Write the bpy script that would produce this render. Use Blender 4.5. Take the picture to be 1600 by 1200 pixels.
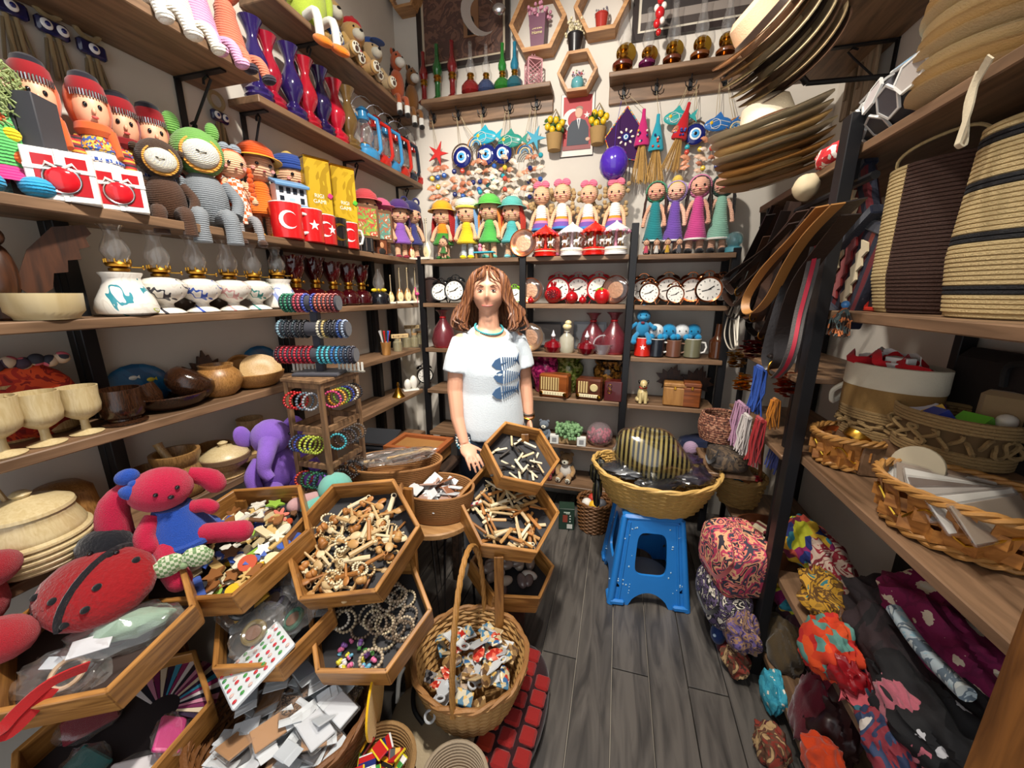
import bpy,math,random
from mathutils import Vector,Matrix,Euler,noise
for o in list(bpy.data.objects):bpy.data.objects.remove(o,do_unlink=True)
SC=bpy.context.scene;COL=SC.collection
PI=math.pi;rnd=random.Random(7)
# ---------------------------------------------------------------- camera
H=1.5;YAW=math.radians(15.52);PIT=math.radians(13.44);FPX=591.6
cam=bpy.data.cameras.new('camera');camo=bpy.data.objects.new('camera',cam);COL.objects.link(camo)
cam.sensor_fit='HORIZONTAL';cam.sensor_width=36;cam.lens=FPX/1600*36;cam.clip_start=.02
camo.location=(0,0,H);camo.rotation_euler=(PI/2-PIT,0,YAW);SC.camera=camo
# ---------------------------------------------------------------- world, lights, exposure
W=bpy.data.worlds.new('world');SC.world=W;W.use_nodes=True
W.node_tree.nodes['Background'].inputs[0].default_value=(.95,.97,1,1)
W.node_tree.nodes['Background'].inputs[1].default_value=1.35
def spot(loc,to,e,ang,blend=.5,rad=.05,col=(1,.93,.83)):
    l=bpy.data.lights.new('ceiling_spot','SPOT');l.energy=e;l.spot_size=math.radians(ang);l.spot_blend=blend
    l.shadow_soft_size=rad;l.color=col
    o=bpy.data.objects.new('ceiling_spot',l);COL.objects.link(o);o.location=loc
    o.rotation_euler=(Vector(to)-Vector(loc)).to_track_quat('-Z','Y').to_euler()
spot((-.55,.95,3.12),(-.15,2.6,1.75),165,95,.5)
spot((-.25,.75,3.12),(-1.4,1.3,1.5),165,115,.7)
spot((-.2,.6,3.12),(-.6,.95,.5),150,105,.7)
spot((.15,1.2,3.12),(.2,2.0,.3),75,100,.7)
SC.view_settings.view_transform='Standard';SC.view_settings.look='None'
SC.view_settings.gamma=1;SC.view_settings.use_curve_mapping=False
SC.view_settings.exposure=0.0
# ---------------------------------------------------------------- pixel -> place
_cy,_sy=math.cos(YAW),math.sin(YAW)
CF=Vector((-_sy*math.cos(PIT),_cy*math.cos(PIT),-math.sin(PIT)));CR=Vector((_cy,_sy,0));CU=CR.cross(CF)
C0=Vector((0,0,H))
XL,YF,XR=-1.335,2.40,.64            # front edges of the left, back and right shelving
WL,WB,WR=-1.56,2.68,1.04            # walls
SZ=[1.722,1.437,1.127,.828,.506,.2]  # shelf heights, left and back
def ray(px,py):return CF+CR*((px-800)/FPX)-CU*((py-600)/FPX)
def onz(px,py,z):r=ray(px,py);return C0+r*((z-H)/r.z)
def ony(px,py,y):r=ray(px,py);return C0+r*(y/r.y)
def onx(px,py,x):r=ray(px,py);return C0+r*(x/r.x)
def _k(px):return CR-CF*((px-800)/FPX)
def bk(px,z,ins=.1,y=None):# on a shelf of the back wall
    k=_k(px);y=YF+ins if y is None else y
    return Vector((-(y*k.y+(z-H)*k.z)/k.x,y,z))
def sd(px,z,x):# on a shelf along a side wall, x given
    k=_k(px);return Vector((x,-(x*k.x+(z-H)*k.z)/k.y,z))
def lf(px,z,ins=.1):return sd(px,z,XL-ins)
def rt(px,z,ins=.1):return sd(px,z,XR+ins)
def zat(p,py):# height above p that shows at row py
    k=CU+CF*((py-600)/FPX);return H-(p[0]*k.x+p[1]*k.y)/k.z
def mpp(p):return (Vector(p)-C0).dot(CF)/FPX
# ---------------------------------------------------------------- materials
MATS={}
def _new(name):
    m=bpy.data.materials.new(name);m.use_nodes=True;nt=m.node_tree
    return m,nt,nt.nodes['Principled BSDF']
def _c(c):return (c[0],c[1],c[2],1)
def hexc(s):
    s=s.lstrip('#');v=[int(s[i:i+2],16)/255 for i in (0,2,4)]
    return tuple((x/12.92 if x <= .04045 else ((x+.055)/1.055)**2.4) for x in v)
def mat(col,rough=.6,metal=0,bump=0,bscale=60,kind='plain',var=.12,emis=0,coat=0):
    """plain / yarn / cloth / fur: one colour with slight variation and fine relief"""
    key=(col,rough,metal,bump,bscale,kind,var,coat)
    if key in MATS:return MATS[key]
    c=hexc(col) if isinstance(col,str) else col
    m,nt,b=_new('%s_%s' % (kind,col if isinstance(col,str) else 'rgb'))
    N,L=nt.nodes,nt.links
    b.inputs['Roughness'].default_value=rough;b.inputs['Metallic'].default_value=metal
    b.inputs['Coat Weight'].default_value=coat
    tc=N.new('ShaderNodeTexCoord')
    no=N.new('ShaderNodeTexNoise');no.inputs['Scale'].default_value=9 if kind != 'fur' else 120;no.inputs['Detail'].default_value=4
    L.new(tc.outputs['Object'],no.inputs['Vector'])
    mx=N.new('ShaderNodeMix');mx.data_type='RGBA';mx.inputs['A'].default_value=_c([x*(1-var) for x in c]);mx.inputs['B'].default_value=_c([min(1,x*(1+var)) for x in c])
    L.new(no.outputs['Fac'],mx.inputs['Factor']);L.new(mx.outputs['Result'],b.inputs['Base Color'])
    if bump:
        bp=N.new('ShaderNodeBump');bp.inputs['Strength'].default_value=bump;bp.inputs['Distance'].default_value=.004
        if kind == 'yarn':
            w=N.new('ShaderNodeTexWave');w.bands_direction='Z';w.inputs['Scale'].default_value=bscale;w.inputs['Distortion'].default_value=1.5;w.inputs['Detail'].default_value=2;w.inputs['Detail Scale'].default_value=6
            L.new(tc.outputs['Object'],w.inputs['Vector']);L.new(w.outputs['Fac'],bp.inputs['Height'])
        else:
            n2=N.new('ShaderNodeTexNoise');n2.inputs['Scale'].default_value=bscale;n2.inputs['Detail'].default_value=3
            L.new(tc.outputs['Object'],n2.inputs['Vector']);L.new(n2.outputs['Fac'],bp.inputs['Height'])
        L.new(bp.outputs['Normal'],b.inputs['Normal'])
    if kind in ('yarn','cloth','fur'):
        b.inputs['Sheen Weight'].default_value=.25;b.inputs['Specular IOR Level'].default_value=.2
    MATS[key]=m;return m
def yarn(c,s=14):return mat(c,.9,0,.7,s,'yarn')
def cloth(c):return mat(c,.9,0,.25,250,'cloth')
def fur(c):return mat(c,.95,0,.8,180,'fur',.25)
def gloss(c,r=.15):return mat(c,r,0,0,60,'gloss',.05,0,.4)
def metal(c,r=.25):return mat(c,r,1,0,60,'metal',.05)
def plastic(c,r=.4):return mat(c,r)
def wood(c1,c2,scale=3,axis='X',rough=.5,bump=.15):
    key=('wood',c1,c2,scale,axis,rough)
    if key in MATS:return MATS[key]
    m,nt,b=_new('wood_'+c1);N,L=nt.nodes,nt.links
    tc=N.new('ShaderNodeTexCoord');mp=N.new('ShaderNodeMapping')
    s={'X':(.12,1,1),'Y':(1,.12,1),'Z':(1,1,.12)}[axis];mp.inputs['Scale'].default_value=[q*scale*6 for q in s]
    oi=N.new('ShaderNodeObjectInfo');ad=N.new('ShaderNodeVectorMath');ad.operation='ADD'
    sc_=N.new('ShaderNodeVectorMath');sc_.operation='SCALE';sc_.inputs[0].default_value=(7,5,3);L.new(oi.outputs['Random'],sc_.inputs['Scale'])
    L.new(tc.outputs['Object'],ad.inputs[0]);L.new(sc_.outputs[0],ad.inputs[1]);L.new(ad.outputs[0],mp.inputs['Vector'])
    no=N.new('ShaderNodeTexNoise');no.inputs['Scale'].default_value=1.6;no.inputs['Detail'].default_value=6;no.inputs['Distortion'].default_value=1.2
    L.new(mp.outputs[0],no.inputs['Vector'])
    cr=N.new('ShaderNodeValToRGB');cr.color_ramp.elements[0].color=_c(hexc(c2));cr.color_ramp.elements[1].color=_c(hexc(c1))
    cr.color_ramp.elements[0].position=.35;cr.color_ramp.elements[1].position=.62
    L.new(no.outputs['Fac'],cr.inputs['Fac']);L.new(cr.outputs['Color'],b.inputs['Base Color'])
    b.inputs['Roughness'].default_value=rough
    bp=N.new('ShaderNodeBump');bp.inputs['Strength'].default_value=bump;bp.inputs['Distance'].default_value=.003
    L.new(no.outputs['Fac'],bp.inputs['Height']);L.new(bp.outputs['Normal'],b.inputs['Normal'])
    MATS[key]=m;return m
def pat(name,kind,cols,scale=10,rough=.8,axis='Z',bump=.2,metal_=0,dist=0):
    """pattern of several colours in object space: bands, cells, flowers, checks, swirl"""
    if name in MATS:return MATS[name]
    m,nt,b=_new(name);N,L=nt.nodes,nt.links
    b.inputs['Roughness'].default_value=rough;b.inputs['Metallic'].default_value=metal_
    tc=N.new('ShaderNodeTexCoord');cr=N.new('ShaderNodeValToRGB');cr.color_ramp.interpolation='CONSTANT'
    el=cr.color_ramp.elements
    while len(el) < len(cols):el.new(1)
    for i,c in enumerate(cols):el[i].position=i/len(cols);el[i].color=_c(hexc(c))
    src=None
    if kind == 'bands':
        sx=N.new('ShaderNodeSeparateXYZ');mu=N.new('ShaderNodeMath');mu.operation='MULTIPLY';mu.inputs[1].default_value=scale
        fr=N.new('ShaderNodeMath');fr.operation='FRACT'
        v=tc.outputs['Object']
        if dist:
            nz=N.new('ShaderNodeTexNoise');nz.inputs['Scale'].default_value=6;L.new(v,nz.inputs['Vector'])
            mm=N.new('ShaderNodeVectorMath');mm.operation='MULTIPLY_ADD';mm.inputs[1].default_value=(dist,)*3;L.new(nz.outputs['Color'],mm.inputs[0]);L.new(v,mm.inputs[2]);v=mm.outputs[0]
        L.new(v,sx.inputs[0]);L.new(sx.outputs[axis],mu.inputs[0]);L.new(mu.outputs[0],fr.inputs[0]);src=fr.outputs[0]
    elif kind == 'cells':
        vo=N.new('ShaderNodeTexVoronoi');vo.inputs['Scale'].default_value=scale;L.new(tc.outputs['Object'],vo.inputs['Vector'])
        sp=N.new('ShaderNodeSeparateColor');L.new(vo.outputs['Color'],sp.inputs[0]);src=sp.outputs[0]
    elif kind == 'flowers':
        vo=N.new('ShaderNodeTexVoronoi');vo.inputs['Scale'].default_value=scale;L.new(tc.outputs['Object'],vo.inputs['Vector'])
        nz=N.new('ShaderNodeTexNoise');nz.inputs['Scale'].default_value=scale*4;L.new(tc.outputs['Object'],nz.inputs['Vector'])
        ad=N.new('ShaderNodeMath');ad.operation='MULTIPLY_ADD';ad.inputs[1].default_value=.4;L.new(nz.outputs['Fac'],ad.inputs[0]);L.new(vo.outputs['Distance'],ad.inputs[2])
        sb=N.new('ShaderNodeMath');sb.operation='SUBTRACT';sb.inputs[1].default_value=.2;L.new(ad.outputs[0],sb.inputs[0]);src=sb.outputs[0]
    elif kind == 'swirl':
        nz=N.new('ShaderNodeTexNoise');nz.inputs['Scale'].default_value=scale;nz.inputs['Detail'].default_value=2;nz.inputs['Distortion'].default_value=2
        L.new(tc.outputs['Object'],nz.inputs['Vector']);mr=N.new('ShaderNodeMapRange');mr.inputs['From Min'].default_value=.25;mr.inputs['From Max'].default_value=.75;L.new(nz.outputs['Fac'],mr.inputs['Value']);src=mr.outputs[0]
    elif kind == 'check':
        ck=N.new('ShaderNodeTexChecker');ck.inputs['Scale'].default_value=scale;L.new(tc.outputs['Object'],ck.inputs['Vector']);src=ck.outputs['Fac']
        cr.color_ramp.elements[-1].position=.5
    L.new(src,cr.inputs['Fac']);L.new(cr.outputs['Color'],b.inputs['Base Color'])
    if bump:
        n2=N.new('ShaderNodeTexNoise');n2.inputs['Scale'].default_value=200;L.new(tc.outputs['Object'],n2.inputs['Vector'])
        bp=N.new('ShaderNodeBump');bp.inputs['Strength'].default_value=bump;bp.inputs['Distance'].default_value=.002;L.new(n2.outputs['Fac'],bp.inputs['Height']);L.new(bp.outputs['Normal'],b.inputs['Normal'])
    MATS[name]=m;return m
def glass(col='ffffff',dens=.1,rough=.02):
    """thin clear pane, foil or blown glass: see-through with a sheen"""
    key=('glass',col,dens,rough)
    if key in MATS:return MATS[key]
    m,nt,b=_new('glass_'+col);N,L=nt.nodes,nt.links
    N.remove(b);out=N['Material Output']
    tr=N.new('ShaderNodeBsdfTransparent');c=hexc(col);tr.inputs[0].default_value=_c([1-(1-x)*.8 for x in c] if dens < .3 else c)
    gl=N.new('ShaderNodeBsdfGlossy');gl.inputs['Roughness'].default_value=rough;gl.inputs[0].default_value=(1,1,1,1)
    df=N.new('ShaderNodeBsdfDiffuse');df.inputs[0].default_value=_c(c)
    m1=N.new('ShaderNodeMixShader');m1.inputs[0].default_value=dens;L.new(tr.outputs[0],m1.inputs[1]);L.new(df.outputs[0],m1.inputs[2])
    lw=N.new('ShaderNodeLayerWeight');lw.inputs[0].default_value=.5
    pw_=N.new('ShaderNodeMath');pw_.operation='POWER';pw_.inputs[1].default_value=2;L.new(lw.outputs['Facing'],pw_.inputs[0])
    fr=N.new('ShaderNodeMath');fr.operation='MULTIPLY_ADD';fr.inputs[1].default_value=.65;fr.inputs[2].default_value=.05;L.new(pw_.outputs[0],fr.inputs[0])
    m2=N.new('ShaderNodeMixShader');L.new(fr.outputs[0],m2.inputs[0]);L.new(m1.outputs[0],m2.inputs[1]);L.new(gl.outputs[0],m2.inputs[2])
    L.new(m2.outputs[0],out.inputs['Surface']);MATS[key]=m;return m
# ---------------------------------------------------------------- mesh builder
def RX(a):return Matrix.Rotation(a,4,'X')
def RY(a):return Matrix.Rotation(a,4,'Y')
def RZ(a):return Matrix.Rotation(a,4,'Z')
def TR(x,y=0,z=0):return Matrix.Translation(Vector(x) if hasattr(x,'__len__') else Vector((x,y,z)))
def SCL(x,y=None,z=None):return Matrix.Diagonal((x,x if y is None else y,x if z is None else z,1))
ID=Matrix.Identity(4)
class MB:
    def __init__(s):s.v=[];s.f=[];s.mi=[];s.cur=0
    def add(s,vs,fs,M=None):
        n=len(s.v)
        s.v.extend([(M @ Vector(q))[:] for q in vs] if M is not None else [tuple(q) for q in vs])
        s.f.extend([tuple(i+n for i in q) for q in fs]);s.mi.extend([s.cur]*len(fs));return s
    def m(s,i):s.cur=i;return s
    def box(s,c,d,M=None,bev=0):
        x,y,z=c;a,b,e=d[0]/2,d[1]/2,d[2]/2
        if not bev:
            vs=[(x+i*a,y+j*b,z+k*e) for i in (-1,1) for j in (-1,1) for k in (-1,1)]
            return s.add(vs,[(0,1,3,2),(4,6,7,5),(0,4,5,1),(2,3,7,6),(0,2,6,4),(1,5,7,3)],M)
        t=min(bev,a*.9,b*.9,e*.9);vs=[];idx={}
        for i in (-1,1):
            for j in (-1,1):
                for k in (-1,1):
                    for ax in range(3):
                        q=[i*(a-t),j*(b-t),k*(e-t)];q[ax]=(i*a,j*b,k*e)[ax]
                        idx[(i,j,k,ax)]=len(vs);vs.append((x+q[0],y+q[1],z+q[2]))
        fs=[]
        for ax in range(3):
            o=[q for q in range(3) if q != ax]
            for sg in (-1,1):
                r=[]
                for p,q in ((-1,-1),(1,-1),(1,1),(-1,1)):
                    kk=[0]*3;kk[ax]=sg;kk[o[0]]=p;kk[o[1]]=q;r.append(idx[(*kk,ax)])
                flip=(sg < 0) ^ (ax == 1);fs.append(tuple(r[::-1] if flip else r))
            for p in (-1,1):
                for q in (-1,1):
                    k0=[0]*3;k1=[0]*3;k0[ax]=-1;k1[ax]=1
                    for kk in (k0,k1):kk[o[0]]=p;kk[o[1]]=q
                    fs.append((idx[(*k0,o[0])],idx[(*k1,o[0])],idx[(*k1,o[1])],idx[(*k0,o[1])]))
        for i in (-1,1):
            for j in (-1,1):
                for k in (-1,1):fs.append(tuple(idx[(i,j,k,ax)] for ax in range(3)))
        return s.add(vs,fs,M)
    def lathe(s,prof,n=20,M=None,a0=0,a1=2*PI,sx=1,sy=1):
        full=abs(a1-a0-2*PI) < 1e-6;cols=n if full else n+1;vs=[];fs=[]
        for i in range(cols):
            a=a0+(a1-a0)*i/n;c,d=math.cos(a)*sx,math.sin(a)*sy
            vs += [(r*c,r*d,z) for r,z in prof]
        k=len(prof)
        for i in range(n):
            j=(i+1) % cols
            for q in range(k-1):fs.append((i*k+q,j*k+q,j*k+q+1,i*k+q+1))
        return s.add(vs,fs,M)
    def sph(s,c,r,M=None,n=14,k=9,lo=0,hi=1):
        r=(r,r,r) if not hasattr(r,'__len__') else r
        pr=[(math.sin(PI*(lo+(hi-lo)*i/k)),-math.cos(PI*(lo+(hi-lo)*i/k))) for i in range(k+1)]
        T=TR(c) @ SCL(*r)
        return s.lathe(pr,n,(M @ T) if M is not None else T)
    def tube(s,pts,r,n=6,M=None,closed=False,cap=True):
        pts=[Vector(p) for p in pts];L=len(pts);rs=r if hasattr(r,'__len__') else [r]*L
        vs=[];fs=[];up=None
        for i,p in enumerate(pts):
            a=pts[(i-1) % L] if (closed or i > 0) else p;b=pts[(i+1) % L] if (closed or i < L-1) else p
            t=(b-a);t=t.normalized() if t.length > 1e-9 else Vector((0,0,1))
            if up is None:up=Vector((0,0,1)) if abs(t.z) < .9 else Vector((1,0,0))
            u=up-t*up.dot(t);u=u.normalized() if u.length > 1e-6 else t.orthogonal().normalized();up=u;w=t.cross(u)
            for j in range(n):
                q=2*PI*j/n;vs.append(p+(u*math.cos(q)+w*math.sin(q))*rs[i])
        for i in range(L if closed else L-1):
            i2=(i+1) % L
            for j in range(n):fs.append((i*n+j,i*n+(j+1) % n,i2*n+(j+1) % n,i2*n+j))
        if cap and not closed:fs.append(tuple(range(n))[::-1]);fs.append(tuple((L-1)*n+j for j in range(n)))
        return s.add(vs,fs,M)
    def torus(s,R,r,M=None,n=24,k=8,sx=1,sy=1):
        return s.tube([(R*sx*math.cos(2*PI*i/n),R*sy*math.sin(2*PI*i/n),0) for i in range(n)],r,k,M,True)
    def prism(s,poly,h,M=None,z0=0):
        n=len(poly);vs=[(x,y,z0) for x,y in poly]+[(x,y,z0+h) for x,y in poly]
        fs=[tuple(range(n))[::-1],tuple(range(n,2*n))]+[(i,(i+1) % n,n+(i+1) % n,n+i) for i in range(n)]
        return s.add(vs,fs,M)
    def ring(s,po,pi_,h,M=None,z0=0):
        n=len(po);vs=[(x,y,z0) for x,y in po]+[(x,y,z0+h) for x,y in po]+[(x,y,z0) for x,y in pi_]+[(x,y,z0+h) for x,y in pi_];fs=[]
        for i in range(n):
            j=(i+1) % n;fs += [(i,j,n+j,n+i),(2*n+j,2*n+i,3*n+i,3*n+j),(n+i,n+j,3*n+j,3*n+i),(j,i,2*n+i,2*n+j)]
        return s.add(vs,fs,M)
    def grid(s,fn,nu,nv,M=None,wrap=False):
        vs=[fn(i/(nu if wrap else nu),j/nv) for i in range(nu if wrap else nu+1) for j in range(nv+1)];fs=[]
        for i in range(nu):
            i2=(i+1) % nu if wrap else i+1
            for j in range(nv):fs.append((i*(nv+1)+j,i2*(nv+1)+j,i2*(nv+1)+j+1,i*(nv+1)+j+1))
        return s.add(vs,fs,M)
    def build(s,name,mats,parent=None,smooth=True):
        me=bpy.data.meshes.new(name);me.from_pydata(s.v,[],s.f)
        if not isinstance(mats,(list,tuple)):mats=[mats]
        for q in mats:me.materials.append(q)
        if len(mats) > 1:me.polygons.foreach_set('material_index',s.mi)
        if smooth:
            me.polygons.foreach_set('use_smooth',[True]*len(me.polygons))
            try:me.set_sharp_from_angle(angle=math.radians(40))
            except Exception:pass
        me.update();o=bpy.data.objects.new(name,me);COL.objects.link(o)
        if parent is not None:o.parent=parent
        return o
def tag(o,label,cat,group=None):
    o['label']=label;o['category']=cat
    if group:o['group']=group
    return o
def place(o,loc=None,rz=0,s=1,rot=None):
    if loc is not None:o.location=loc
    o.rotation_euler=rot if rot is not None else (0,0,rz);o.scale=(s,s,s) if not hasattr(s,'__len__') else s
    return o
def T(name,label,cat,loc=(0,0,0),rz=0,s=1,group=None,rot=None):
    o=bpy.data.objects.new(name,None);COL.objects.link(o);o.empty_display_size=.02
    return tag(place(o,loc,rz,s,rot),label,cat,group)
def O(name,mb,m,label,cat,loc=(0,0,0),rz=0,s=1,group=None,rot=None,smooth=True):
    return tag(place(mb.build(name,m,None,smooth),loc,rz,s,rot),label,cat,group)
def S(name,mb,m,smooth=False):
    o=mb.build(name,m,None,smooth);o['kind']='structure';return o
def dup(o,loc=None,rz=None,s=None,label=None,group=None,rot=None,mats=None):
    r=o.copy();COL.objects.link(r)
    if loc is not None:r.location=loc
    if rot is not None:r.rotation_euler=rot
    elif rz is not None:r.rotation_euler=(0,0,rz)
    if s is not None:r.scale=(s,s,s) if not hasattr(s,'__len__') else s
    if label:r['label']=label
    if group:r['group']=group
    for ch in list(o.children):
        c=ch.copy();COL.objects.link(c);c.parent=r
        if mats and ch.name.split('.')[0] in mats:_mat(c,mats[ch.name.split('.')[0]])
        for g in list(ch.children):
            d=g.copy();COL.objects.link(d);d.parent=c
            if mats and g.name.split('.')[0] in mats:_mat(d,mats[g.name.split('.')[0]])
    if mats and '' in mats:_mat(r,mats[''])
    return r
def _mat(o,m):
    for i,sl in enumerate(o.material_slots):sl.link='OBJECT';sl.material=m
def hexpts(r,rot=0):return [(r*math.cos(PI/3*i+rot),r*math.sin(PI/3*i+rot)) for i in range(6)]
def circ(r,n=24,sx=1,sy=1):return [(r*sx*math.cos(2*PI*i/n),r*sy*math.sin(2*PI*i/n)) for i in range(n)]
def star5(r,ri=.382,a=PI/2):return [((r if i % 2 == 0 else r*ri)*math.cos(a+PI*i/5),(r if i % 2 == 0 else r*ri)*math.sin(a+PI*i/5)) for i in range(10)]
def crescent(r,n=14,d=.25,ri=.8):
    # moon opening towards +x
    a=2.5*PI/4;o=[(r*math.cos(t),r*math.sin(t)) for t in [a*0+.62+(2*PI-1.24)*i/n for i in range(n+1)]]
    p0,p1=o[0],o[-1];cx=d*r
    t0=math.atan2(p0[1],p0[0]-cx);rr=math.hypot(p0[0]-cx,p0[1])
    i_=[(cx+rr*math.cos(t),rr*math.sin(t)) for t in [(2*PI-t0)-(2*PI-2*t0)*i/n for i in range(1,n)]]
    return o+i_
_txt={}
def text(s,size,m,parent,M,name='lettering',depth=.0006):
    cu=bpy.data.curves.new('t','FONT');cu.body=s;cu.size=size;cu.extrude=depth;cu.align_x='CENTER';cu.align_y='CENTER';cu.resolution_u=3
    o=bpy.data.objects.new('t',cu);COL.objects.link(o)
    me=bpy.data.meshes.new_from_object(o.evaluated_get(bpy.context.evaluated_depsgraph_get()))
    bpy.data.objects.remove(o);bpy.data.curves.remove(cu)
    me.materials.clear();me.materials.append(m);t=bpy.data.objects.new(name,me);COL.objects.link(t);t.parent=parent;t.matrix_local=M
    return t
# ================================================================ the room
WALLM=mat('cfc8bd',.9,0,.12,30,'plaster',.05)
WALNUT=wood('84664c','5c4531',2.2,'X',.5);WALNUTY=wood('84664c','5c4531',2.2,'Y',.5)
PLANKM=wood('5a5550','353230',2.2,'Y',.45,.3);IRON=mat('17171a',.45,.3);BLACK=mat('0e0e10',.5)
S('wall_left',MB().box((WL-.05,1.0,1.85),(.1,4.2,3.8)),WALLM)
S('wall_back',MB().box((-.26,WB+.05,1.85),(2.8,.1,3.8)),WALLM)
S('wall_right',MB().box((WR+.05,1.0,1.85),(.1,4.2,3.8)),WALLM)
S('ceiling',MB().box((-.26,1.0,3.7),(2.8,4.2,.1)),mat('d9d5cc',.9))
fl=S('floor',MB().box((-.26,1.0,-.033),(2.7,4.0,.03)),mat('a8a094',.9))
pw=.145;x=onz(880,1200,0).x-pw*10;i=0
pl=None
while x < WR-.02:
    if x+pw < WL:x += pw;continue
    w=min(pw,WR-x)
    for (y0,y1) in (((-.9,1.31),(1.315,2.66)) if i % 2 else ((-.9,.4),(.405,2.66))):
        o=MB().box((0,0,0),(w-.0035,y1-y0,.018),None,.0012).build('plank',PLANKM,fl,False)
        o.location=(x+w/2,(y0+y1)/2,-.010)
    x += pw;i += 1
def board(parent,c,d,axis='X',name='shelf_board'):
    o=MB().box((0,0,0),d,None,.003).build(name,WALNUT if axis == 'X' else WALNUTY,parent,False);o.location=c;return o
def postm(parent,x,y,z0,z1,w=.04,d=.03,name='post'):
    o=MB().box((0,0,0),(w,d,z1-z0),None,.002).build(name,IRON,parent,False);o.location=(x,y,(z0+z1)/2);return o
TH=.028
# left shelving
U=T('shelving_unit','long black steel shelving with walnut boards along the left wall','shelves',(XL-.11,1.0,0))
def rel(o,u):o.location=Vector(o.location)-Vector(u.location);return o
for z in SZ[:5]:rel(board(U,((XL+WL)/2,.95,z-TH/2-.001),(XL-WL-.004,2.9,TH),'Y'),U)
for px in (125,445,584,655):
    p=sd(px,1.45,-1.505)
    rel(postm(U,-1.505,min(p.y,2.36),0,SZ[0]-TH,.03,.035),U);rel(postm(U,WL+.02,min(p.y,2.36),0,SZ[0]-TH,.03,.035),U)
# back shelving: left, middle and right bays
U=T('shelving_unit','black steel shelving with walnut boards on the back wall','shelves',(-.35,YF+.14,0))
bx=[XL+.005,bk(815,1.4,0).x,bk(984,1.4,0).x,.62]
for i in range(3):
    dz=(0,0,.004)[i]
    for k,z in enumerate(SZ):
        rel(board(U,((bx[i]+bx[i+1])/2,(YF+WB)/2,z-TH/2-dz-.001),(bx[i+1]-bx[i]-.05,WB-YF-.004,TH)),U)
for i,X in enumerate(bx[:3]+[.6]):
    for yy in (YF+.03,WB-.03):
        rel(postm(U,X+(.012 if i == 0 else 0),yy,0,SZ[0]+.02 if i != 2 else SZ[0]+.17,.04,.03),U)
# wall shelves on scroll brackets
def bracket(parent,y,z,dep,wx=WL):
    m=MB();m.box((wx+.004,y,z-.11),(.006,.022,.22));m.box((wx+dep/2,y,z-.004),(dep,.022,.006))
    m.tube([(wx+.012,y,z-.2),(wx+.03,y,z-.17),(wx+dep*.62,y,z-.05),(wx+dep*.72,y,z-.025),(wx+dep*.66,y,z-.012),(wx+dep*.57,y,z-.02),(wx+dep*.56,y,z-.035)],.0045,6)
    m.tube([(wx+.03,y,z-.17),(wx+.05,y,z-.17),(wx+.055,y,z-.155),(wx+.045,y,z-.143),(wx+.03,y,z-.147)],.004,6)
    o=m.build('bracket',IRON,parent);o.location=-Vector(parent.location);return o
def wallshelf(label,x1,y0,y1,z,ys):
    u=T('wall_shelf',label,'shelf',(WL,(y0+y1)/2,z))
    rel(board(u,((x1+WL)/2+.001,(y0+y1)/2,z-.015),(x1-WL-.002,y1-y0,.028),'Y'),u)
    for y in ys:bracket(u,y,z-.028,(x1-WL)*.8)
    return u
ZL1,ZB,ZA=2.27,2.255,2.66;XL1,XB,XA=-1.29,-1.40,-1.386
y1=sd(405,ZL1,XL1).y
wallshelf('high walnut wall shelf with dangling doll legs',XL1,-.3,y1,ZL1,(sd(288,2.1,WL).y,.2))
yb0=sd(372,ZB,XB-.1).y
wallshelf('walnut wall shelf carrying turned vases and lanterns',XB,yb0,WB-.01,ZB,(yb0+.06,sd(538,2.2,WL).y,sd(620,2.2,WL).y))
ya0=sd(425,ZA,XA).y
wallshelf('topmost walnut wall shelf lined with plush toys',XA,ya0,WB-.01,ZA,(ya0+.27,WB-.16))
# hook rails on the back wall
def hookrail(label,px0,px1,hooks):
    z=2.72;yf=WB-.13
    x0,x1=bk(px0,z,y=yf).x,bk(px1,z,y=yf).x
    u=T('hook_rail',label,'hook rail',((x0+x1)/2,WB,z))
    rel(board(u,((x0+x1)/2,WB-.066,z-.014),(x1-x0,.13,.026)),u)
    rel(board(u,((x0+x1)/2,WB-.013,z-.073),(x1-x0,.024,.094),name='back_board'),u)
    pts=[]
    for px in hooks:
        X=bk(px,z-.1,y=WB-.03).x;m=MB();m.box((0,-.004,0),(.02,.006,.06),None,.002)
        for sgn in (-1,1):m.tube([(0,-.008,-.012),(sgn*.014,-.022,-.022),(sgn*.026,-.03,-.012),(sgn*.03,-.03,.006)],.003,6)
        m.tube([(0,-.008,.015),(0,-.035,.018),(0,-.045,.035)],.0035,6)
        o=m.build('hook',IRON,u);o.location=Vector((X,WB-.025,z-.072))-Vector(u.location);pts.append(Vector((X,WB-.055,z-.094)))
    return pts
HK1=hookrail('walnut hook rail with slim coloured oil lamps',657,860,(678,716,755,796,838))
HK2=hookrail('walnut hook rail with brass oil lamps',952,1185,(974,1025,1078,1132))
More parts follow.
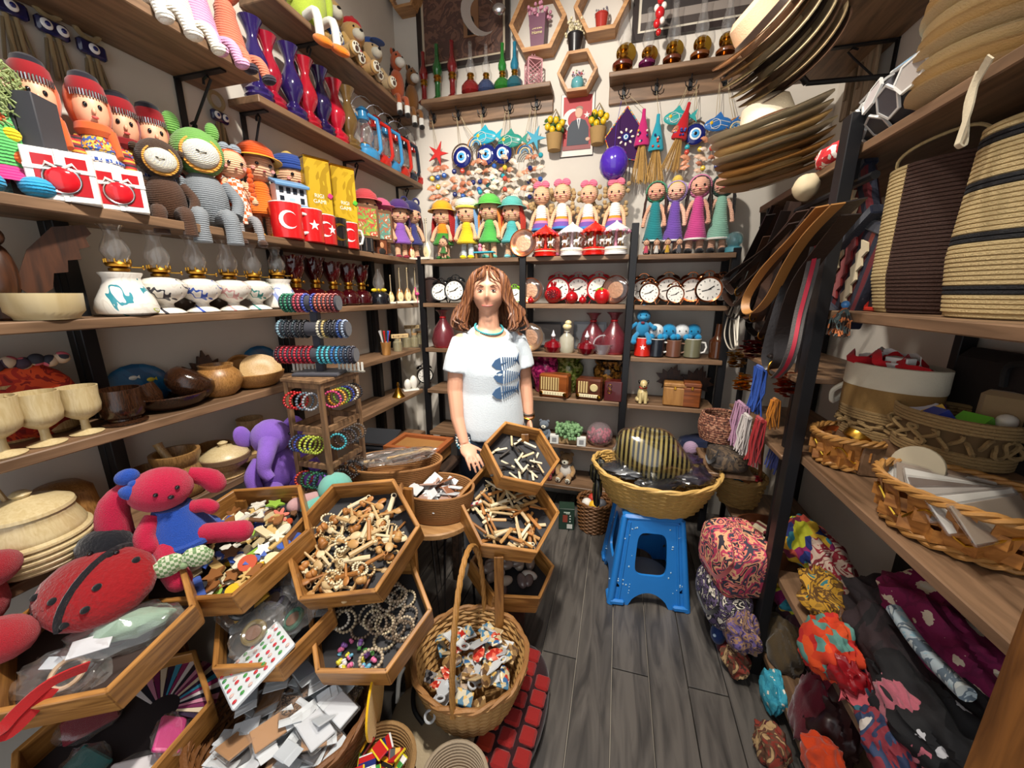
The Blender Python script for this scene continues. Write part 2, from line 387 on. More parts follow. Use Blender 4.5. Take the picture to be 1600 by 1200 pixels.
# right shelving
U=T('shelving_unit','black steel shelving with walnut boards on the right wall','shelves',(.85,1.3,0))
ZR=[1.922,1.449,.95,.455,.1]
for z,y0,y1 in ((ZR[0],.2,2.3),(ZR[1],.2,1.47),(ZR[2],.2,1.5),(ZR[3],.2,1.5),(ZR[4],.2,1.5)):
    rel(board(U,((XR+WR)/2+.002,(y0+y1)/2,z-TH/2-.001),(WR-XR-.006,y1-y0,TH),'Y'),U)
for y in (1.46,):rel(postm(U,XR-.02,y,0,2.0,.036,.05),U);rel(postm(U,WR-.03,y,0,2.0),U)
for y in (2.28,):rel(postm(U,WR-.03,y,0,2.0),U)
u=T('wall_shelf','wide dark walnut shelf high up on the right wall','shelf',(WR,1.7,2.52))
rel(board(u,(WR-.16,1.55,2.535),(.32,1.9,.03),'Y'),u)
def rbracket(parent,y,z,dep):
    m=MB();wx=WR;m.box((wx-.004,y,z-.1),(.006,.022,.2));m.box((wx-dep/2,y,z-.004),(dep,.022,.006))
    m.tube([(wx-.012,y,z-.19),(wx-.03,y,z-.16),(wx-dep*.62,y,z-.05),(wx-dep*.72,y,z-.025),(wx-dep*.66,y,z-.012),(wx-dep*.57,y,z-.02)],.0045,6)
    o=m.build('bracket',IRON,parent);o.location=-Vector(parent.location)
for y in (1.75,2.2):rbracket(u,y,2.52,.24)
# carved door post at the right edge
m=MB().box((0,0,1.55),(.08,.085,3.1),None,.01)
o=S('trim_1',m,wood('8a5a2c','4a2c14',3,'Z',.35,.5));o.location=(.588,.56,0)
# ================================================================ shape language for things
def spline(pts,k=5):
    P=[Vector(p) for p in pts];out=[]
    for i in range(len(P)-1):
        a,b,c,d=P[max(0,i-1)],P[i],P[i+1],P[min(len(P)-1,i+2)]
        for j in range(k):
            t=j/k;out.append(.5*((2*b)+(c-a)*t+(2*a-5*b+4*c-d)*t*t+(3*b-a-3*c+d)*t**3))
    return out+[P[-1]]
def softtube(m,pts,r,n=12,k=4):
    """smooth tapering limb through pts"""
    q=spline(pts,k);N_=len(q)-1;rs=r if hasattr(r,'__len__') else [r]*len(pts);f=lambda i:(lambda t:rs[int(t)]+(rs[min(len(rs)-1,int(t)+1)]-rs[int(t)])*(t-int(t)))(i*(len(rs)-1)/N_)
    return m.tube(q,[f(i) for i in range(N_+1)],n)
def shp(m,sh):
    k=sh[0]
    if k == 's':m.sph((0,0,0),sh[2],TR(sh[1]) @ (Euler(sh[3]).to_matrix().to_4x4() if len(sh) > 3 else ID),14,9)
    elif k == 't':m.tube(sh[1],sh[2],sh[3] if len(sh) > 3 else 10) if len(sh) > 3 or not 3 <= len(sh[1]) <= 7 else softtube(m,sh[1],sh[2])
    elif k == 'l':m.lathe(sh[1],sh[2] if len(sh) > 2 else 20,sh[3] if len(sh) > 3 else None)
    elif k == 'b':m.box((0,0,0),sh[2],TR(sh[1]) @ (Euler(sh[4]).to_matrix().to_4x4() if len(sh) > 4 else ID),sh[3] if len(sh) > 3 else 0)
    elif k == 'o':m.torus(sh[1],sh[2],TR(sh[3]) @ Euler(sh[4] if len(sh) > 4 else (0,0,0)).to_matrix().to_4x4(),22,7)
    elif k == 'p':m.prism(sh[1],sh[2],TR(sh[3]) @ Euler(sh[4] if len(sh) > 4 else (0,0,0)).to_matrix().to_4x4())
    elif k == 'f':sh[1](m)
    return m
def mk(name,m,shapes,parent=None,smooth=True):
    b=MB()
    for s_ in shapes:shp(b,s_)
    return b.build(name,m,parent,smooth)
def fig(name,label,cat,loc,rz=0,s=1,parts=(),group=None,rot=None):
    t=T(name,label,cat,loc,rz,s,group,rot)
    for p in parts:
        o=mk(p[0],p[1],p[2],t)
        for c in (p[3] if len(p) > 3 else ()):mk(c[0],c[1],c[2],o)
    return t
def one(name,label,cat,loc,m,shapes,rz=0,s=1,group=None,rot=None):
    return tag(place(mk(name,m,shapes),loc,rz,s,rot),label,cat,group)
EYE=gloss('101014',.1);WHT=gloss('f2efe8',.3);SKIN=yarn('e8b48f');SKIN2=mat('e2a585',.5);GOLD=metal('c9962e',.2);BRASS=metal('b98a35',.28);SILV=metal('c8c8cc',.2);COPR=metal('c07a52',.22)
CLEAR=glass('ffffff',.05);FOIL=glass('ffffff',.035,.12)
def eyes(d,z,y,r=.018):return [('eye',EYE,[('s',(d,y,z),r)]),('eye',EYE,[('s',(-d,y,z),r)])]
def mirror(pts):return [(-x,y,z) for x,y,z in pts]
# crocheted doll, 1 unit tall, facing -y
def doll(label,loc,h,rz=0,skin='e8b48f',hair='5a3018',dress='d04080',hat=None,shoes='ffffff',legs=None,style='long',hatk='brim',dl=-.16,hem=.24,hr=.155,top=None,cat='doll',group=None,name='crochet_doll',band=None,sit=False,hat2=None,scarf=None,face=True,tall=False,arms=True):
    sk=yarn(skin) if isinstance(skin,str) else skin;hm=yarn(hair,22);P=[]
    zh=.70
    if tall:hr=.118;zh=.815
    kz=1.22 if tall else 1;kb=.8 if tall else 1
    lg=yarn(legs) if legs else sk
    if sit:
        for sx in (1,-1):
            P.append(('leg',lg,[('t',[(sx*.07,0,.08),(sx*.09,-.17,.09),(sx*.095,-.25,.06+dl*.2),(sx*.1,-.29,dl)],[.06,.055,.05,.042])],[('shoe',yarn(shoes),[('s',(sx*.1,-.32,dl-.02),(.05,.075,.045))])]))
    else:
        for sx in (1,-1):P.append(('leg',lg,[('t',[(sx*.065,0,.03),(sx*.06,0,.34)],.045)],[('shoe',yarn(shoes),[('s',(sx*.068,-.02,.036),(.052,.075,.038))])]))
    dm=yarn(dress) if isinstance(dress,str) else dress
    P.append(('dress',dm,[('l',[(0,hem-.005),(.17*kb if hem > .1 else .15,hem),(.175*kb if hem > .1 else .155,hem+.015),(.13*kb,(hem+.45*kz)/2),(.085*kb,.45*kz),(.09*kb,.5*kz),(.06*kb,.56*kz),(0,.57*kz)],20)],[('trim',yarn(band),[('o',.165*kb if hem > .1 else .15,.014,(0,0,hem+.01))])] if band else []))
    if top:P.append(('bodice',yarn(top),[('l',[(.1*kb,.41*kz),(.096*kb,.46*kz),(.098*kb,.5*kz),(.07*kb,.562*kz),(0,.57*kz)],18)]))
    for sx in ((1,-1) if arms else ()):P.append(('arm',sk,[('t',[(sx*.075*kb,0,.53*kz),(sx*.14*kb,-.02,.45*kz),(sx*.17*kb,-.06,.33*kz)],[.034*kb,.034*kb,.03*kb]),('s',(sx*.172*kb,-.065,.315*kz),.036*kb)]))
    fc=[]
    if face:fc=eyes(hr*.4,zh-.005,-hr*.93,hr*.11)+[('mouth',yarn('c85060'),[('s',(0,-hr*.98+.004,zh-hr*.42),(.016,.01,.008))])]+[('cheek',yarn('ee9a92'),[('s',(q*hr*.6,-hr*.79,zh-hr*.3),(hr*.13,.012,hr*.11))]) for q in (1,-1)]
    P.append(('head',sk,[('s',(0,0,zh),(hr,hr*.98,hr)),('t',[(0,0,.53*kz),(0,0,.6*kz)],.045*kb)],fc))
    hs=[('s',(0,hr*.2,zh+hr*.16),(hr*1.07,hr*1.0,hr*1.0))]
    r_=random.Random(hash(label) % 999)
    if style == 'long':
        for i in range(14):
            sx=1 if i % 2 else -1;q=(i//2)/6
            hs.append(('t',[(sx*hr*.85,-.03+q*.12,zh+.06),(sx*(hr*1.08+.02*q),-.04+q*.12,zh-.12),(sx*(hr*1.0+.03),-.04+q*.1,zh-.3-.12*r_.random())],.017,5))
    elif style == 'braid':
        for sx in (1,-1):
            for i in range(7):hs.append(('s',(sx*(hr*1.0+.012*(i % 2)),-.05,zh-.04-i*.052),(.034,.034,.036)))
    elif style == 'curly':
        for i in range(34):
            a=r_.uniform(-.2,PI+.2);q=r_.uniform(-.32,.1);rr=hr*(1.1+.15*r_.random())
            hs.append(('s',(rr*math.cos(a)*1.1,abs(rr*math.sin(a))*.8-.02,zh+q),.036 if not tall else .03))
    elif style == 'bun':hs.append(('s',(0,.03,zh+hr*1.2),.07))
    if style != 'none':P.append(('hair',hm,hs))
    if hat:
        ht=yarn(hat);h2=yarn(hat2 or hat)
        if hatk == 'brim':P.append(('hat',ht,[('l',[(0,zh+hr*1.42),(hr*.55,zh+hr*1.36),(hr*1.0,zh+hr*1.0),(hr*1.12,zh+hr*.55),(hr*1.1,zh+hr*.5)],20)],[('brim',h2,[('l',[(hr*1.1,zh+hr*.52),(hr*1.5,zh+hr*.38),(hr*1.52,zh+hr*.33),(hr*1.08,zh+hr*.46)],20)])]))
        elif hatk == 'beret':P.append(('hat',ht,[('s',(0,.01,zh+hr*.72),(hr*1.25,hr*1.2,hr*.72))],[('band',h2,[('o',hr*1.02,.022,(0,0,zh+hr*.42))])]))
        elif hatk == 'cap':P.append(('hat',ht,[('s',(0,.015,zh+hr*.35),(hr*1.13,hr*1.1,hr*1.05))],[('visor',h2,[('s',(0,-hr*1.1,zh+hr*.42),(hr*.8,hr*.55,.018))])]))
        elif hatk == 'bow':P.append(('bow',ht,[('s',(q*.06,-.03,zh+hr*1.12),(.06,.03,.045),(0,q*.5,0)) for q in (1,-1)]+[('s',(0,-.04,zh+hr*1.1),.025)]))
        elif hatk == 'hood':P.append(('hood',ht,[('f',lambda m:m.lathe([(hr*1.0,-hr*.42),(hr*1.14,-hr*.3),(hr*1.22,0),(hr*1.1,hr*.6),(hr*.7,hr*1.05),(0,hr*1.22)],20,TR(0,0,zh) @ RX(-PI/2)))]))
        elif hatk == 'ears':P += [('hat',ht,[('s',(0,.02,zh+hr*.4),(hr*1.12,hr*1.08,hr*.95))]),('ear',h2,[('o',.05,.016,(.1,0,zh+hr*1.25),(PI/2,0,0))]),('ear',h2,[('o',.05,.016,(-.1,0,zh+hr*1.25),(PI/2,0,0))])]
    if scarf:P.append(('scarf',yarn(scarf),[('o',.085,.035,(0,0,.565))]))
    return fig(name,label,cat,loc,rz,h,P,group)
# sitting plush bear, about 1 unit tall, facing -y
def bear(label,loc,h,rz,furc='c99a5e',shirt='2450a8',cap=None,group=None,muzzle='efe6d2',capk='hat'):
    f=fur(furc);P=[]
    P.append(('body',cloth(shirt),[('s',(0,0,.24),(.2,.17,.25))]))
    mz=fur(muzzle)
    P.append(('head',f,[('s',(0,-.01,.62),(.21,.19,.19)),('s',(.16,.02,.78),(.07,.04,.07)),('s',(-.16,.02,.78),(.07,.04,.07))],
              [('muzzle',mz,[('s',(0,-.17,.575),(.11,.1,.085))]),('nose',EYE,[('s',(0,-.265,.61),(.032,.02,.024))])]+eyes(.085,.665,-.175,.018)))
    for sx in (1,-1):
        P.append(('arm',f,[('t',[(sx*.17,-.02,.4),(sx*.25,-.08,.27),(sx*.22,-.16,.18)],[.07,.07,.065]),('s',(sx*.22,-.17,.17),.068)]))
        pd=[('paw_pad',fur('4a3020'),[('s',(sx*.15,-.452,.06),(.035,.01,.04))]+[('s',(sx*.15+q,-.452,.125-abs(q)*.25),(.014,.008,.018)) for q in (-.045,0,.045)])]
        P.append(('leg',f,[('t',[(sx*.12,-.04,.09),(sx*.15,-.33,.08)],[.1,.085]),('s',(sx*.15,-.38,.09),(.095,.065,.105))],[('sole',mz,[('s',(sx*.15,-.43,.085),(.075,.02,.085))])]+pd))
    if cap:
        cm=cloth(cap)
        if capk == 'cap':P.append(('cap',cm,[('s',(0,.01,.73),(.2,.19,.13))],[('visor',cm,[('s',(0,-.22,.735),(.15,.11,.018))])]))
        else:P.append(('hat',cm,[('s',(0,.02,.76),(.19,.17,.12)),('s',(.05,.05,.9),.05)]))
    return fig('teddy_bear',label,'soft toy',Vector(loc)+Vector((0,0,.022*h)),rz,h,P,group)
def lathe_thing(name,label,cat,loc,prof,m,h=1,n=24,extra=(),group=None,rz=0,rot=None):
    return fig(name,label,cat,loc,rz,h,[('body',m,[('l',prof,n)])]+list(extra),group,rot)
def bead_ring(R,n,r,sq=1):
    m=MB()
    for i in range(n):
        a=2*PI*i/n;m.sph((R*math.cos(a),R*math.sin(a)*sq,0),r,None,7,5)
    return m
def wicker(parent,rb,rt_,h,m1,m2=None,rows=12,nst=28,sx=1,sy=1,r=.0055,rim=.011,bot=True,zf=None):
    """basket wall woven in and out round upright stakes"""
    st=MB();wv=MB();q=lambda t:rb+(rt_-rb)*(t**.8);zo=zf or (lambda a:0)
    for i in range(nst):
        a=2*PI*i/nst;st.tube([(q(t)*math.cos(a)*sx,q(t)*math.sin(a)*sy,h*t+zo(a)*t) for t in (0,.33,.66,1)],r*.8,4)
    for k in range(rows):
        t=(k+.5)/rows;pts=[]
        for i in range(nst*2):
            a=PI*i/nst;d=r*.9*(1 if ((i//2)+k) % 2 else -1)*(1 if i % 2 == 0 else 0)
            R=q(t)+d;pts.append((R*math.cos(a)*sx,R*math.sin(a)*sy,h*t+zo(a)*t))
        wv.tube(pts,h/rows*.56 if h/rows*.56 < .011 else .011,5,None,True)
    rm=MB()
    for dr,ph in ((0,0),(rim*.5,PI)):
        rm.tube([((rt_+dr*math.cos(i*1.1+ph))*math.cos(2*PI*i/60)*sx,(rt_+dr*math.cos(i*1.1+ph))*math.sin(2*PI*i/60)*sy,h+zo(2*PI*i/60)+rim*.5*math.sin(i*1.1+ph)) for i in range(60)],rim*.75,6,None,True)
    m2=m2 or m1
    st.build('stakes',m2,parent);wv.build('weave',m1,parent);rm.build('rim',m2,parent)
    if bot:MB().lathe([(0,.006),(rb*.98,.006),(rb*.98,0),(0,0)],28,SCL(sx,sy,1)).build('base',m1,parent)
def coil(parent,prof,m,n=36,r=.006,sx=1,sy=1,name='coils'):
    b=MB()
    for (R,z) in prof:b.tube([(R*math.cos(2*PI*i/n)*sx,R*math.sin(2*PI*i/n)*sy,z) for i in range(n)],r,6,None,True)
    return b.build(name,m,parent)
def lump(m,c,r,seed=0,amp=.25,fr=2.0,n=28,k=18,fold=0,M=None,floor=None):
    """soft crumpled cloth or foil heap: a displaced ellipsoid"""
    base=len(m.v);m.sph((0,0,0),1,None,n,k);out=[]
    for q in m.v[base:]:
        v=Vector(q);d=noise.noise(v*fr+Vector((seed*7.3,seed*1.7,seed)))*amp-fold*.13*abs(math.sin(v.x*5+v.z*2.5+seed+3.2*noise.noise(v*1.3+Vector((seed,0,0)))))+fold*.05*math.sin(v.y*11+v.x*6+4*noise.noise(v*2)+seed)
        w=v*(1+d);w=Vector((w.x*r[0],w.y*r[1],w.z*r[2]))
        if M is not None:w=M @ w
        w=w+Vector(c)
        if floor is not None and w.z < floor:w.z=floor
        out.append(w[:])
    m.v[base:]=out;return m
def drape(m,w,h,folds=5,amp=.03,M=None,nu=40,nv=14,seed=0,taper=0,th=.004):
    """hanging folded cloth, top edge at z=0, closed thin sheet"""
    def fn(sgn):
        def g(u,v):
            x=(u-.5)*w*(1-taper*v);y=amp*(.4+.6*v)*math.sin(u*folds*2*PI+seed+.8*math.sin(v*3+seed))+sgn*th/2
            return (x,y,-h*v*(1+.03*math.sin(u*7+seed)))
        return g
    return m.grid(fn(1),nu,nv,M).grid(fn(-1),nu,nv,M)
def loft(m,rings,n=14,M=None):
    """rings: list of (center, rx, ry[, tilt about x]); tube-like closed surface"""
    vs=[];fs=[];k=len(rings)
    for r_ in rings:
        c,rx,ry=r_[0],r_[1],r_[2];E_=Euler(r_[3]).to_matrix() if len(r_) > 3 else Matrix.Identity(3)
        for j in range(n):
            a=2*PI*j/n;vs.append(Vector(c)+E_ @ Vector((rx*math.cos(a),ry*math.sin(a),0)))
    for i in range(k-1):
        for j in range(n):fs.append((i*n+j,i*n+(j+1) % n,(i+1)*n+(j+1) % n,(i+1)*n+j))
    fs.append(tuple(range(n))[::-1]);fs.append(tuple((k-1)*n+j for j in range(n)))
    return m.add(vs,fs,M)
# ================================================================ left wall, upper shelves
FACE_R=PI/2
def facecam(p,k=1.0):return math.atan2(p[0],-p[1])*k if False else math.atan2(-p[0],p[1])*-1*k+0*PI
def tocam(p):return math.atan2(p[0],p[1])*-1      # rotation that turns -y towards the camera
# toys whose legs hang over the high shelf
for px,c,sh,lab in ((232,'e9e4d8','e9e4d8','cream knitted doll, leftmost of those hanging legs off the high shelf'),(278,'e9e2d2','e9e2d2','ivory knitted doll with plain feet hanging off the high shelf'),
                       (318,'d79ac0','d79ac0','lilac pink knitted doll with legs hanging off the high shelf'),(365,'d4775c','2a2430','coral striped doll with dark shoes hanging off the high shelf')):
    p=sd(px,ZL1,XL1-.085)
    doll(lab,(p.x,p.y,ZL1+.003),.36,FACE_R,skin=c,hair='8a5a3a',dress=c,shoes=sh,legs=c,sit=True,hem=.05,dl=-.06,arms=False,style='bun')
# duck, bears and horses
p=sd(484,ZA,XA-.055)
P=[('body',fur('b9cf4a'),[('s',(0,0,.3),(.22,.18,.3))]),('head',fur('f1efe6'),[('s',(0,0,.72),.17)],[('beak',fur('f08a1e'),[('s',(0,-.19,.69),(.07,.09,.04))])]+eyes(.06,.77,-.15)),
     ('scarf',cloth('c02020'),[('o',.14,.05,(0,0,.57))])]
for sx in (1,-1):P += [('wing',fur('b9cf4a'),[('s',(sx*.22,-.03,.34),(.06,.1,.17))]),('leg',fur('efece2'),[('t',[(sx*.09,-.1,.08),(sx*.1,-.3,.05),(sx*.1,-.34,-.2)],.045)],[('foot',fur('f0801a'),[('s',(sx*.1,-.38,-.24),(.085,.15,.05),(.5,0,0))])])]
fig('plush_duck','yellow green plush duck with orange feet dangling off the top shelf','soft toy',(p.x,p.y,ZA),FACE_R-.3,.40,P)
for px,sh,cp,ck,lab,fc in ((522,'2456a8',None,0,'tan teddy bear in a blue vest next to the plush duck','c9a25e'),(556,'b82028','c02028','hat','tan teddy bear with a red hat and red shirt','d0a564'),(584,'2a4fa0','2c4c8c','cap','teddy bear wearing a blue peaked cap','cdb083'),(604,'b9905c',None,0,'small plain teddy bear squeezed in beside the plush horses','cfa868')):
    p=sd(px,ZA,XA-.09);bear(lab,(p.x,p.y,ZA),.3 if px < 600 else .16,FACE_R-.35,fc,sh,cp,None,'efe6d2',ck)
for px,c,lab in ((622,'b4552c','rusty orange plush horse behind the brown one'),(645,'8a5a2a','brown plush horse with white socks and black mane')):
    p=sd(px,ZA,XA-.035);f=fur(c);hs=[]
    P=[('body',f,[('s',(0,0,.3),(.15,.14,.3))]),('head',f,[('s',(0,-.04,.72),(.12,.14,.17)),('s',(.07,.02,.9),(.03,.02,.06)),('s',(-.07,.02,.9),(.03,.02,.06))],[('muzzle',fur('ece6dc'),[('s',(0,-.17,.66),(.1,.1,.085))])]+eyes(.07,.78,-.15)),
         ('mane',fur('17120f'),[('s',(0,.06+.03*q,.93-.07*q),(.03,.05,.06)) for q in range(6)])]
    for sx in (1,-1):P += [('leg',f,[('t',[(sx*.08,-.08,.06),(sx*.09,-.18,.03),(sx*.09,-.2,-.12)],.05)],[('sock',fur('ece8e0'),[('t',[(sx*.09,-.2,-.1),(sx*.09,-.2,-.24)],.055)]),('hoof',fur('17120f'),[('s',(sx*.09,-.21,-.27),(.06,.07,.05))])])]
    fig('plush_horse',lab,'soft toy',(p.x,p.y,ZA+.008),FACE_R-.5,.3,P)
# turned vases
VPROF=[(0,0),(.17,0),(.18,.02),(.165,.05),(.185,.08),(.165,.115),(.18,.15),(.15,.19),(.1,.23),(.07,.27),(.1,.33),(.15,.43),(.155,.52),(.12,.62),(.075,.72),(.06,.8),(.09,.9),(.14,1),(.125,1),(.05,.8),(0,.78)]
for px,top,c,lab in ((408,30,'2c1f5e','tall purple turned vase, nearest on the vase shelf'),(430,55,'a01830','tall crimson turned vase behind the nearest purple one'),(463,72,'2a1c58','purple turned vase, second of its colour on the shelf'),(486,93,'a81a2c','dark red turned vase between two purple vases'),
                        (508,108,'241848','dark purple vase, third of its colour on the shelf'),(530,127,'c01c34','bright red turned vase, smallest of the red ones'),(549,138,'6e5530','bronze brown turned vase beside the lanterns')):
    p=sd(px,ZB,XB-.075);h=zat(p,top)-ZB
    lathe_thing('turned_vase',lab,'vase',p,VPROF,gloss(c),h)
# hurricane lanterns
def lantern(label,loc,h,c,rz):
    m=gloss(c,.2)
    P=[('tank',m,[('l',[(0,0),(.24,0),(.26,.03),(.26,.13),(.2,.19),(.1,.2),(.1,.26),(0,.26)],20)]),('globe',CLEAR,[('l',[(.1,.27),(.17,.4),(.17,.5),(.09,.66)],16)]),('burner',BRASS,[('l',[(.08,.2),(.09,.28),(.04,.31),(0,.31)],12)]),
         ('cap',m,[('l',[(.1,.66),(.12,.7),(.08,.72),(.08,.8),(.12,.82),(.05,.88),(0,.89)],16)]),('handle',SILV,[('t',[(.26*math.cos(a),0,.62+.44*math.sin(a)) for a in [PI*i/10 for i in range(11)]],.008,5)])]
    for sx in (1,-1):P.append(('side_tube',m,[('t',[(sx*.14,0,.1),(sx*.25,0,.13),(sx*.29,0,.2),(sx*.27,0,.55),(sx*.25,0,.68),(sx*.1,0,.76)],.035,8)]))
    return fig('hurricane_lantern',label,'lantern',loc,rz,h,P)
for px,top,c,lab in ((572,148,'3a8cc0','sky blue hurricane lantern, nearest of the lantern row'),(591,160,'b8241c','red hurricane lantern behind the nearest blue one'),(607,172,'3584b8','sky blue hurricane lantern, second blue one'),(622,184,'b82a1e','red hurricane lantern between blue and black ones'),(635,196,'1c2634','black hurricane lantern near the corner'),(647,208,'a81f1c','red hurricane lantern, last in the corner')):
    p=sd(px,ZB,XB-.08);lantern(lab,p,min(.34,zat(p,top)-ZB)*.93,c,.35)
# macrame evil eye hangings on the left wall
NAZ=[gloss('14206a',.1),gloss('f0f0f0',.1),gloss('4aa0d8',.1),gloss('0a0a10',.1)]
def nazar_parts(r,c=(0,0,0)):
    x,y,z=c
    return [('disc',NAZ[0],[('s',(x,y,z),(r,r*.22,r))],[('white_ring',NAZ[1],[('s',(x,y-r*.16,z),(r*.58,r*.1,r*.58))]),('iris',NAZ[2],[('s',(x,y-r*.23,z),(r*.4,r*.06,r*.4))]),('pupil',NAZ[3],[('s',(x,y-r*.275,z),(r*.18,r*.03,r*.18))])])]
JUTE=yarn('b39a68',200)
for px,py,lab in ((80,45,'jute loop hanging with two evil eye beads, nearest on the left wall'),(142,78,'jute loop hanging with one evil eye bead above the folk dolls'),(342,183,'jute loop hanging with two evil eye beads above the orange haired doll'),(12,10,'dark jute evil eye hanging at the top left edge')):
    p=onx(px,py,WL+.015)
    P=[('loop',JUTE,[('o',.028,.007,(0,0,.055),(PI/2,0,0)),('t',[(-.008,0,.03),(-.01,0,-.12)],.006),('t',[(.008,0,.03),(.012,0,-.12)],.006)]),('block',gloss('161a4a',.2),[('b',(0,-.004,0),(.066,.02,.038),.006)]),
         ('tassel',yarn('8a7448',200),[('t',[(q*.008,0,-.03),(q*.016,-.003,-.13)],.004,5) for q in (-2,-1,0,1,2)])]
    for q in ((-.016,.016) if 'two' in lab else (0,)):P += [('eye_bead',NAZ[1],[('s',(q,-.016,0),(.013,.005,.013))],[('pupil',NAZ[0],[('s',(q,-.021,0),(.006,.003,.006))])])]
    fig('evil_eye_hanging',lab,'wall hanging',p,FACE_R,1,P)
# ================================================================ first shelf, left wall
Z=SZ[0]
# flowered green doll with pale curly hair at the left edge
p=lf(18,Z,.1);h=zat(p,60)-Z
def curls(m):
    r_=random.Random(3)
    for i in range(110):
        a=r_.uniform(0,2*PI);b=r_.uniform(-.5,1.2);c=Vector((.2*math.cos(a)*math.cos(b),.2*math.sin(a)*math.cos(b)+.05,.8+.2*math.sin(b)))
        pts=[c+Vector((.022*math.cos(t*2.2+i),.022*math.sin(t*2.2+i),-.03*t)) for t in range(9)];m.tube(pts,.007,4)
P=[('body',yarn('57b060'),[('l',[(0,.2),(.15,.2),(.17,.3),(.12,.55),(.06,.62),(0,.63)],18)],[('flower',yarn(c),[('s',(x_,y_,z_),(.045,.02,.045))]) for c,x_,y_,z_ in (('e8862a',-.06,-.14,.35),('e0c020',.07,-.13,.42),('e06030',.02,-.11,.52),('e8662a',.09,-.15,.27))]),
     ('head',yarn('e8c0a8'),[('s',(0,0,.76),.15)],eyes(.06,.76,-.14)),('skirt',yarn('c8307a'),[('l',[(.14,.22),(.22,.12),(.23,.1),(.1,.2)],20)]),('hair',yarn('c3d88a',200),[('f',curls)])]
for sx in (1,-1):P += [('leg',yarn('d878a8'),[('t',[(sx*.08,0,.2),(sx*.1,-.12,.1)],.07)],[('foot',yarn('2a94c4'),[('s',(sx*.12,-.18,.075),(.1,.11,.075))])])]
fig('crochet_doll','green flowered knitted doll with pale green curly hair and blue feet','doll',p,FACE_R-.3,h,P)
p=lf(62,Z,.17);h=zat(p,118)-Z
fig('crochet_gnome','knitted gnome with a magenta striped cone hat','doll',p,FACE_R-.2,h,[('body',yarn('6ea8b8'),[('s',(0,0,.2),(.2,.18,.2))]),('hat',pat('gnome_hat','bands',['c42a72','8e1f6a'],28),[('l',[(.23,.3),(.2,.4),(.1,.72),(.02,1),(0,1)],16)],[('frill',yarn('6a4a9a'),[('o',.22,.04,(0,0,.32))])])])
# folk dolls
def folk(label,px,top,ins,star,scarf='c85a2c',s2='86141c'):
    p=lf(px,Z,ins);h=zat(p,top)-Z
    emb=cloth('d8d4cc');st=[('star_motif',cloth(star),[('p',[(q*1.0 for q in v) and (v[0],v[1]) for v in [((.075 if i % 2 == 0 else .03)*math.cos(PI*i/8),(.075 if i % 2 == 0 else .03)*math.sin(PI*i/8)) for i in range(16)]],.006,(0,-.163,.2),(PI/2-.3,0,0))]),('collar',pat('folk_collar','cells',['c9962e','3a5aa0','d8b850','8a2a2a'],60),[('l',[(.155,.42),(.12,.5),(.09,.545),(.1,.55),(.16,.43)],18)]),
              ('border',pat('folk_border','check',['2a4a9a','e8e4da'],40),[('o',.165,.016,(0,0,.36))]),('hem_border',pat('folk_border','check',['2a4a9a','e8e4da'],40),[('o',.198,.014,(0,0,.05))])]
    P=[('dress',emb,[('l',[(0,0),(.2,0),(.205,.03),(.165,.36),(.12,.5),(.06,.56),(0,.56)],20)],st)]
    for sx in (1,-1):P.append(('arm',pat('folk_sleeve','bands',['7a1420','c9962e','a81c24','2a1a20'],16),[('t',[(sx*.12,0,.49),(sx*.2,-.04,.38),(sx*.19,-.1,.25)],[.05,.055,.04])],[('hand',SKIN2,[('s',(sx*.19,-.12,.22),.034)])]))
    P.append(('head',SKIN2,[('s',(0,-.01,.7),(.135,.14,.15))],eyes(.05,.71,-.135,.018)+[('mouth',mat('b04038'),[('s',(0,-.15,.635),(.026,.01,.011))]),('nose',SKIN2,[('s',(0,-.155,.675),(.016,.016,.02))])]))
    P.append(('headscarf',cloth(scarf),[('s',(0,.045,.73),(.17,.15,.2)),('o',.1,.05,(0,0,.57)),('t',[(.1,-.06,.56),(.13,-.12,.4)],[.05,.03])]))
    P.append(('headdress',cloth(s2),[('l',[(.138,.775),(.142,.81),(.13,.87),(.1,.9)],20)],[('top_band',cloth('1c1a24'),[('l',[(.115,.88),(.1,.92),(.06,.94),(0,.945)],20)]),('coin_band',SILV,[('b',(.142*math.sin(a),-.142*math.cos(a)-.005,.785),(.013,.01,.045),.003,(0,0,a)) for a in [-1.1+2.2*i/14 for i in range(15)]])]))
    fig('folk_doll',label,'doll',p,FACE_R-.35,(h*.72,h*.72,h),P)
folk('folk doll in red headdress and orange scarf behind the dark box',100,70,.13,'b81c2c')
folk('folk doll with orange headscarf and blue star on white dress',178,98,.11,'2a4aa0')
folk('folk doll in dark red shawl behind the other folk dolls',222,130,.17,'b81c2c','7a161a')
folk('folk doll with pale red scarf beside the shelf bracket',266,148,.16,'b81c2c','a84438')
p=lf(78,Z,.075);h=zat(p,150)-Z
fig('gift_box','dark charcoal upright box behind the white gift box','box',p,.5,1,[('case',mat('2c2c30',.5),[('b',(-.022,0,h/2),(.042,.07,h),.002)]),('lid',mat('34343a',.5),[('b',(.022,0,h/2),(.042,.07,h),.002)])])
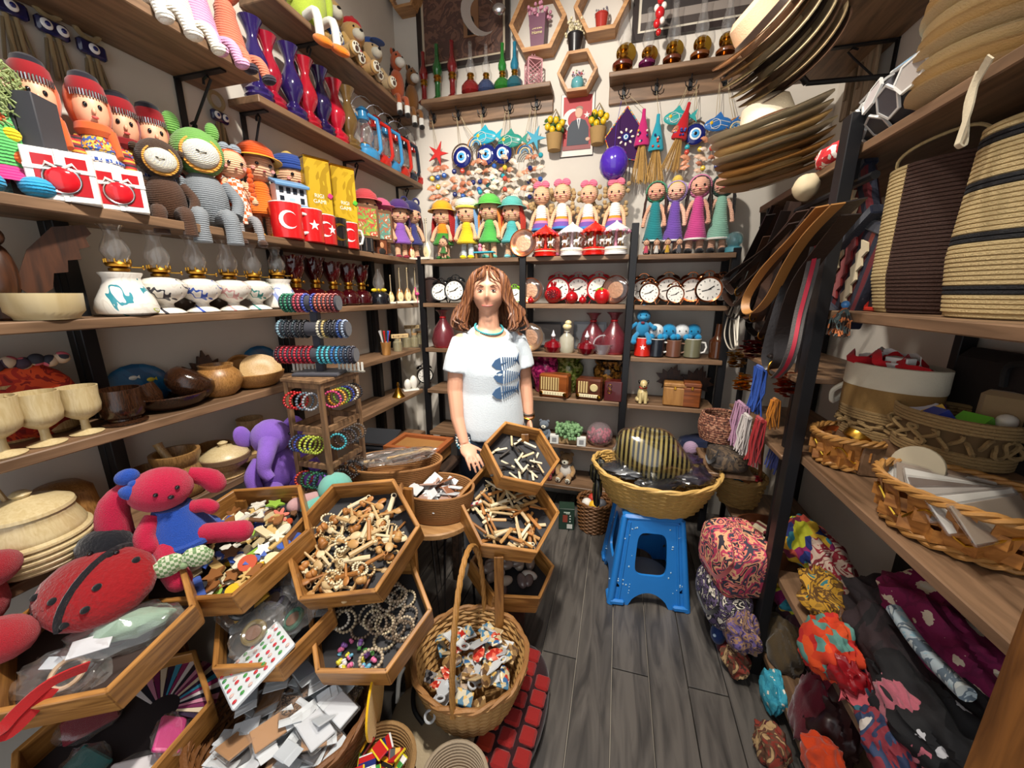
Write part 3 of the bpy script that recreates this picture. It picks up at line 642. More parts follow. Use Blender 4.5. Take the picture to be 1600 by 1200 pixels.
for px,top,lab in ((110,226,'white gift box with red ornament behind a window, left one'),(194,255,'white gift box with red ornament behind a window, right one')):
    p=lf(px,Z,.03);h=(zat(p,top)-Z)*.86;w=h*1.0;RB=plastic('e6e2dc',.3)
    P=[('carton',mat('efece6',.5),[('b',(0,0,h/2),(w,w*.6,h),.002)]),('window',gloss('b01822',.1),[('b',(-w*.22,-w*.301,h*.5),(w*.3,.002,h*.75),.0005),('b',(w*.25,-w*.301,h*.5),(w*.3,.002,h*.75),.0005)]),
         ('ornament',gloss('c81824',.12),[('s',(0,-w*.31,h*.42),(h*.26,.012,h*.26))],[('wire_ring',SILV,[('o',h*.27,.0025,(0,-w*.325,h*.42),(PI/2,0,0))])]),
         ('ribbon',RB,[('b',(0,-w*.305,h*.62),(w*1.01,.003,.009)),('b',(0,-w*.306,h*.5),(.009,.003,h)),('t',[(0,-w*.32,h*.62),(-.022,-w*.35,h*.72),(-.03,-w*.33,h*.6),(0,-w*.32,h*.62)],.0035,5),('t',[(0,-w*.32,h*.62),(.022,-w*.35,h*.74),(.032,-w*.33,h*.62),(0,-w*.32,h*.62)],.0035,5)])]
    fig('gift_box',lab,'gift box',p,FACE_R-.55,1,P)
# sloth and hooded grey animal
def sitter(label,px,top,ins,c,hood,face,rim,name,ears):
    p=lf(px,Z,ins);h=zat(p,top)-Z;f=yarn(c,16)
    P=[('body',f,[('s',(0,0,.28),(.2,.18,.28))]),('head',yarn(hood,16),[('s',(0,0,.72),(.22,.21,.22))]+ears,[('muzzle',yarn('e8e2d0',22),[('s',(0,-.16,.68),(.15,.09,.13))]),('face_rim',yarn(rim),[('o',.15,.018,(0,-.15,.68),(PI/2,0,0))]),('smile',EYE,[('t',[(-.05,-.25,.69),(-.02,-.258,.67),(.03,-.255,.675)],.005,4)])])]
    for sx in (1,-1):
        P += [('arm',f,[('t',[(sx*.17,0,.45),(sx*.26,-.06,.3),(sx*.22,-.13,.14)],[.06,.055,.055])]),('leg',f,[('t',[(sx*.1,-.05,.1),(sx*.12,-.28,.1),(sx*.13,-.33,-.02),(sx*.13,-.34,-.16)],[.085,.075,.07,.075])])]
    fig(name,label,'soft toy',p,FACE_R-.5,h,P)
sitter('brown crochet sloth with cream face sitting by the white boxes',268,208,.1,'4a3020','3c2818',0,'d89a40','crochet_sloth',[('s',(.2,.02,.82),.05),('s',(-.2,.02,.82),.05)])
sitter('grey crochet donkey in a green hood with brown ear',330,190,.1,'7c8288','6aa04c',0,'e09a3c','crochet_donkey',[('s',(.15,.03,.95),(.06,.04,.09)),('s',(-.17,.02,.95),(.07,.04,.1))])
p=lf(378,Z,.1);h=zat(p,222)-Z
doll('orange braided crochet doll with big brown boots',(p.x,p.y,Z+.02),h,FACE_R-.4,hair='e0581a',dress=pat('check_orange','check',['e0622a','e8ddd0'],26),shoes='4a3226',legs='8a8a8e',style='braid',sit=True,hem=.05,hat='8e9aa6',hatk='bow')
p=lf(417,Z,.15);doll('black haired doll in an orange hat with yellow brim',p,zat(p,208)-Z,FACE_R-.3,hair='16141c',dress='e07020',hat='e0561a',hat2='e8a420',shoes='e8a420')
p=lf(468,Z,.16);doll('crochet doll in a round blue cap behind the house box',p,zat(p,228)-Z,FACE_R-.3,hair='d8b860',dress='2a4fa0',hat='2a4894',hatk='beret',style='bun')
p=lf(510,Z,.17);doll('crochet doll in a dark red cap behind the yellow tins',p,zat(p,248)-Z,FACE_R-.3,hair='2a1a14',dress='8a1c24',hat='8e2028',hatk='beret')
p=lf(538,Z,.17);doll('crochet doll in a maroon knitted cap behind the yellow tins',p,zat(p,258)-Z,FACE_R-.3,hair='3a2418',dress='7a2a34',hat='7a2030',hatk='beret')
p=lf(578,Z,.15);doll('doll with pointed coral bonnet behind the picture plaques',p,zat(p,286)-Z,FACE_R-.4,hair='c88a5a',dress='d8788a',hat='c8484e',hatk='brim')
p=lf(602,Z,.12);doll('doll in a pink striped cap near the corner',p,zat(p,300)-Z,FACE_R-.4,hair='6a3a24',dress='c07a9a',hat='c8587e',hatk='cap')
p=lf(628,Z,.08);doll('doll in a purple hat and lavender dress in the corner',p,zat(p,303)-Z,FACE_R-.5,hair='4a2a5a',dress='8a58b4',hat='4a2a6e',hatk='brim',shoes='8a2a3a')
p=lf(646,Z,.06);doll('doll with dark blue cat ears in the corner',p,zat(p,303)-Z,FACE_R-.6,hair='4a2a20',dress='3a3a78',hat='2a2a5a',hatk='ears',shoes='8a2a3a')
# house box, tins, mugs and plaques in front
def yl(px,z,ins):return lf(px,z,ins)
CR_M=mat('ece8de',.5)
def mug(label,px,top,ins,c,mark=None,z=Z,side='l',rim='e8e6e0',group=None,py=None):
    p=lf(px,z,ins) if side == 'l' else bk(px,z,ins);h=zat(p,top)-z;rz=FACE_R-.45 if side == 'l' else -.05
    P=[('cup',gloss(c,.2),[('l',[(0,0),(.4,0),(.43,.02),(.43,.95),(.42,1),(.39,1),(.38,.95),(.38,.06),(0,.06)],24)]),('rim',gloss(rim,.2),[('o',.41,.022,(0,0,.985))]),('handle',gloss(rim,.2),[('t',[(.42,.02,.8),(.62,.04,.78),(.7,.04,.55),(.62,.04,.28),(.42,.02,.22)],.05,8)])]
    wm=gloss('f4f2ee',.2)
    if mark in ('moon','both'):P.append(('crescent',wm,[('f',lambda m:wrap(m,crescent(.25),.437,-.1,.5))]))
    if mark in ('star','both'):P.append(('star',wm,[('f',lambda m:wrap(m,star5(.16),.437,.14 if mark == 'both' else 0,.5))]))
    if mark == 'gold':P.append(('emblem',GOLD,[('f',lambda m:wrap(m,crescent(.3),.437,0,.5))]))
    return fig('mug',label,'mug',p,rz,h,P,group)
def wrap(m,poly,R,x0,z0):
    """flat print bent round a cup"""
    n=len(poly);f=lambda x,z,e:((R+e)*math.sin((x+x0)/R),-(R+e)*math.cos((x+x0)/R),z+z0)
    cx,cy=sum(p[0] for p in poly)/n,sum(p[1] for p in poly)/n
    vs=[f(x,z,.006) for x,z in poly]+[f(x,z,-.02) for x,z in poly]
    m.add(vs,[tuple(range(n))]+[(i,n+i,n+(i+1) % n,(i+1) % n) for i in range(n)])
mug('white mug with a red flag print beneath the house box',452,318,.03,'c81c20','moon')
mug('red mug with a white star beside the flag print mug',486,328,.03,'c41a1e','star')
mug('red mug with a white crescent in the middle of the mug row',508,337,.03,'b81c20','both')
mug('black mug with a gold emblem in the mug row',526,342,.03,'141416','gold',rim='1a1a1c')
mug('red mug with a big white crescent at the end of the row',545,349,.03,'c01a1e','moon')
p=lf(455,Z+.1252,.06);q=.11
t=fig('house_box','white wooden house box with a pale blue roof on the mugs','ornament',p,FACE_R-.45,1,[('wall',mat('dfe4e8',.5),[('b',(0,0,.05),(.12,.06,.1),.001)]),('roof',mat('6d9cc8',.5),[('b',(0,-.01,.107),(.135,.09,.012),.002,(.35,0,0))]),('base_band',mat('5a8cc0',.5),[('b',(0,-.001,.012),(.122,.062,.024),.001)]),('door',mat('a8c4dc',.5),[('b',(0,-.031,.025),(.02,.004,.042))])]
       +[('window',mat('1c2430',.3),[('b',(x_,-.031,z_),(.016,.004,.022))]) for x_ in (-.04,-.013,.013,.04) for z_ in (.04,.075) if not (abs(x_) < .02 and z_ < .05)])
YT=pat('tin_yellow','swirl',['b8941c','c9a426','a8861a','d0ac30'],5,.35)
for px,top,lab in ((498,252,'yellow printed tin standing over the mugs, left one'),(537,265,'yellow printed tin standing over the mugs, right one')):
    p=lf(px,Z+.1,.075);h=zat(p,top)-Z-.1
    t=fig('printed_tin',lab,'tin',p,FACE_R-.45,1,[('can',YT,[('b',(0,0,h/2),(h*.42,h*.36,h),.004)]),('lid',GOLD,[('b',(0,0,h+.003),(h*.43,h*.37,.01),.003)]),('tag',gloss('d83a7a' if px < 510 else '58b838',.3),[('b',(h*.17,-h*.19,h*.45),(.022,.008,.022),.004,(0,.6,0))])])
    text('RIGI\nGAMI',.024,mat('f0ece0'),t,TR(-.004,-h*.183,h*.38) @ RX(PI/2))
    one('shelf_riser','low dark wooden riser under the %s yellow tin' % ('left' if px < 510 else 'right'),'riser',(p.x,p.y,Z),mat('3a2c22',.6),[('b',(0,0,.05),(.075,.075,.1),.002)],FACE_R-.45)
p=lf(455,Z,.075);one('shelf_riser','low dark wooden riser under the house box','riser',(p.x,p.y,Z),mat('3a2c22',.6),[('b',(0,0,.0625),(.09,.05,.125),.002)],FACE_R-.45)
for px,top,bot,c,lab in ((569,318,362,['c8a83a','7aa044','b84a3a','d8c8a0'],'square plaque with a yellow and green picture'),(592,327,360,['8ab0a0','5a8a7a','a86848','c8d0c0'],'square plaque with a green landscape picture')):
    p=lf(px,Z+.075,.06);h=zat(p,top)-p.z
    fig('picture_plaque',lab,'picture',p,FACE_R-.5,1,[('frame',mat('6a4c34',.5),[('b',(0,0,h/2),(h*1.05,.012,h),.003)]),('picture',pat(lab,'swirl',c,22),[('b',(0,-.007,h/2),(h*.86,.003,h*.8))])])
p=lf(570,Z,.035);fig('trinket_box','small black and silver box below the picture plaques','box',p,FACE_R-.5,1,[('box',mat('15161a',.4),[('b',(0,0,.037),(.085,.05,.074),.002)]),('silver_strip',SILV,[('b',(x_,-.026,.037),(.006,.003,.066)) for x_ in (-.03,0,.03)])])
p=lf(597,Z,.04);fig('tabletop_portrait','small dark brown framed portrait below the plaques','picture frame',p,FACE_R-.5,1,[('frame',mat('3a2016',.4),[('b',(0,0,.045),(.075,.012,.09),.002)]),('photo',mat('6e3a20',.5),[('b',(0,-.007,.045),(.06,.002,.075))],[('head',mat('c08a60'),[('s',(0,-.009,.055),(.012,.002,.017))]),('suit',mat('17120f'),[('s',(0,-.009,.02),(.022,.002,.018))])])])
# miniature lutes
def saz(label,p,L,rz,body='c8a060',lean=.12,neck='d8c090',stand=True):
    P=[('bowl',gloss(body,.3),[('l',[(0,0),(.06,.02),(.11,.1),(.12,.18),(.08,.3),(.03,.4),(0,.42)],16,SCL(1,.6,1))],[('soundboard',gloss('e0cda0',.3),[('s',(0,-.055,.16),(.085,.02,.14))])]),('neck',mat(neck,.5),[('b',(0,-.02,.68),(.028,.02,.6),.003)],[('strings',SILV,[('t',[(q,-.075,.1),(q,-.035,.95)],.0025,4) for q in (-.008,0,.008)])]),('pegs',mat('2a1a10',.5),[('t',[(-.04,-.02,z_),(.04,-.02,z_)],.008,5) for z_ in (.86,.91,.95)])]
    if stand:P.append(('stand',mat('e4dccb',.5),[('b',(0,-.02,-.0),(.26,.2,.06),.005)]))
    return fig('miniature_lute',label,'lute',p,rz,L,P,None,None)
p=lf(644,Z+.006,.03);saz('miniature reddish lute standing before the purple hat doll',p,.2,FACE_R-.6,'a03c1a',0,'d8b070')
p=bk(668,Z+.008,.03);saz('miniature white lute on a cream stand at the shelf corner',p,.26,-.1,'e8e0cc',0,'e0d4b8')
# ================================================================ second shelf, left wall
Z=SZ[1]
DKW=wood('4a2a18','24140c',3,'Z',.4);LTW=wood('c7a878','a5824f',3,'Z',.4);PALE=wood('c8b68c','bba679',2,'Z',.35);MIDW=wood('a87a44','7d5428',4,'Z',.35)
# carved eagle at the left edge
p=lf(22,Z,.1)
def wing(m,sx):
    pts=[(sx*.02,.1),(sx*.06,.2),(sx*.12,.27),(sx*.19,.285),(sx*.2,.26),(sx*.185,.245),(sx*.19,.22),(sx*.165,.21),(sx*.165,.18),(sx*.135,.175),(sx*.13,.14),(sx*.1,.135),(sx*.09,.09),(sx*.05,.06)]
    m.prism(pts if sx > 0 else pts[::-1],.016,TR(0,.008,0) @ RX(PI/2))
fig('carved_eagle','dark carved wooden eagle with spread wings beside the pale bowl','sculpture',p,FACE_R-.35,.84,[('body',DKW,[('s',(0,0,.13),(.035,.04,.09)),('s',(0,-.03,.23),(.026,.035,.028)),('t',[(0,-.05,.23),(0,-.075,.225),(0,-.08,.21)],[.014,.009,.003])]),('wing',DKW,[('f',lambda m:wing(m,1))]),('wing',DKW,[('f',lambda m:wing(m,-1))]),('base',DKW,[('b',(0,0,.022),(.12,.08,.044),.006)])])
p=lf(76,Z,.05);h=zat(p,458)-Z
fig('wooden_bowl','pale straight sided wooden bowl on the lamp shelf','bowl',p,0,1,[('bowl',PALE,[('l',[(0,0),(.055,0),(.058,.008),(.068,.02),(.07,h),(.065,h),(.063,.025),(0,.02)],28)])])
# white ceramic oil lamps
def oil_lamp(label,p,h,base,prof,rb=.5,chim=None,swirl=None,group=None,burner=BRASS,foot=None,chprof=None,hb=None):
    """base profile covers z 0..hb (unit height), then burner and chimney"""
    hb=hb or prof[-1][1]
    P=[('font',base,[('l',prof,28)])]
    if foot:P.append(('foot',base,[('l',foot,24)]))
    b=.105
    P.append(('burner',burner,[('l',[(b*.55,hb-.01),(b*.9,hb+.005),(b*.9,hb+.03),(b*.6,hb+.04),(b*1.0,hb+.055),(b*1.12,hb+.08),(b*1.0,hb+.1),(b*.5,hb+.1),(0,hb+.12)],18)],[('prong',burner,[('b',(b*1.05*math.cos(a),b*1.05*math.sin(a),hb+.115),(.018,.018,.045),.003) for a in [PI/4*i for i in range(8)]]),('wick_knob',burner,[('t',[(b,0,hb+.05),(b*1.9,0,hb+.05)],.008,6),('s',(b*2.0,0,hb+.05),(.012,.028,.028))])]))
    hc=hb+.1;q=1-hc
    P.append(('chimney',chim or CLEAR,[('l',chprof or [(.085,hc),(.1,hc+.06*q),(.135,hc+.28*q),(.125,hc+.42*q),(.075,hc+.68*q),(.065,hc+.78*q),(.085,hc+.92*q),(.115,1)],22)]))
    return fig('oil_lamp',label,'oil lamp',p,FACE_R-.7,h,P,group)
SQ=[(0,0),(.2,0),(.27,.03),(.285,.09),(.26,.18),(.2,.3),(.165,.38),(.165,.43),(.19,.47),(.19,.485),(.1,.49),(0,.5)]
GOB=[(.07,.1),(.08,.13),(.19,.2),(.255,.3),(.25,.37),(.17,.43),(.09,.45),(0,.46)]
FT=[(0,0),(.19,0),(.2,.012),(.15,.05),(.08,.085),(.07,.12)]
def ceram(n,*cols):return pat('ceramic_'+n,'swirl',['e4ded2','e9e4da',cols[0],'e9e4da','e6e0d6','e9e4da','ded8cc','e9e4da','e6e2d8','e9e4da',cols[1],'e9e4da'],1.7,.12,bump=0)
for i,(px,top,kd,cc,lab) in enumerate(((203,346,0,('3a8a98','b8c850'),'bulbous white oil lamp with teal and lime swirls, nearest of its row'),(263,358,1,('3a3a44','b8685a'),'white footed oil lamp with black and red swirl'),(319,365,1,('3a58b0','4a68c0'),'white footed oil lamp with a blue streak'),(367,372,1,('d09a98','4a4048'),'white footed oil lamp with pink and grey lines'),(404,378,1,('3a8a84','8ab0a0'),'white footed oil lamp with green swirl'),(441,382,0,('8a98c8','a8b4d8'),'white pear shaped oil lamp with pale blue flowers, last of its row'))):
    p=lf(px,Z,.07 if i else .06);h=min(.25,zat(p,top)-Z)
    oil_lamp(lab,p,h,ceram('abcdef'[i],*cc),SQ if kd == 0 else GOB,foot=FT if kd else None)
for px,y0,lab in ((285,470,'small dark ceramic lamp font behind the streaked lamps'),(345,472,'small brown ceramic lamp font behind the pink lined lamp')):
    p=lf(px,Z,.165);lathe_thing('lamp_font',lab,'lamp',p,[(0,0),(.3,0),(.45,.3),(.48,.6),(.3,.9),(.15,1),(0,1)],gloss('6a5a50'),.09)
# ruby glass lamps
RUBY=glass('5a0610',.45);RUBYD=gloss('35060c',.1)
def ruffle(m):
    n=40
    def g(u,v):
        a=u*2*PI;r=.1+.09*math.sin(min(1,v*1.25)*PI*.75)+(.06*v**4);rr=r*(1+.1*v**3*math.sin(a*8));return (rr*math.cos(a),rr*math.sin(a),.56+.44*v+.02*v**3*math.cos(a*8))
    m.grid(g,n,10,None,True)
for i,(px,top) in enumerate(((467,400),(497,404),(524,410),(547,413),(567,415))):
    p=lf(px,Z,.1 if i != 1 else .12);h=min(.25,zat(p,top)-Z)
    fig('ruby_oil_lamp','ruby glass oil lamp with ruffled shade, %s of five behind the bracelets' % ('first','second','third','fourth','last')[i],'oil lamp',p,0,h,
        [('font',RUBYD,[('l',[(0,0),(.2,0),(.26,.05),(.27,.18),(.2,.32),(.09,.38),(0,.4)],24)]),('burner',BRASS,[('l',[(.07,.38),(.1,.4),(.1,.47),(.06,.48),(.11,.52),(.1,.57),(0,.58)],16)],[('wick_knob',BRASS,[('t',[(.1,0,.5),(.2,0,.5)],.01,6),('s',(.21,0,.5),(.012,.03,.03))])]),('shade',RUBY,[('f',ruffle)])])
p=lf(594,Z,.07);h=zat(p,420)-Z
fig('oil_lamp','oil lamp with black base and yellow petal collar near the little lutes','oil lamp',p,0,h,[('font',gloss('15151a'),[('l',[(0,0),(.28,0),(.3,.05),(.28,.25),(.2,.34),(0,.36)],22)]),('collar',gloss('d0b020',.3),[('s',(.15*math.cos(a),.15*math.sin(a),.4),(.09,.035,.05),(0,0,a)) for a in [PI/3*i for i in range(6)]]),('chimney',CLEAR,[('l',[(.1,.42),(.17,.58),(.14,.72),(.07,.9),(.08,1)],18)])])
for i,px in enumerate((612,626,638,650,661)):
    p=lf(px,Z+.008,.025+.012*(i % 2));h=zat(p,418 if i else 430)-Z
    t=saz('miniature lute on a cream name stand, %s of five on the lamp shelf' % ('first','second','third','fourth','last')[i],p,h*.98,FACE_R-.75,('c8a860','9a6a3a','b88a50','c8b080','d0b888')[i])
p=lf(652,Z+.05,.012);one('flamingo_figurine','tiny pink flamingo perched on a lute stand','figurine',(p.x,p.y,Z),mat('e0508a',.5),[('s',(0,0,.06),(.014,.02,.012)),('t',[(0,-.015,.065),(0,-.025,.085),(0,-.02,.1),(0,-.032,.1)],[.005,.004,.005,.002]),('t',[(0,0,.055),(0,0,.0)],.002,4)])
p=bk(676,Z,.1);fig('round_tray','round dark wooden tray standing in the corner of the lamp shelf','tray',(p.x-.01,p.y,Z+.088),.2,1,[('disc',mat('33201a',.4),[('l',[(0,-.006),(.085,-.006),(.088,0),(.085,.012),(.078,.012),(.074,.004),(0,.004)],32,RX(PI/2))])])
# ================================================================ third shelf, left wall
Z=SZ[2]
def goblet(label,px,top,ins,m=PALE,w=.84,z=Z):
    p=lf(px,z,ins);h=zat(p,top)-z
    lathe_thing('wooden_goblet',label,'goblet',p,[(0,0),(.3*w,0),(.31*w,.02),(.2*w,.05),(.09*w,.09),(.075*w,.2),(.08*w,.3),(.2*w,.36),(.34*w,.46),(.37*w,.6),(.36*w,.8),(.38*w,1),(.35*w,1),(.33*w,.6),(.2*w,.42),(0,.4)],m,h,26)
goblet('pale turned wooden goblet cut by the left edge',8,622,.045)
goblet('pale turned wooden goblet, second from the left edge',75,613,.05)
goblet('pale turned wooden goblet next to the dark cup',137,604,.055)
goblet('wooden goblet standing behind the first two goblets',28,600,.17,LTW)
p=lf(88,Z,.17);lathe_thing('wooden_cup','light wooden cup behind the goblets','cup',p,[(0,0),(.4,0),(.5,.1),(.52,1),(.46,1),(.44,.1),(0,.08)],LTW,.1)
p=lf(197,Z,.06);h=zat(p,607)-Z;DG=wood('3a2214','1c100a',3,'Z',.15)
lathe_thing('wooden_cup','glossy dark brown turned cup on a wide foot','cup',p,[(0,0),(.48,0),(.5,.05),(.36,.12),(.36,.16),(.46,.25),(.5,.5),(.48,1),(.44,1),(.45,.5),(.4,.25),(0,.2)],DG,h,28)
p=lf(268,Z,.11);w=.11
lathe_thing('wooden_bowl','wide dark glossy wooden bowl under the round dark box','bowl',p,[(0,0),(.6,0),(.85,.15),(1,.42),(.97,.45),(.8,.2),(0,.12)],DG,w,30)
p2=lf(284,Z+.03,.1);lathe_thing('wooden_jar','round dark glossy wooden lidded box in the dark bowl','jar',p2,[(0,0),(.5,.02),(.85,.3),(.95,.65),(.9,.95),(.75,1.15),(.6,1.2),(.58,1.15),(.3,1.22),(0,1.2)],DG,.075,28,rot=(-.5,.35,0))
p2=lf(240,Z+.025,.12);lathe_thing('wooden_cup','small dark turned cup lying in the dark bowl','cup',p2,[(0,0),(.4,0),(.5,.3),(.46,.9),(.4,.9),(.42,.3),(0,.15)],DG,.07,22,rot=(.2,-.3,0))
p=lf(345,Z,.1);lathe_thing('wooden_vase','round light brown wooden pot between the bowls','pot',p,[(0,0),(.35,0),(.5,.15),(.6,.4),(.55,.65),(.4,.8),(.42,.9),(.37,.9),(.34,.8),(.5,.45),(0,.2)],MIDW,zat(p,568)-Z+.01,26)
p=lf(402,Z,.1);lathe_thing('wooden_bowl','wide carved light wooden bowl holding a turned plate','bowl',p,[(0,0),(.6,0),(.75,.1),(.95,.35),(1,.55),(.95,.57),(.88,.38),(.7,.15),(0,.1)],MIDW,.105,30)
p2=lf(408,Z+.06,.08);lathe_thing('wooden_plate','pale turned plate leaning in the carved bowl','plate',p2,[(0,0),(.5,0),(.8,.1),(1,.22),(.98,.26),(.75,.16),(.5,.08),(.3,.1),(0,.1)],LTW,.075,30,rot=(.35,.75,0))
p2=lf(378,Z+.055,.15);lathe_thing('wooden_bowl','dark small bowl tipped behind the pale plate','bowl',p2,[(0,0),(.6,0),(.95,.4),(1,.6),(.9,.6),(.8,.35),(0,.12)],MIDW,.065,26,rot=(.3,1.0,0))
def fishplate(label,px,py,ins,r):
    p=lf(px,Z,ins);pz=p+Vector((0,0,r*.98))
    P=[('plate',pat('fish_plate','swirl',['1f5a86','22628e','1d547e','276a94'],5,.3),[('s',(0,0,0),(r*1.25,.012,r))])]
    for k,(x_,z_,c) in enumerate(((.4,.2,'d8c030'),(-.2,.4,'e0e0d8'),(-.3,-.25,'c05030'),(.25,-.35,'e8e4d8'))):
        P.append(('fish',gloss(c,.3),[('s',(x_*r,-.011,z_*r),(r*.16,.004,r*.1)),('p',[(0,0),(r*.12,r*.08),(r*.12,-r*.08)],.003,(x_*r+r*.12,-.009,z_*r),(PI/2,0,0))]))
    fig('fish_plate',label,'plate',pz,FACE_R,1,P,None,(-.18,0,FACE_R))
fishplate('blue oval plate with fish behind the dark bowls',226,560,.185,.075)
fishplate('blue oval plate with fish behind the carved bowl',413,530,.19,.075)
def leafpoly(s=1):return [(x_*s,y_*s) for x_,y_ in [(0,-1),(.08,-.4),(.35,-.6),(.35,-.35),(.75,-.35),(.6,-.1),(.95,.15),(.6,.25),(.65,.5),(.35,.4),(.25,.75),(.12,.65),(0,1),(-.12,.65),(-.25,.75),(-.35,.4),(-.65,.5),(-.6,.25),(-.95,.15),(-.6,-.1),(-.75,-.35),(-.35,-.35),(-.35,-.6),(-.08,-.4)]]
p=lf(322,Z+.08,.2);one('wooden_leaf','dark wooden maple leaf dish leaning on the wall behind the bowls','leaf dish',p,DKW,[('p',leafpoly(.08),.01,(0,0,0),(PI/2-.15,0,0))],FACE_R)
# red embroidered bag at the left edge
p=lf(40,Z,.15)
fig('embroidered_bag','red orange embroidered pouch with pompoms behind the goblets','bag',p,FACE_R-.3,1,[('pouch',pat('red_pouch','swirl',['7a1410','a82414','d0481c','8a1a12','c03018'],16),[('f',lambda m:lump(m,(0,0,.1),(.115,.035,.11),2,.12,2,24,14))]),('pompom_trim',pat('pompoms','cells',['c05a6a','3a2a3a','b8a088','2a2a34'],40),[('s',(-.1+.022*i,-.02,.2+.006*(i % 2)),.016) for i in range(10)])]+[(q[0],q[1],[('s',(sh_[1][0]+.02,sh_[1][1]-.04,sh_[1][2]+.1),sh_[2]) for sh_ in q[2]]) for q in ((nazar_parts(.02)[0][0],NAZ[0],nazar_parts(.02)[0][2]),('iris',NAZ[1],[('s',(0,-.006,0),(.011,.003,.011))]))])
# cups with brushes and small name blocks beyond the bracelets
p=lf(604,Z,.05);fig('brush_cup','brown cup holding red and blue handled spoons','cup',p,0,1,[('cup',MIDW,[('l',[(0,0),(.025,0),(.028,.05),(.032,.08),(.028,.08),(0,.02)],18)])]+[('spoon',gloss(c,.3),[('t',[(x_*.3,0,.03),(x_,y_,.12),(x_*1.2,y_*1.2,.15)],[.003,.004,.008],6)]) for c,x_,y_ in (('c82828',.02,.01),('2a6ac0',.03,-.015),('c8c8c8',-.025,-.01),('b8b0a0',-.035,.012),('c02a2a',.008,-.02))])
SIGNW=mat('c9ad7c',.6)
for px,z_,s_,lab in ((626,Z+.1,'KELEBEK','small wooden name block with burnt marks, lower one'),(645,Z+.135,'ISTANBUL','small wooden name block with burnt marks, upper one')):
    p=lf(px,Z,.05 if px < 640 else .12)
    t=fig('name_sign',lab,'sign',p,FACE_R-.8,1,[('block',SIGNW,[('b',(0,0,z_-Z),(.11,.012,.026),.002)]),('stick',SIGNW,[('b',(0,.004,(z_-Z)/2),(.01,.008,z_-Z))])])
    mk('burnt_lettering',mat('4a3420'),[('b',(-.042+.0105*i,-.0062,z_-Z),(.0035 if i % 3 else .006,.001,.013)) for i in range(9)],t)
for i,px in enumerate((622,636,648,656)):
    p=lf(px,Z,.11 if i % 2 else .07);lathe_thing('glass_jar','little glass jar with cork, %s in the row under the name blocks' % ('first','second','third','last')[i],'jar',p,[(0,0),(.35,0),(.36,.7),(.25,.8),(.25,1),(.22,1),(.2,.8),(.32,.68),(.31,.05),(0,.05)],glass('d8d0b0',.25),.085,16,[('cork',mat('a8845a'),[('l',[(0,.95),(.22,.95),(.24,1.15),(0,1.15)],12)])])
# ================================================================ fourth shelf, left wall
Z=SZ[3]
p=lf(66,Z-.0,.06);h=zat(p,770)-Z
fig('honey_pot','large ribbed pale wooden honey pot with dipper at the left edge','pot',p,0,h,[('pot',PALE,[('l',[(0,0),(.4,0)]+[(.42+.1*math.sin(PI*min(1,(i+3)/26))+(.028 if i % 3 else -.012)*(i < 16),.03+.0275*i) for i in range(26)]+[(.4,.76),(.34,.74),(0,.74)],32)]),('lid',PALE,[('l',[(.44,.75),(.43,.79),(.3,.87),(.1,.92),(.07,.94),(.1,.98),(.06,1.02),(0,1.03)],28)]),('dipper',LTW,[('t',[(-.15,-.05,.8),(-.26,-.1,1.15)],.028,8)])])
p=lf(110,Z,.17);lathe_thing('wooden_pot','dark wooden pot behind the honey pot','pot',p,[(0,0),(.4,0),(.5,.3),(.45,.8),(.3,.95),(0,1)],MIDW,.15)
p=lf(287,Z,.08);h=zat(p,702)-Z
fig('mortar','brown wooden mortar with a pestle leaning in it','mortar',p,0,h,[('mortar_cup',wood('9a7444','6d4c26',4,'Z',.4),[('l',[(0,0),(.36,0),(.42,.06),(.45,.25),(.38,.5),(.33,.66),(.37,.72),(.42,.85),(.42,.95),(.36,.95),(.3,.7),(.3,.3),(0,.2)],28)]),('pestle',LTW,[('t',[(.05,.02,.3),(-.3,-.05,.98),(-.36,-.06,1.1)],[.1,.07,.09])])])
p=lf(357,Z,.06);h=zat(p,690)-Z
fig('sugar_bowl','light wooden lidded sugar bowl with bark band beside the elephant','bowl',p,0,h,[('bowl',LTW,[('l',[(0,0),(.4,0),(.42,.04),(.28,.12),(.26,.18),(.5,.35),(.6,.52),(.58,.6),(0,.6)],28)],[('bark_band',mat('6a5038',.9,0,.6,60),[('l',[(.59,.48),(.615,.5),(.61,.62),(.57,.63)],28)])]),('lid',PALE,[('l',[(.57,.62),(.54,.68),(.3,.82),(.1,.87),(.09,.92),(.12,.97),(.06,1.01),(0,1.02)],26)])])
for px,lab in ((236,'dark wooden bowl at the back of the mortar shelf'),(335,'round wooden pot hidden behind the sugar bowl')):
    p=lf(px,Z,.16);lathe_thing('wooden_bowl',lab,'bowl',p,[(0,0),(.4,0),(.6,.4),(.62,.8),(.55,.8),(.5,.4),(0,.2)],MIDW,.12)
p=lf(398,Z,.17);lathe_thing('wooden_goblet','thin wooden goblet behind the purple elephant','goblet',p,[(0,0),(.3,0),(.1,.1),(.08,.4),(.3,.6),(.33,1),(.28,1),(0,.5)],LTW,.15)
# far end of the fourth shelf
p=lf(623,Z,.05);lathe_thing('brass_bell','small brass hand bell on the shelf behind the counter','bell',p,[(0,0),(.4,0),(.42,.05),(.25,.3),(.2,.55),(.08,.62),(.06,.7),(.1,.8),(.06,1),(0,1)],BRASS,.1)
p=lf(642,Z,.06);one('owl_figurine','pair of white egg shaped owl figurines on a pink base','figurine',p,gloss('e6e2d8',.3),[('s',(-.02,0,.045),(.026,.024,.04)),('s',(.025,.01,.055),(.028,.026,.05)),('b',(0,0,.006),(.11,.06,.012),.003)],FACE_R-.8)
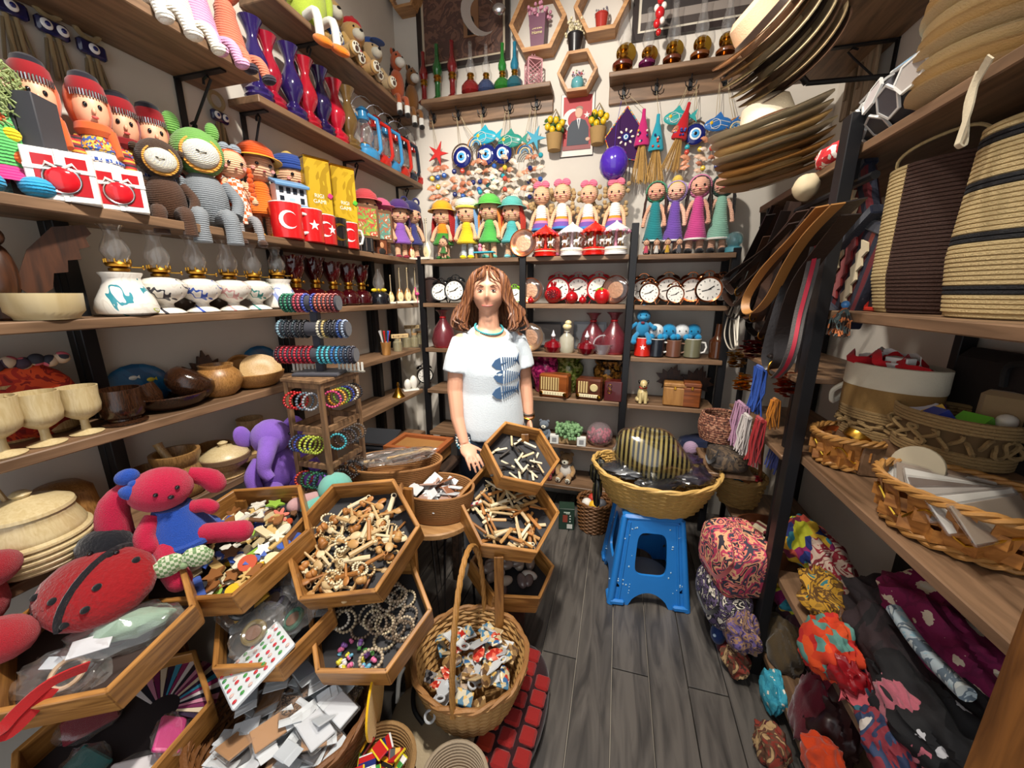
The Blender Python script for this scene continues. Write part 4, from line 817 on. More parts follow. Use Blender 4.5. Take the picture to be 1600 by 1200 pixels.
# ================================================================ alarm clocks
def clock(label,p,h,rz,case,face='f0ece2',big=False,hands='1a1a1a',group=None):
    m=metal(case,.2) if case in ('b87048','c07a52','8a5a3a') else gloss(case,.2);r=.38
    tick=[('b',(r*.72*math.sin(a),-.205,.48+r*.72*math.cos(a)),(.02,.006,.07 if i % 3 == 0 else .045),0,(0,a,0)) for i,a in enumerate([PI/6*k for k in range(12)])]
    P=[('case',m,[('l',[(0,-.16),(r*.8,-.16),(r,-.1),(r,.17),(r*1.07,.2),(r*1.04,.23),(r*.92,.21),(r*.92,.19)],30,TR(0,0,.48) @ RX(PI/2))]),
         ('dial',mat(face,.4),[('l',[(0,.196),(r*.92,.196)],30,TR(0,0,.48) @ RX(PI/2))],[('hour_marks',mat(hands),tick),('hand',mat(hands),[('b',(.07,-.21,.53),(.2,.005,.03),0,(0,-.6,0))]),('hand',mat(hands),[('b',(-.06,-.212,.46),(.28,.005,.022),0,(0,-.25,0))])])]
    for sx in (1,-1):
        P.append(('bell',m,[('l',[(0,.1),(.09,.085),(.15,.03),(.16,0),(.14,0),(0,.07)],16,TR(sx*.24,0,.86) @ RY(sx*.55))]))
        P.append(('leg',m,[('t',[(sx*.22,0,.17),(sx*.3,0,.0)],[.03,.022],6)]))
    P.append(('handle',m,[('t',[(.17*math.cos(a),0,.93+.13*math.sin(a)) for a in [PI*i/8 for i in range(9)]],.017,6)]))
    P.append(('hammer',m,[('t',[(0,0,.85),(0,0,.96)],.015,5),('s',(0,0,.97),(.04,.025,.025))]))
    return fig('alarm_clock',label,'clock',p,rz,h,P,group)
Z=SZ[1]
p=bk(690,Z,.05);clock('small black twin bell alarm clock, left of the woman',p,zat(p,437)-Z,.1,'17181a')
p=bk(713,Z,.06);clock('black twin bell alarm clock half behind the woman',p,zat(p,432)-Z,.1,'1a1c1e')
p=bk(804,Z,.04);clock('small lime green alarm clock beside the woman',p,zat(p,446)-Z,.5,'7ab82a')
for px,top,ins,c,lab in ((872,428,.17,'a81c24','red twin bell alarm clock behind the large pomegranate'),(902,428,.19,'a01a22','red twin bell alarm clock in the middle, behind the small pomegranate'),(934,427,.17,'b01e26','red twin bell alarm clock behind the strawberry')):
    p=bk(px,Z,ins);clock(lab,p,zat(p,top)-Z,.1,c)
for px,top,ins,lab,c in ((1003,430,.2,'copper alarm clock at the back left of the copper row','b87048'),(1013,437,.05,'copper alarm clock, front left of the copper row','c07a52'),(1041,428,.17,'dark bronze alarm clock behind the small copper one','8a5a3a'),(1053,442,.05,'small copper alarm clock in the middle of the row','c07a52'),(1078,428,.17,'copper alarm clock behind the big one','b87048'),(1103,426,.08,'large copper alarm clock at the right end','b87048'),(1124,428,.18,'copper alarm clock half hidden by the hanging belts','b87048')):
    p=bk(px,Z,ins);clock(lab,p,zat(p,top)-Z,-.05,c)
Z4=SZ[3]
p=lf(664,Z4,.06);clock('black alarm clock on the shelf behind the counter',p,.15,FACE_R-.9,'141518')
# foil wrapped copper plates
def plate(label,px,z,ins,top,side=0,c=COPR,rz=0):
    p=bk(px,z,ins);r=(zat(p,top)-z)/2
    fig('copper_plate',label,'plate',(p.x,p.y,z+r*.985),rz,1,[('dish',c,[('l',[(0,.004),(.6*r,.004),(.72*r,.012),(.95*r,.016),(r,.022),(.99*r,.012),(.7*r,0),(0,-.004)],32,RX(PI/2))],[('relief',mat('b98a68',.5,.6,.8,90),[('l',[(0,.006),(.58*r,.006)],24,RX(PI/2))])]),('foil',FOIL,[('f',lambda m:lump(m,(0,-.004,0),(r*1.08,.03,r*1.02),3,.1,3,20,12,0,None,-r*.98))])],None,(-.12,0,rz))
plate('copper relief plate in foil leaning beside the red carousel',818,SZ[0],.035,358)
plate('copper relief plate in foil left of the pomegranates',829,SZ[1],.07,434)
plate('dark copper plate in foil right of the strawberry',961,SZ[1],.06,430,c=metal('7a4a36',.25),rz=-.4)
plate('pale copper plate in foil left of the perfume bottles',828,SZ[2],.06,505,c=metal('d8b48a',.3))
# glazed red fruit
RED=gloss('a01018',.12)
def pom(label,px,top,ins,seeds=False):
    p=bk(px,SZ[1],ins);h=zat(p,top)-SZ[1];rr=h*.42
    P=[('fruit',RED,[('s',(0,0,rr*.95),(rr,rr,rr*.95))]),('crown',gloss('8a0e14',.15),[('t',[(0,0,rr*1.8),(0,0,rr*2.1)],[rr*.3,rr*.25]),*[('t',[(rr*.2*math.cos(a),rr*.2*math.sin(a),rr*2.0),(rr*.38*math.cos(a),rr*.38*math.sin(a),rr*2.4)],[rr*.12,.001],5) for a in [PI/3*i for i in range(6)]]])]
    if seeds:P.append(('seeds',gloss('4a060c',.08),[('s',(rr*.62*math.sqrt(k/30)*math.cos(k*2.4),-rr*(1-.32*(k/30)),rr*1.0+rr*.55*math.sqrt(k/30)*math.sin(k*2.4)),rr*.1) for k in range(30)]))
    fig('glass_pomegranate',label,'ornament',p,0,1,P)
pom('large red glazed pomegranate showing its seeds',864,440,.06,True)
pom('medium red glazed pomegranate beside the large one',893,450,.05)
pom('small red glazed pomegranate next to the strawberry',910,460,.03)
pom('tiny red glazed pomegranate before the copper plate',829,462,.02)
p=bk(940,SZ[1],.06);h=zat(p,449)-SZ[1]
fig('strawberry','red glazed strawberry jar with green leaves','ornament',p,.2,h,[('fruit',gloss('b8141c',.12),[('l',[(0,0),(.25,.03),(.45,.25),(.5,.55),(.4,.8),(.2,.92),(0,.95)],24)]),('leaf',gloss('7aa020',.3),[('s',(.22*math.cos(a)-.1,.22*math.sin(a),.88),(.2,.07,.05),(0,.5,a)) for a in (0,1.2,2.4,3.6,4.8)])])
# ================================================================ back wall, top shelf dolls
Z=SZ[0]
def bd(label,px,ytop,ins=.1,rz=None,**k):
    p=bk(px,Z,ins);h=(zat(p,ytop)-Z)*k.pop('hs',1.0)
    return doll(label,p,h,-.1 if rz is None else rz,**k)
bd('red haired doll in a yellow hat with green skirt',694,303,.12,hair='a81c1c',dress='3c8a2c',hat='e0a41a',top='e08a1a',shoes='2a6a2a',hs=.98)
bd('blue haired doll in yellow dress and white cap',731,300,.11,hair='7aa4d0',dress='e0c020',hat='e4e0cc',hat2='e0d050',hatk='beret',shoes='e8cc18',legs='c8d4dc')
bd('orange haired doll in green hat and green dress',766,294,.12,hair='e08a3a',dress='4aa84a',hat='5ab84a',shoes='6ac0b0')
bd('teal dressed doll with red hair beside the woman',800,298,.12,hair='b8301c',dress='4aa8a8',hat='5ab0a8',hatk='brim',shoes='7ac0c8')
bd('small green dressed doll with flowers in front of the red haired doll',694,368,.03,hair='3a2418',dress='3c7a34',shoes='3c7a34',style='bun',hs=1.0,hr=.2)
p=bk(757,Z,.03);fig('toy_bench','tiny turquoise bench with pink figures among the dolls','ornament',p,-.05,1,[('seat',mat('38a8c0',.4),[('b',(0,0,.035),(.14,.05,.01),.003)]),('leg',MIDW,[('b',(-.05,0,.015),(.008,.04,.03))]),('leg',MIDW,[('b',(.05,0,.015),(.008,.04,.03))]),('figure',mat('d87a98',.5),[('s',(-.03,0,.055),(.014,.012,.018)),('s',(-.03,0,.08),.011)]),('figure',mat('e0a890',.5),[('s',(-.005,0,.05),(.012,.011,.015)),('s',(-.005,0,.072),.01)])])
RAINB=pat('rainbow_skirt','bands',['d87aa0','e08a2a','e8c030','4aa858','3a7ab8','6a4a9a','6a4a9a'],4.4,.9,dist=0)
for px,top,ins,lab in ((845,283,.16,'rainbow skirt doll mostly hidden behind the others, far left'),(876,279,.11,'rainbow skirt doll with pink bow, left of the three in front'),(916,281,.12,'rainbow skirt doll with pink bow in the middle'),(957,278,.11,'rainbow skirt doll with pink bow on the right under the balloon')):
    bd(lab,px,top,ins,hair='b89a6a',dress=RAINB,top='eceae4',hat='e0708a',hatk='bow',style='curly',shoes='d8789a',legs='e0a08a',hem=.36,group='rainbow skirt dolls',tall=True)
def carousel(label,px,top,c,c2):
    p=bk(px,Z,.03);h=zat(p,top)-Z;a_,b_=gloss(c,.25),gloss(c2,.25)
    P=[('base',a_,[('l',[(0,0),(.36,0),(.37,.05),(.34,.07),(.36,.1),(.36,.2),(.32,.23),(0,.23)],24)],[('band',gloss('e8d8b0',.3),[('o',.36,.014,(0,0,.15))])]),('column',b_,[('l',[(.05,.23),(.04,.7),(0,.7)],10)]),('canopy',a_,[('l',[(.4,.66),(.41,.72),(.3,.8),(.05,.95),(.02,1),(0,1)],24)],[('scallop',b_,[('s',(.4*math.cos(a),.4*math.sin(a),.665),.045)]) for a in [PI/6*i for i in range(12)]])]
    for k in range(4):
        a=PI/2*k+.5;x_,y_=.26*math.cos(a),.26*math.sin(a)
        P.append(('horse',gloss('eeeae2',.3),[('s',(x_,y_,.42),(.09,.04,.05)),('t',[(x_+.06,y_,.44),(x_+.1,y_,.53),(x_+.14,y_,.51)],[.03,.025,.018],6),('t',[(x_-.05,y_,.4),(x_-.07,y_,.31)],.015,5),('t',[(x_+.05,y_,.4),(x_+.07,y_,.31)],.015,5)],[('pole',GOLD,[('t',[(x_,y_,.23),(x_,y_,.68)],.012,5)])]))
    fig('toy_carousel',label,'toy',p,rnd.uniform(0,1),h,P)
carousel('red toy carousel, left of the two red ones',852,351,'c81c14','e8301c');carousel('white toy carousel between the two red ones',893,347,'e4e2e0','d8c8d0');carousel('red toy carousel, right of the two red ones',928,345,'c41c14','e8301c');carousel('white toy carousel at the right end with pink tip',961,344,'e6e4e2','d890a8')
for px,top,sk,hair,dr,lab,hood in ((1018,277,'d8a084','3a1c14','1f7a80','long dressed doll in teal with green hood','3a8a64'),(1048,276,'e4b298','d8b850','6a48a0','long dressed doll in purple with lilac hood','a890c8'),(1083,266,'d8a088','2a1a18','b8407e','long dressed doll in magenta with pink hood','d07aa0'),(1118,264,'d8a890','1c1618','88b8a4','long dressed doll in mint green with dark hair','2a4a40')):
    bd(lab,px,top,.11,skin=sk,hair=hair,dress=dr,hat=hood,hatk='hood',style='bun' if px == 1048 else 'long',band='e8e4dc',hem=.17,top=None,legs='c89a80',shoes='1a1a1e',tall=True,rz=-.15)
for px,c,lab in ((1009,'d84a68','tiny black haired doll in a pink dress'),(1025,'e8e6e0','tiny black haired doll in a white dress'),(1042,'d8a82a','tiny black haired doll in a yellow dress'),(1060,'5a5a60','tiny black haired doll in a grey dress')):
    p=bk(px,Z,.02);doll(lab+' at the feet of the long dressed dolls',p,.085,-.1,hair='141214',dress=c,hem=.05,style='bun',hr=.2,name='tiny_doll')
p=bk(1145,Z,.06);fig('snow_globe','small teal glass dome half hidden by the straw hats','ornament',p,0,.12,[('base',gloss('4a8a98',.3),[('l',[(0,0),(.35,0),(.35,.2),(.28,.25),(0,.25)],20)]),('dome',glass('a8d8e0',.15),[('s',(0,0,.55),.36)])])
# ================================================================ pictures, honeycomb frames, pots
def wallp(px,py,off=0):return ony(px,py,WB-off)
def framed(label,a,b,top,fr,matc,inner,cat='picture',fw=.03):
    x0,x1,z0=wallp(*a).x,wallp(*b).x,wallp(*a).z;w,h=x1-x0,top-z0
    t=T('framed_picture',label,cat,((x0+x1)/2,WB-.012,z0))
    o=MB();po=[(-w/2,0),(w/2,0),(w/2,h),(-w/2,h)];pi_=[(-w/2+fw,fw),(w/2-fw,fw),(w/2-fw,h-fw),(-w/2+fw,h-fw)]
    o.ring(po,pi_,.022,TR(0,.011,0) @ RX(PI/2));o.build('frame',fr,t,False)
    MB().box((0,.004,h/2),(w-fw*1.8,.006,h-fw*1.8)).build('mount',matc,t,False)
    g=fw*1.55;MB().box((0,.0005,h/2),(w-g*2,.004,h-g*2)).build('picture',inner,t,False)
    return t,w,h
DKF=mat('241a18',.35)
t,w,h=framed('large dark framed brown relief picture of an arched gate above the rail',(657,117),(798,94),3.45,DKF,mat('b8a890',.7),pat('gate_relief','swirl',['5a3c30','4a3028','6a4a3a','553629'],9,.6,bump=.8))
o=MB().box((.06,-.004,.26),(.1,.006,.22));o.build('gate_wall',mat('8a6446',.8),t,False)
o=MB();o.prism([(-.022,0),(.022,0),(.022,.07),(.015,.09),(0,.1),(-.015,.09),(-.022,.07)],.006,TR(.06,-.006,.16) @ RX(PI/2));o.build('arch_door',mat('1c1210',.8),t,False)
t,w,h=framed('dark framed picture with pale mount behind the brass lamps',(986,68),(1200,36),3.45,DKF,mat('c8bfae',.7),pat('dark_relief','bands',['2a2220','3a302c','8a8078','2a2220'],6,.6))
# crescent ornament and bead pendant
p=wallp(748,22,.14);one('crescent_ornament','silver crescent moon ornament hanging before the gate picture','ornament',p,SILV,[('p',crescent(.11,18,.3),.006,(0,0,0),(PI/2,0,.4)),('t',[(0,0,.1),(0,0,.55)],.0015,4),('s',(.12,0,.02),(.04,.02,.03))],.2)
p=wallp(1031,24,.16)
fig('bead_pendant','red and white bead pendant hanging by the brass lamps','ornament',p,0,1,[('cord',mat('a82020'),[('t',[(0,0,.08),(0,0,.7)],.0015,4)])]+[('bead',gloss(c,.2),[('s',(x_,0,z_),(r_,r_,r_*1.2))]) for c,x_,z_,r_ in (('c01820',0,.07,.018),('e8e0d8',.018,.04,.014),('e8e0d8',-.018,.035,.014),('b81820',0,.01,.024),('e8e0d8',.014,-.025,.014),('c01820',-.012,-.035,.018),('b01418',0,-.075,.014))])
HEXW=wood('b98a58','96683c',4,'X',.5)
def hexframe(label,px,py,rpx,dep=.1):
    p=wallp(px,py,.05);r=rpx*mpp(p)
    o=MB();o.ring(hexpts(r),hexpts(r*.85),dep,TR(0,dep/2,0) @ RX(PI/2));ob=o.build('hexagon_shelf',HEXW,None,False)
    return tag(place(ob,(p.x,WB-dep/2,p.z)),label,'hexagon shelf'),p,r
o_,ph1,r1=hexframe('large wooden hexagon wall shelf holding a purple pot',842,40,45)
o_,ph2,r2=hexframe('upper wooden hexagon wall shelf holding a red pot',941,12,43)
o_,ph3,r3=hexframe('small wooden hexagon wall shelf holding a teal pot',903,117,31)
hx=hexframe('wooden hexagon shelf near the ceiling in the left corner',634,-12,30)
def bloom(m,r,n,seed,z0,flat=.7):
    r_=random.Random(seed)
    for i in range(n):
        a,b=r_.uniform(0,2*PI),r_.uniform(0,1);q=r*math.sqrt(r_.random());e=(q*math.cos(a),q*math.sin(a),z0+r*flat*b)
        m.tube([(e[0]*.3,e[1]*.3,z0-r*.3),e],r*.02,4);m.sph(e,r*.14,None,6,4)
def potplant(label,p,potm,prof,h,leafm,r,n=40,z0=.95,seed=1,txt=None,flat=.9,cat='pot plant',sprig=None):
    P=[('pot',potm,[('l',prof,4 if txt else 20,RZ(PI/4) if txt else None)]),('flowers',leafm,[('f',lambda m:bloom(m,r,n,seed,z0,flat))])]
    t=fig('potted_flowers',label,cat,p,0,h,P)
    return t
SQP=[(0,0),(.36,0),(.46,1),(.42,1),(.34,.1),(0,.1)];RDP=[(0,0),(.36,0),(.48,.9),(.5,.9),(.5,1),(.45,1),(.42,.85),(0,.8)]
zb=ph1.z-r1*.85*.866;t=potplant('square purple pot with pink dried flowers in the large hexagon',(ph1.x,WB-.055,zb),mat('5a2440',.5),SQP,r1*.9,mat('c88aa0',.8),.45,60,.95,1,True)
text('Sweet\nHome',.16,mat('d8c890'),t,TR(0,-.30,.5) @ RX(PI/2-.07))
zb=ph2.z-r2*.85*.866;potplant('small red pot with grey flowers in the upper hexagon',(ph2.x,WB-.055,zb),gloss('a03028'),RDP,r2*.5,mat('7a7478',.8),.5,40,.9,2)
zb=ph3.z-r3*.85*.866;potplant('round teal pot with tiny mixed flowers in the small hexagon',(ph3.x,WB-.055,zb),gloss('5a9aa0'),[(0,0),(.3,0),(.55,.4),(.5,.8),(.35,.95),(.3,.95),(0,.8)],r3*.6,pat('mixed_flowers','cells',['d8d0d8','8a6a9a','6a8a5a','c84a5a'],8),.5,40,.95,3)
zb=ph3.z+r3*.866;t=potplant('black pot with dried cream flowers on top of the small hexagon',(bk(898,zb,y=WB-.06).x,WB-.06,zb),gloss('1c1a1c',.3),RDP,zat((0,WB-.06,0),53)-zat((0,WB-.06,0),84),mat('c8bc98',.8),.6,55,1.0,4,None,1.1)
# poster
p=wallp(902,196,.004);w=52*mpp(p);h=88*mpp(p)
t=fig('portrait_poster','framed poster of a man in a dark suit before a red flag','poster',(p.x,WB-.006,p.z),0,1,[('frame',mat('2a2420',.4),[('b',(0,.002,0),(w,.008,h),.002)]),('paper',mat('ded6cc',.6),[('b',(0,-.0035,0),(w*.97,.002,h*.98))]),('flag_ground',mat('a83034',.6),[('b',(0,-.005,.03*h),(w*.84,.002,h*.84))]),('crescent',mat('d8d4d0',.6),[('p',crescent(w*.3,16,.3),.0012,(-w*.14,-.006,h*.08),(PI/2,0,0))]),('star',mat('d8d4d0',.6),[('p',star5(w*.1),.0012,(w*.28,-.006,h*.14),(PI/2,0,0))]),
     ('suit',mat('27303c',.6),[('p',[(-w*.3,-h*.32),(w*.36,-h*.32),(w*.34,-h*.05),(w*.24,h*.06),(w*.06,h*.1),(-w*.16,h*.06),(-w*.28,-h*.04)],.0015,(0,-.0065,0),(PI/2,0,0))]),('shirt',mat('d8d8d8',.6),[('p',[(-w*.02,h*.1),(w*.1,h*.1),(w*.05,-h*.08)],.0012,(0,-.008,0),(PI/2,0,0))]),('tie',mat('3a4450',.6),[('p',[(w*.02,h*.08),(w*.06,h*.08),(w*.05,-h*.08)],.001,(0,-.009,0),(PI/2,0,0))]),('face',mat('c8a088',.6),[('s',(w*.04,-.008,h*.19),(w*.11,.002,h*.085))]),('hair',mat('8a7a6a',.6),[('s',(w*.05,-.0075,h*.25),(w*.11,.0018,h*.04))]),('hand',mat('c8a088',.6),[('s',(w*.33,-.008,-h*.24),(w*.07,.002,h*.03))]),('desk',mat('8a4a4a',.6),[('b',(0,-.0085,-h*.36),(w*.84,.002,h*.07))])])
# lemon pots
LEM=gloss('e0b81c',.35);LEAF=mat('3a5a24',.6)
for px,py,lab in ((866,222,'hanging jute pot of lemons left of the portrait poster'),(934,212,'hanging jute pot of lemons right of the portrait poster')):
    p=wallp(px,py,.05);k=mpp(p);r_=random.Random(px)
    P=[('pot',mat('a08050',.9,0,.5,60),[('l',[(0,-12*k),(10*k,-12*k),(13*k,10*k),(11*k,10*k),(0,6*k)],18)]),('rope_loop',JUTE,[('t',[(-9*k,0,8*k),(-7*k,.01,35*k),(0,.03,48*k),(7*k,.01,35*k),(9*k,0,8*k)],.004,6)])]
    P += [('lemon',LEM,[('s',(x_*k,y_*k,z_*k),(4.6*k,4.6*k,5.2*k))]) for x_,y_,z_ in ((-10,-5,20),(-2,-9,14),(8,-7,17),(3,-5,28),(-6,-4,30),(12,-3,24))]
    P += [('leaf',LEAF,[('s',(r_.uniform(-13,13)*k,r_.uniform(-8,5)*k,r_.uniform(12,32)*k),(6*k,1*k,2.6*k),(r_.uniform(-1,1),r_.uniform(-1,1),r_.uniform(0,3)))]) for i in range(22)]
    fig('lemon_pot',lab,'pot plant',p,0,1,P)
# ================================================================ lamps on the rails
ZRL=2.72
for px,top,c,f,lab in ((664,82,'9a1418','8a1014','slim red glass oil lamp, leftmost on the rail'),(685,70,'1f7a34','1a6a2a','slim green glass oil lamp, second on the rail'),(708,64,'9a1a22','8a1218','slim red glass oil lamp, third on the rail'),(736,66,'ffffff','8a1a1c','clear chimney oil lamp with a round red font'),(760,70,'ffffff','3a4a70','clear chimney oil lamp with a round blue font'),(785,68,'2a8a34','2a7a2c','green glass oil lamp near the end of the rail'),(804,66,'2a8aa8','2a6a78','teal glass oil lamp beside the pink lantern')):
    p=bk(px,ZRL,y=WB-.07);h=zat(p,top)-ZRL
    slim=px < 720;prof=[(0,0),(.13,0),(.14,.02),(.06,.1),(.055,.3),(.065,.34),(0,.35)] if slim else [(0,0),(.13,0),(.2,.08),(.2,.18),(.12,.28),(.06,.31),(0,.32)]
    hb=prof[-1][1];fm=glass(f,.55)
    fig('oil_lamp',lab,'oil lamp',p,.3,h,[('font',fm,[('l',prof,20)]),('burner',BRASS,[('l',[(.05,hb-.02),(.075,hb+.01),(.06,hb+.06),(.08,hb+.08),(.07,hb+.11),(0,hb+.12)],14)]),('chimney',glass(c,.5 if c != 'ffffff' else .05),[('l',[(.06,hb+.1),(.1,hb+.17),(.1,hb+.25),(.05,hb+.38),(.04,.9),(.045,1)],18)])])
p=bk(833,ZRL,y=WB-.07);h=zat(p,86)-ZRL;PK=mat('c08a90',.5)
LAT=[('b',(0,0,.02),(.5,.5,.04),.005),('b',(0,0,.78),(.5,.5,.04),.005)]+[('b',(sx*.24,sy*.24,.4),(.03,.03,.78)) for sx in (1,-1) for sy in (1,-1)]
for a in (0,PI/2,PI,3*PI/2):
    for k in range(-2,4):
        for sg in (1,-1):LAT.append(('f',lambda m,a=a,k=k,sg=sg:m.tube([RZ(a) @ Vector((-.24 if sg > 0 else .24,-.24,.04+.12*k+.12*0+max(0,0))),RZ(a) @ Vector((.24 if sg > 0 else -.24,-.24,.04+.12*k+.36))],.012,4) if 0 <= k <= 3 else None))
fig('lattice_lantern','pink lattice lantern at the end of the rail','lantern',p,.5,h,[('cage',PK,LAT),('roof',PK,[('l',[(.36,.8),(.1,.95),(.05,.96),(0,.97)],4,RZ(PI/4)),('o',.05,.012,(0,0,1.0),(PI/2,0,0))])])
for i,(px,top,c,lab) in enumerate(((972,-4,'5a2418','brass oil lamp with tall chimney, leftmost on the right rail'),(1010,14,'5a1440','purple glass oil lamp on the right rail'),(1049,0,'5a2a18','brass and amber oil lamp, third on the right rail'),(1092,-8,'6a3a18','brass oil lamp with big reflector, fourth on the right rail'),(1132,-14,'6a3a1c','brass oil lamp, fifth on the right rail'),(1172,-20,'5a3018','brass oil lamp at the end beside the straw hats'))):
    p=bk(px,ZRL,y=WB-.075);h=zat(p,top)-ZRL;s_=.42/h if h > .42 else 1
    fig('oil_lamp',lab,'oil lamp',p,.1,h,[('font',metal('8a5a2a',.2) if i != 1 else glass(c,.6),[('l',[(0,0),(.13,0),(.15,.02),(.1,.05),(.15,.09),(.155,.14),(.1,.2),(.06,.23),(0,.24)],24)]),('collar',gloss(c,.15),[('l',[(.152,.09),(.158,.115),(.157,.14),(.15,.145)],24)]),('burner',BRASS,[('l',[(.05,.22),(.07,.25),(.05,.3),(.075,.32),(.07,.37),(0,.38)],14)]),('reflector',metal('b8923a',.15),[('l',[(0,0),(.1,.008),(.15,.02),(.145,.026),(0,.012)],24,TR(.05,.11,.33) @ RX(PI/2))]),('chimney',CLEAR,[('l',[(.06,.36),(.11,.47),(.11,.55),(.06,.75),(.05,.88),(.06,1)],20)])])
# ================================================================ hangings on the hooks
SHM=[mat('d8b49a',.35),mat('c98a6a',.35),mat('e0cbb8',.3),mat('b8765a',.35),mat('e8dcc8',.3)]
def shell(m,c,r,rot):
    M=TR(c) @ Euler(rot).to_matrix().to_4x4()
    def g(u,v):
        a=(u-.5)*2.4;q=v*r*(1+.05*math.cos(u*2*PI*7));return (q*math.sin(a),-.35*r*math.sin(v*PI)*(.6+.4*math.cos(a)),q*math.cos(a)-r*.6)
    m.grid(g,14,5,M);m.grid(lambda u,v:(g(u,v)[0],g(u,v)[1]+.004,g(u,v)[2]),14,5,M)
STR=mat('a89878',.8)
def chime(label,hook,px,py,topkind,strands,col='28a0b0',spread=20,cat='wind chime',low=300,seed=0,shells=(0,1,2,3,4)):
    p=wallp(px,py,.06);k=mpp(p);r_=random.Random(seed+px);hp=hook-p
    t=T('wind_chime',label,cat,p)
    cd=MB();cd.tube([(0,0,10*k),hp*.6+Vector((.004,0,0)),hp],.0013,4);cd.tube([(-4*k,0,8*k),hp*.6-Vector((.008,0,0)),hp],.0013,4);cd.build('cord',STR,t)
    gl=lambda c:gloss(c,.2)
    if topkind == 'star':mk('starfish',mat(col,.6),[('p',star5(18*k,.3,1.2),.008,(0,.004,0),(PI/2,0,0))],t)
    elif topkind == 'fish':
        f=mk('fish',gl(col),[('s',(0,0,0),(20*k,.01,10*k)),('p',[(0,0),(12*k,9*k),(9*k,0),(12*k,-9*k)],.008,(17*k,.004,0),(PI/2,0,0)),('p',[(-8*k,0),(2*k,9*k),(8*k,0)],.006,(0,.003,8*k),(PI/2,0,0))],t)
        mk('mosaic',gl('e0e4e0'),[('o',7*k,.0015,(-4*k,-.01,0),(PI/2,0,0)),('t',[(-18*k,-.009,0),(0,-.011,5*k),(17*k,-.009,0)],.0015,4),('t',[(-10*k,-.01,-6*k),(4*k,-.011,-2*k),(14*k,-.009,-5*k)],.0015,4)],f);mk('eye',gl('d8b020'),[('s',(-10*k,-.01,2*k),(2.5*k,.003,2.5*k))],f)
    elif topkind == 'nazar':
        for q in nazar_parts(15*k):
            o=mk(q[0],q[1],q[2],t)
            for c in q[3]:mk(c[0],c[1],c[2],o)
        mk('ring',mat('4a3424',.6),[('o',17*k,.005,(0,.004,2*k),(PI/2,0,0))],t)
    elif topkind == 'arch':
        for j,c in enumerate(('b87a3a','3a6aa8','d8c8a0','5a8ab0')):mk('arch',gl(c),[('t',[((14-3*j)*k*math.cos(a),-.002*j,(14-3*j)*k*math.sin(a)) for a in [PI*i/10 for i in range(11)]],.004,6)],t)
    for s_ in range(strands):
        x=(s_-(strands-1)/2)*spread*k*2/max(1,strands);n=r_.randint(3,5);L=(low-py)*k*r_.uniform(.75,1.05);y=r_.uniform(-.03,.02)
        mk('string',STR,[('t',[(x*.5,0,-8*k),(x,y,-14*k),(x,y,-L)],.001,4)],t)
        for q in range(n):
            z_=-14*k-(L-14*k)*(q+.6)/n;b=MB()
            if r_.random() < .72:shell(b,(x+r_.uniform(-2,2)*k,y-.004,z_),8.5*k*r_.uniform(.8,1.2),(r_.uniform(-.3,.3),r_.uniform(-.4,.4),r_.uniform(-.7,.7)));b.build('shell',SHM[r_.choice(shells)],t)
            else:b.sph((x,y,z_),4*k,None,8,6);b.build('bead',gloss(r_.choice(['2a5aa8','2aa0b0','d8b838','1c2a6a','c84a3a']),.2),t)
chime('shell wind chime under a red starfish',HK1[0],684,240,'star',3,'c0201c',16,low=312,shells=(0,1,3))
chime('shell wind chime with a large evil eye, left one',HK1[1],722,246,'nazar',3,spread=18,low=318)
chime('wind chime with brown and blue arches',HK1[1]+Vector((.03,0,0)),744,228,'arch',2,spread=14,low=300)
chime('shell wind chime with evil eye below the turquoise fish',HK1[2]+Vector((-.01,0,0)),760,242,'nazar',3,spread=18,low=312)
chime('wind chime with a bright turquoise mosaic fish',HK1[2],757,214,'fish',1,'2aa4bc',12,low=290)
chime('shell wind chime with evil eye, nearest the green fish',HK1[3]+Vector((-.02,0,0)),785,240,'nazar',3,spread=18,low=305)
chime('wind chime with a sea green mosaic fish',HK1[3],797,220,'fish',2,'2a8a7a',14,low=310)
chime('shell wind chime under a turquoise starfish',HK1[4],836,216,'star',3,'2a94b0',14,low=330)
chime('wind chime with blue beads beside the lemon pot',HK1[4]+Vector((-.03,0,0)),820,240,'arch',3,spread=14,low=340)
chime('shell wind chime under a blue mosaic fish on the right rail',HK2[3]+Vector((-.03,0,0)),1122,194,'fish',4,'2a6ab0',22,low=262)
chime('evil eye wind chime next to the red broom',HK2[2]+Vector((.03,0,0)),1086,210,'nazar',2,spread=20,low=262)
chime('teal fish wind chime behind the red broom',HK2[2]+Vector((-.02,0,0)),1058,184,'fish',1,'2a9a98',10,low=210)
chime('shell wind chime at the right end near the hats',HK2[3]+Vector((.01,0,0)),1150,200,'arch',3,spread=18,low=262)
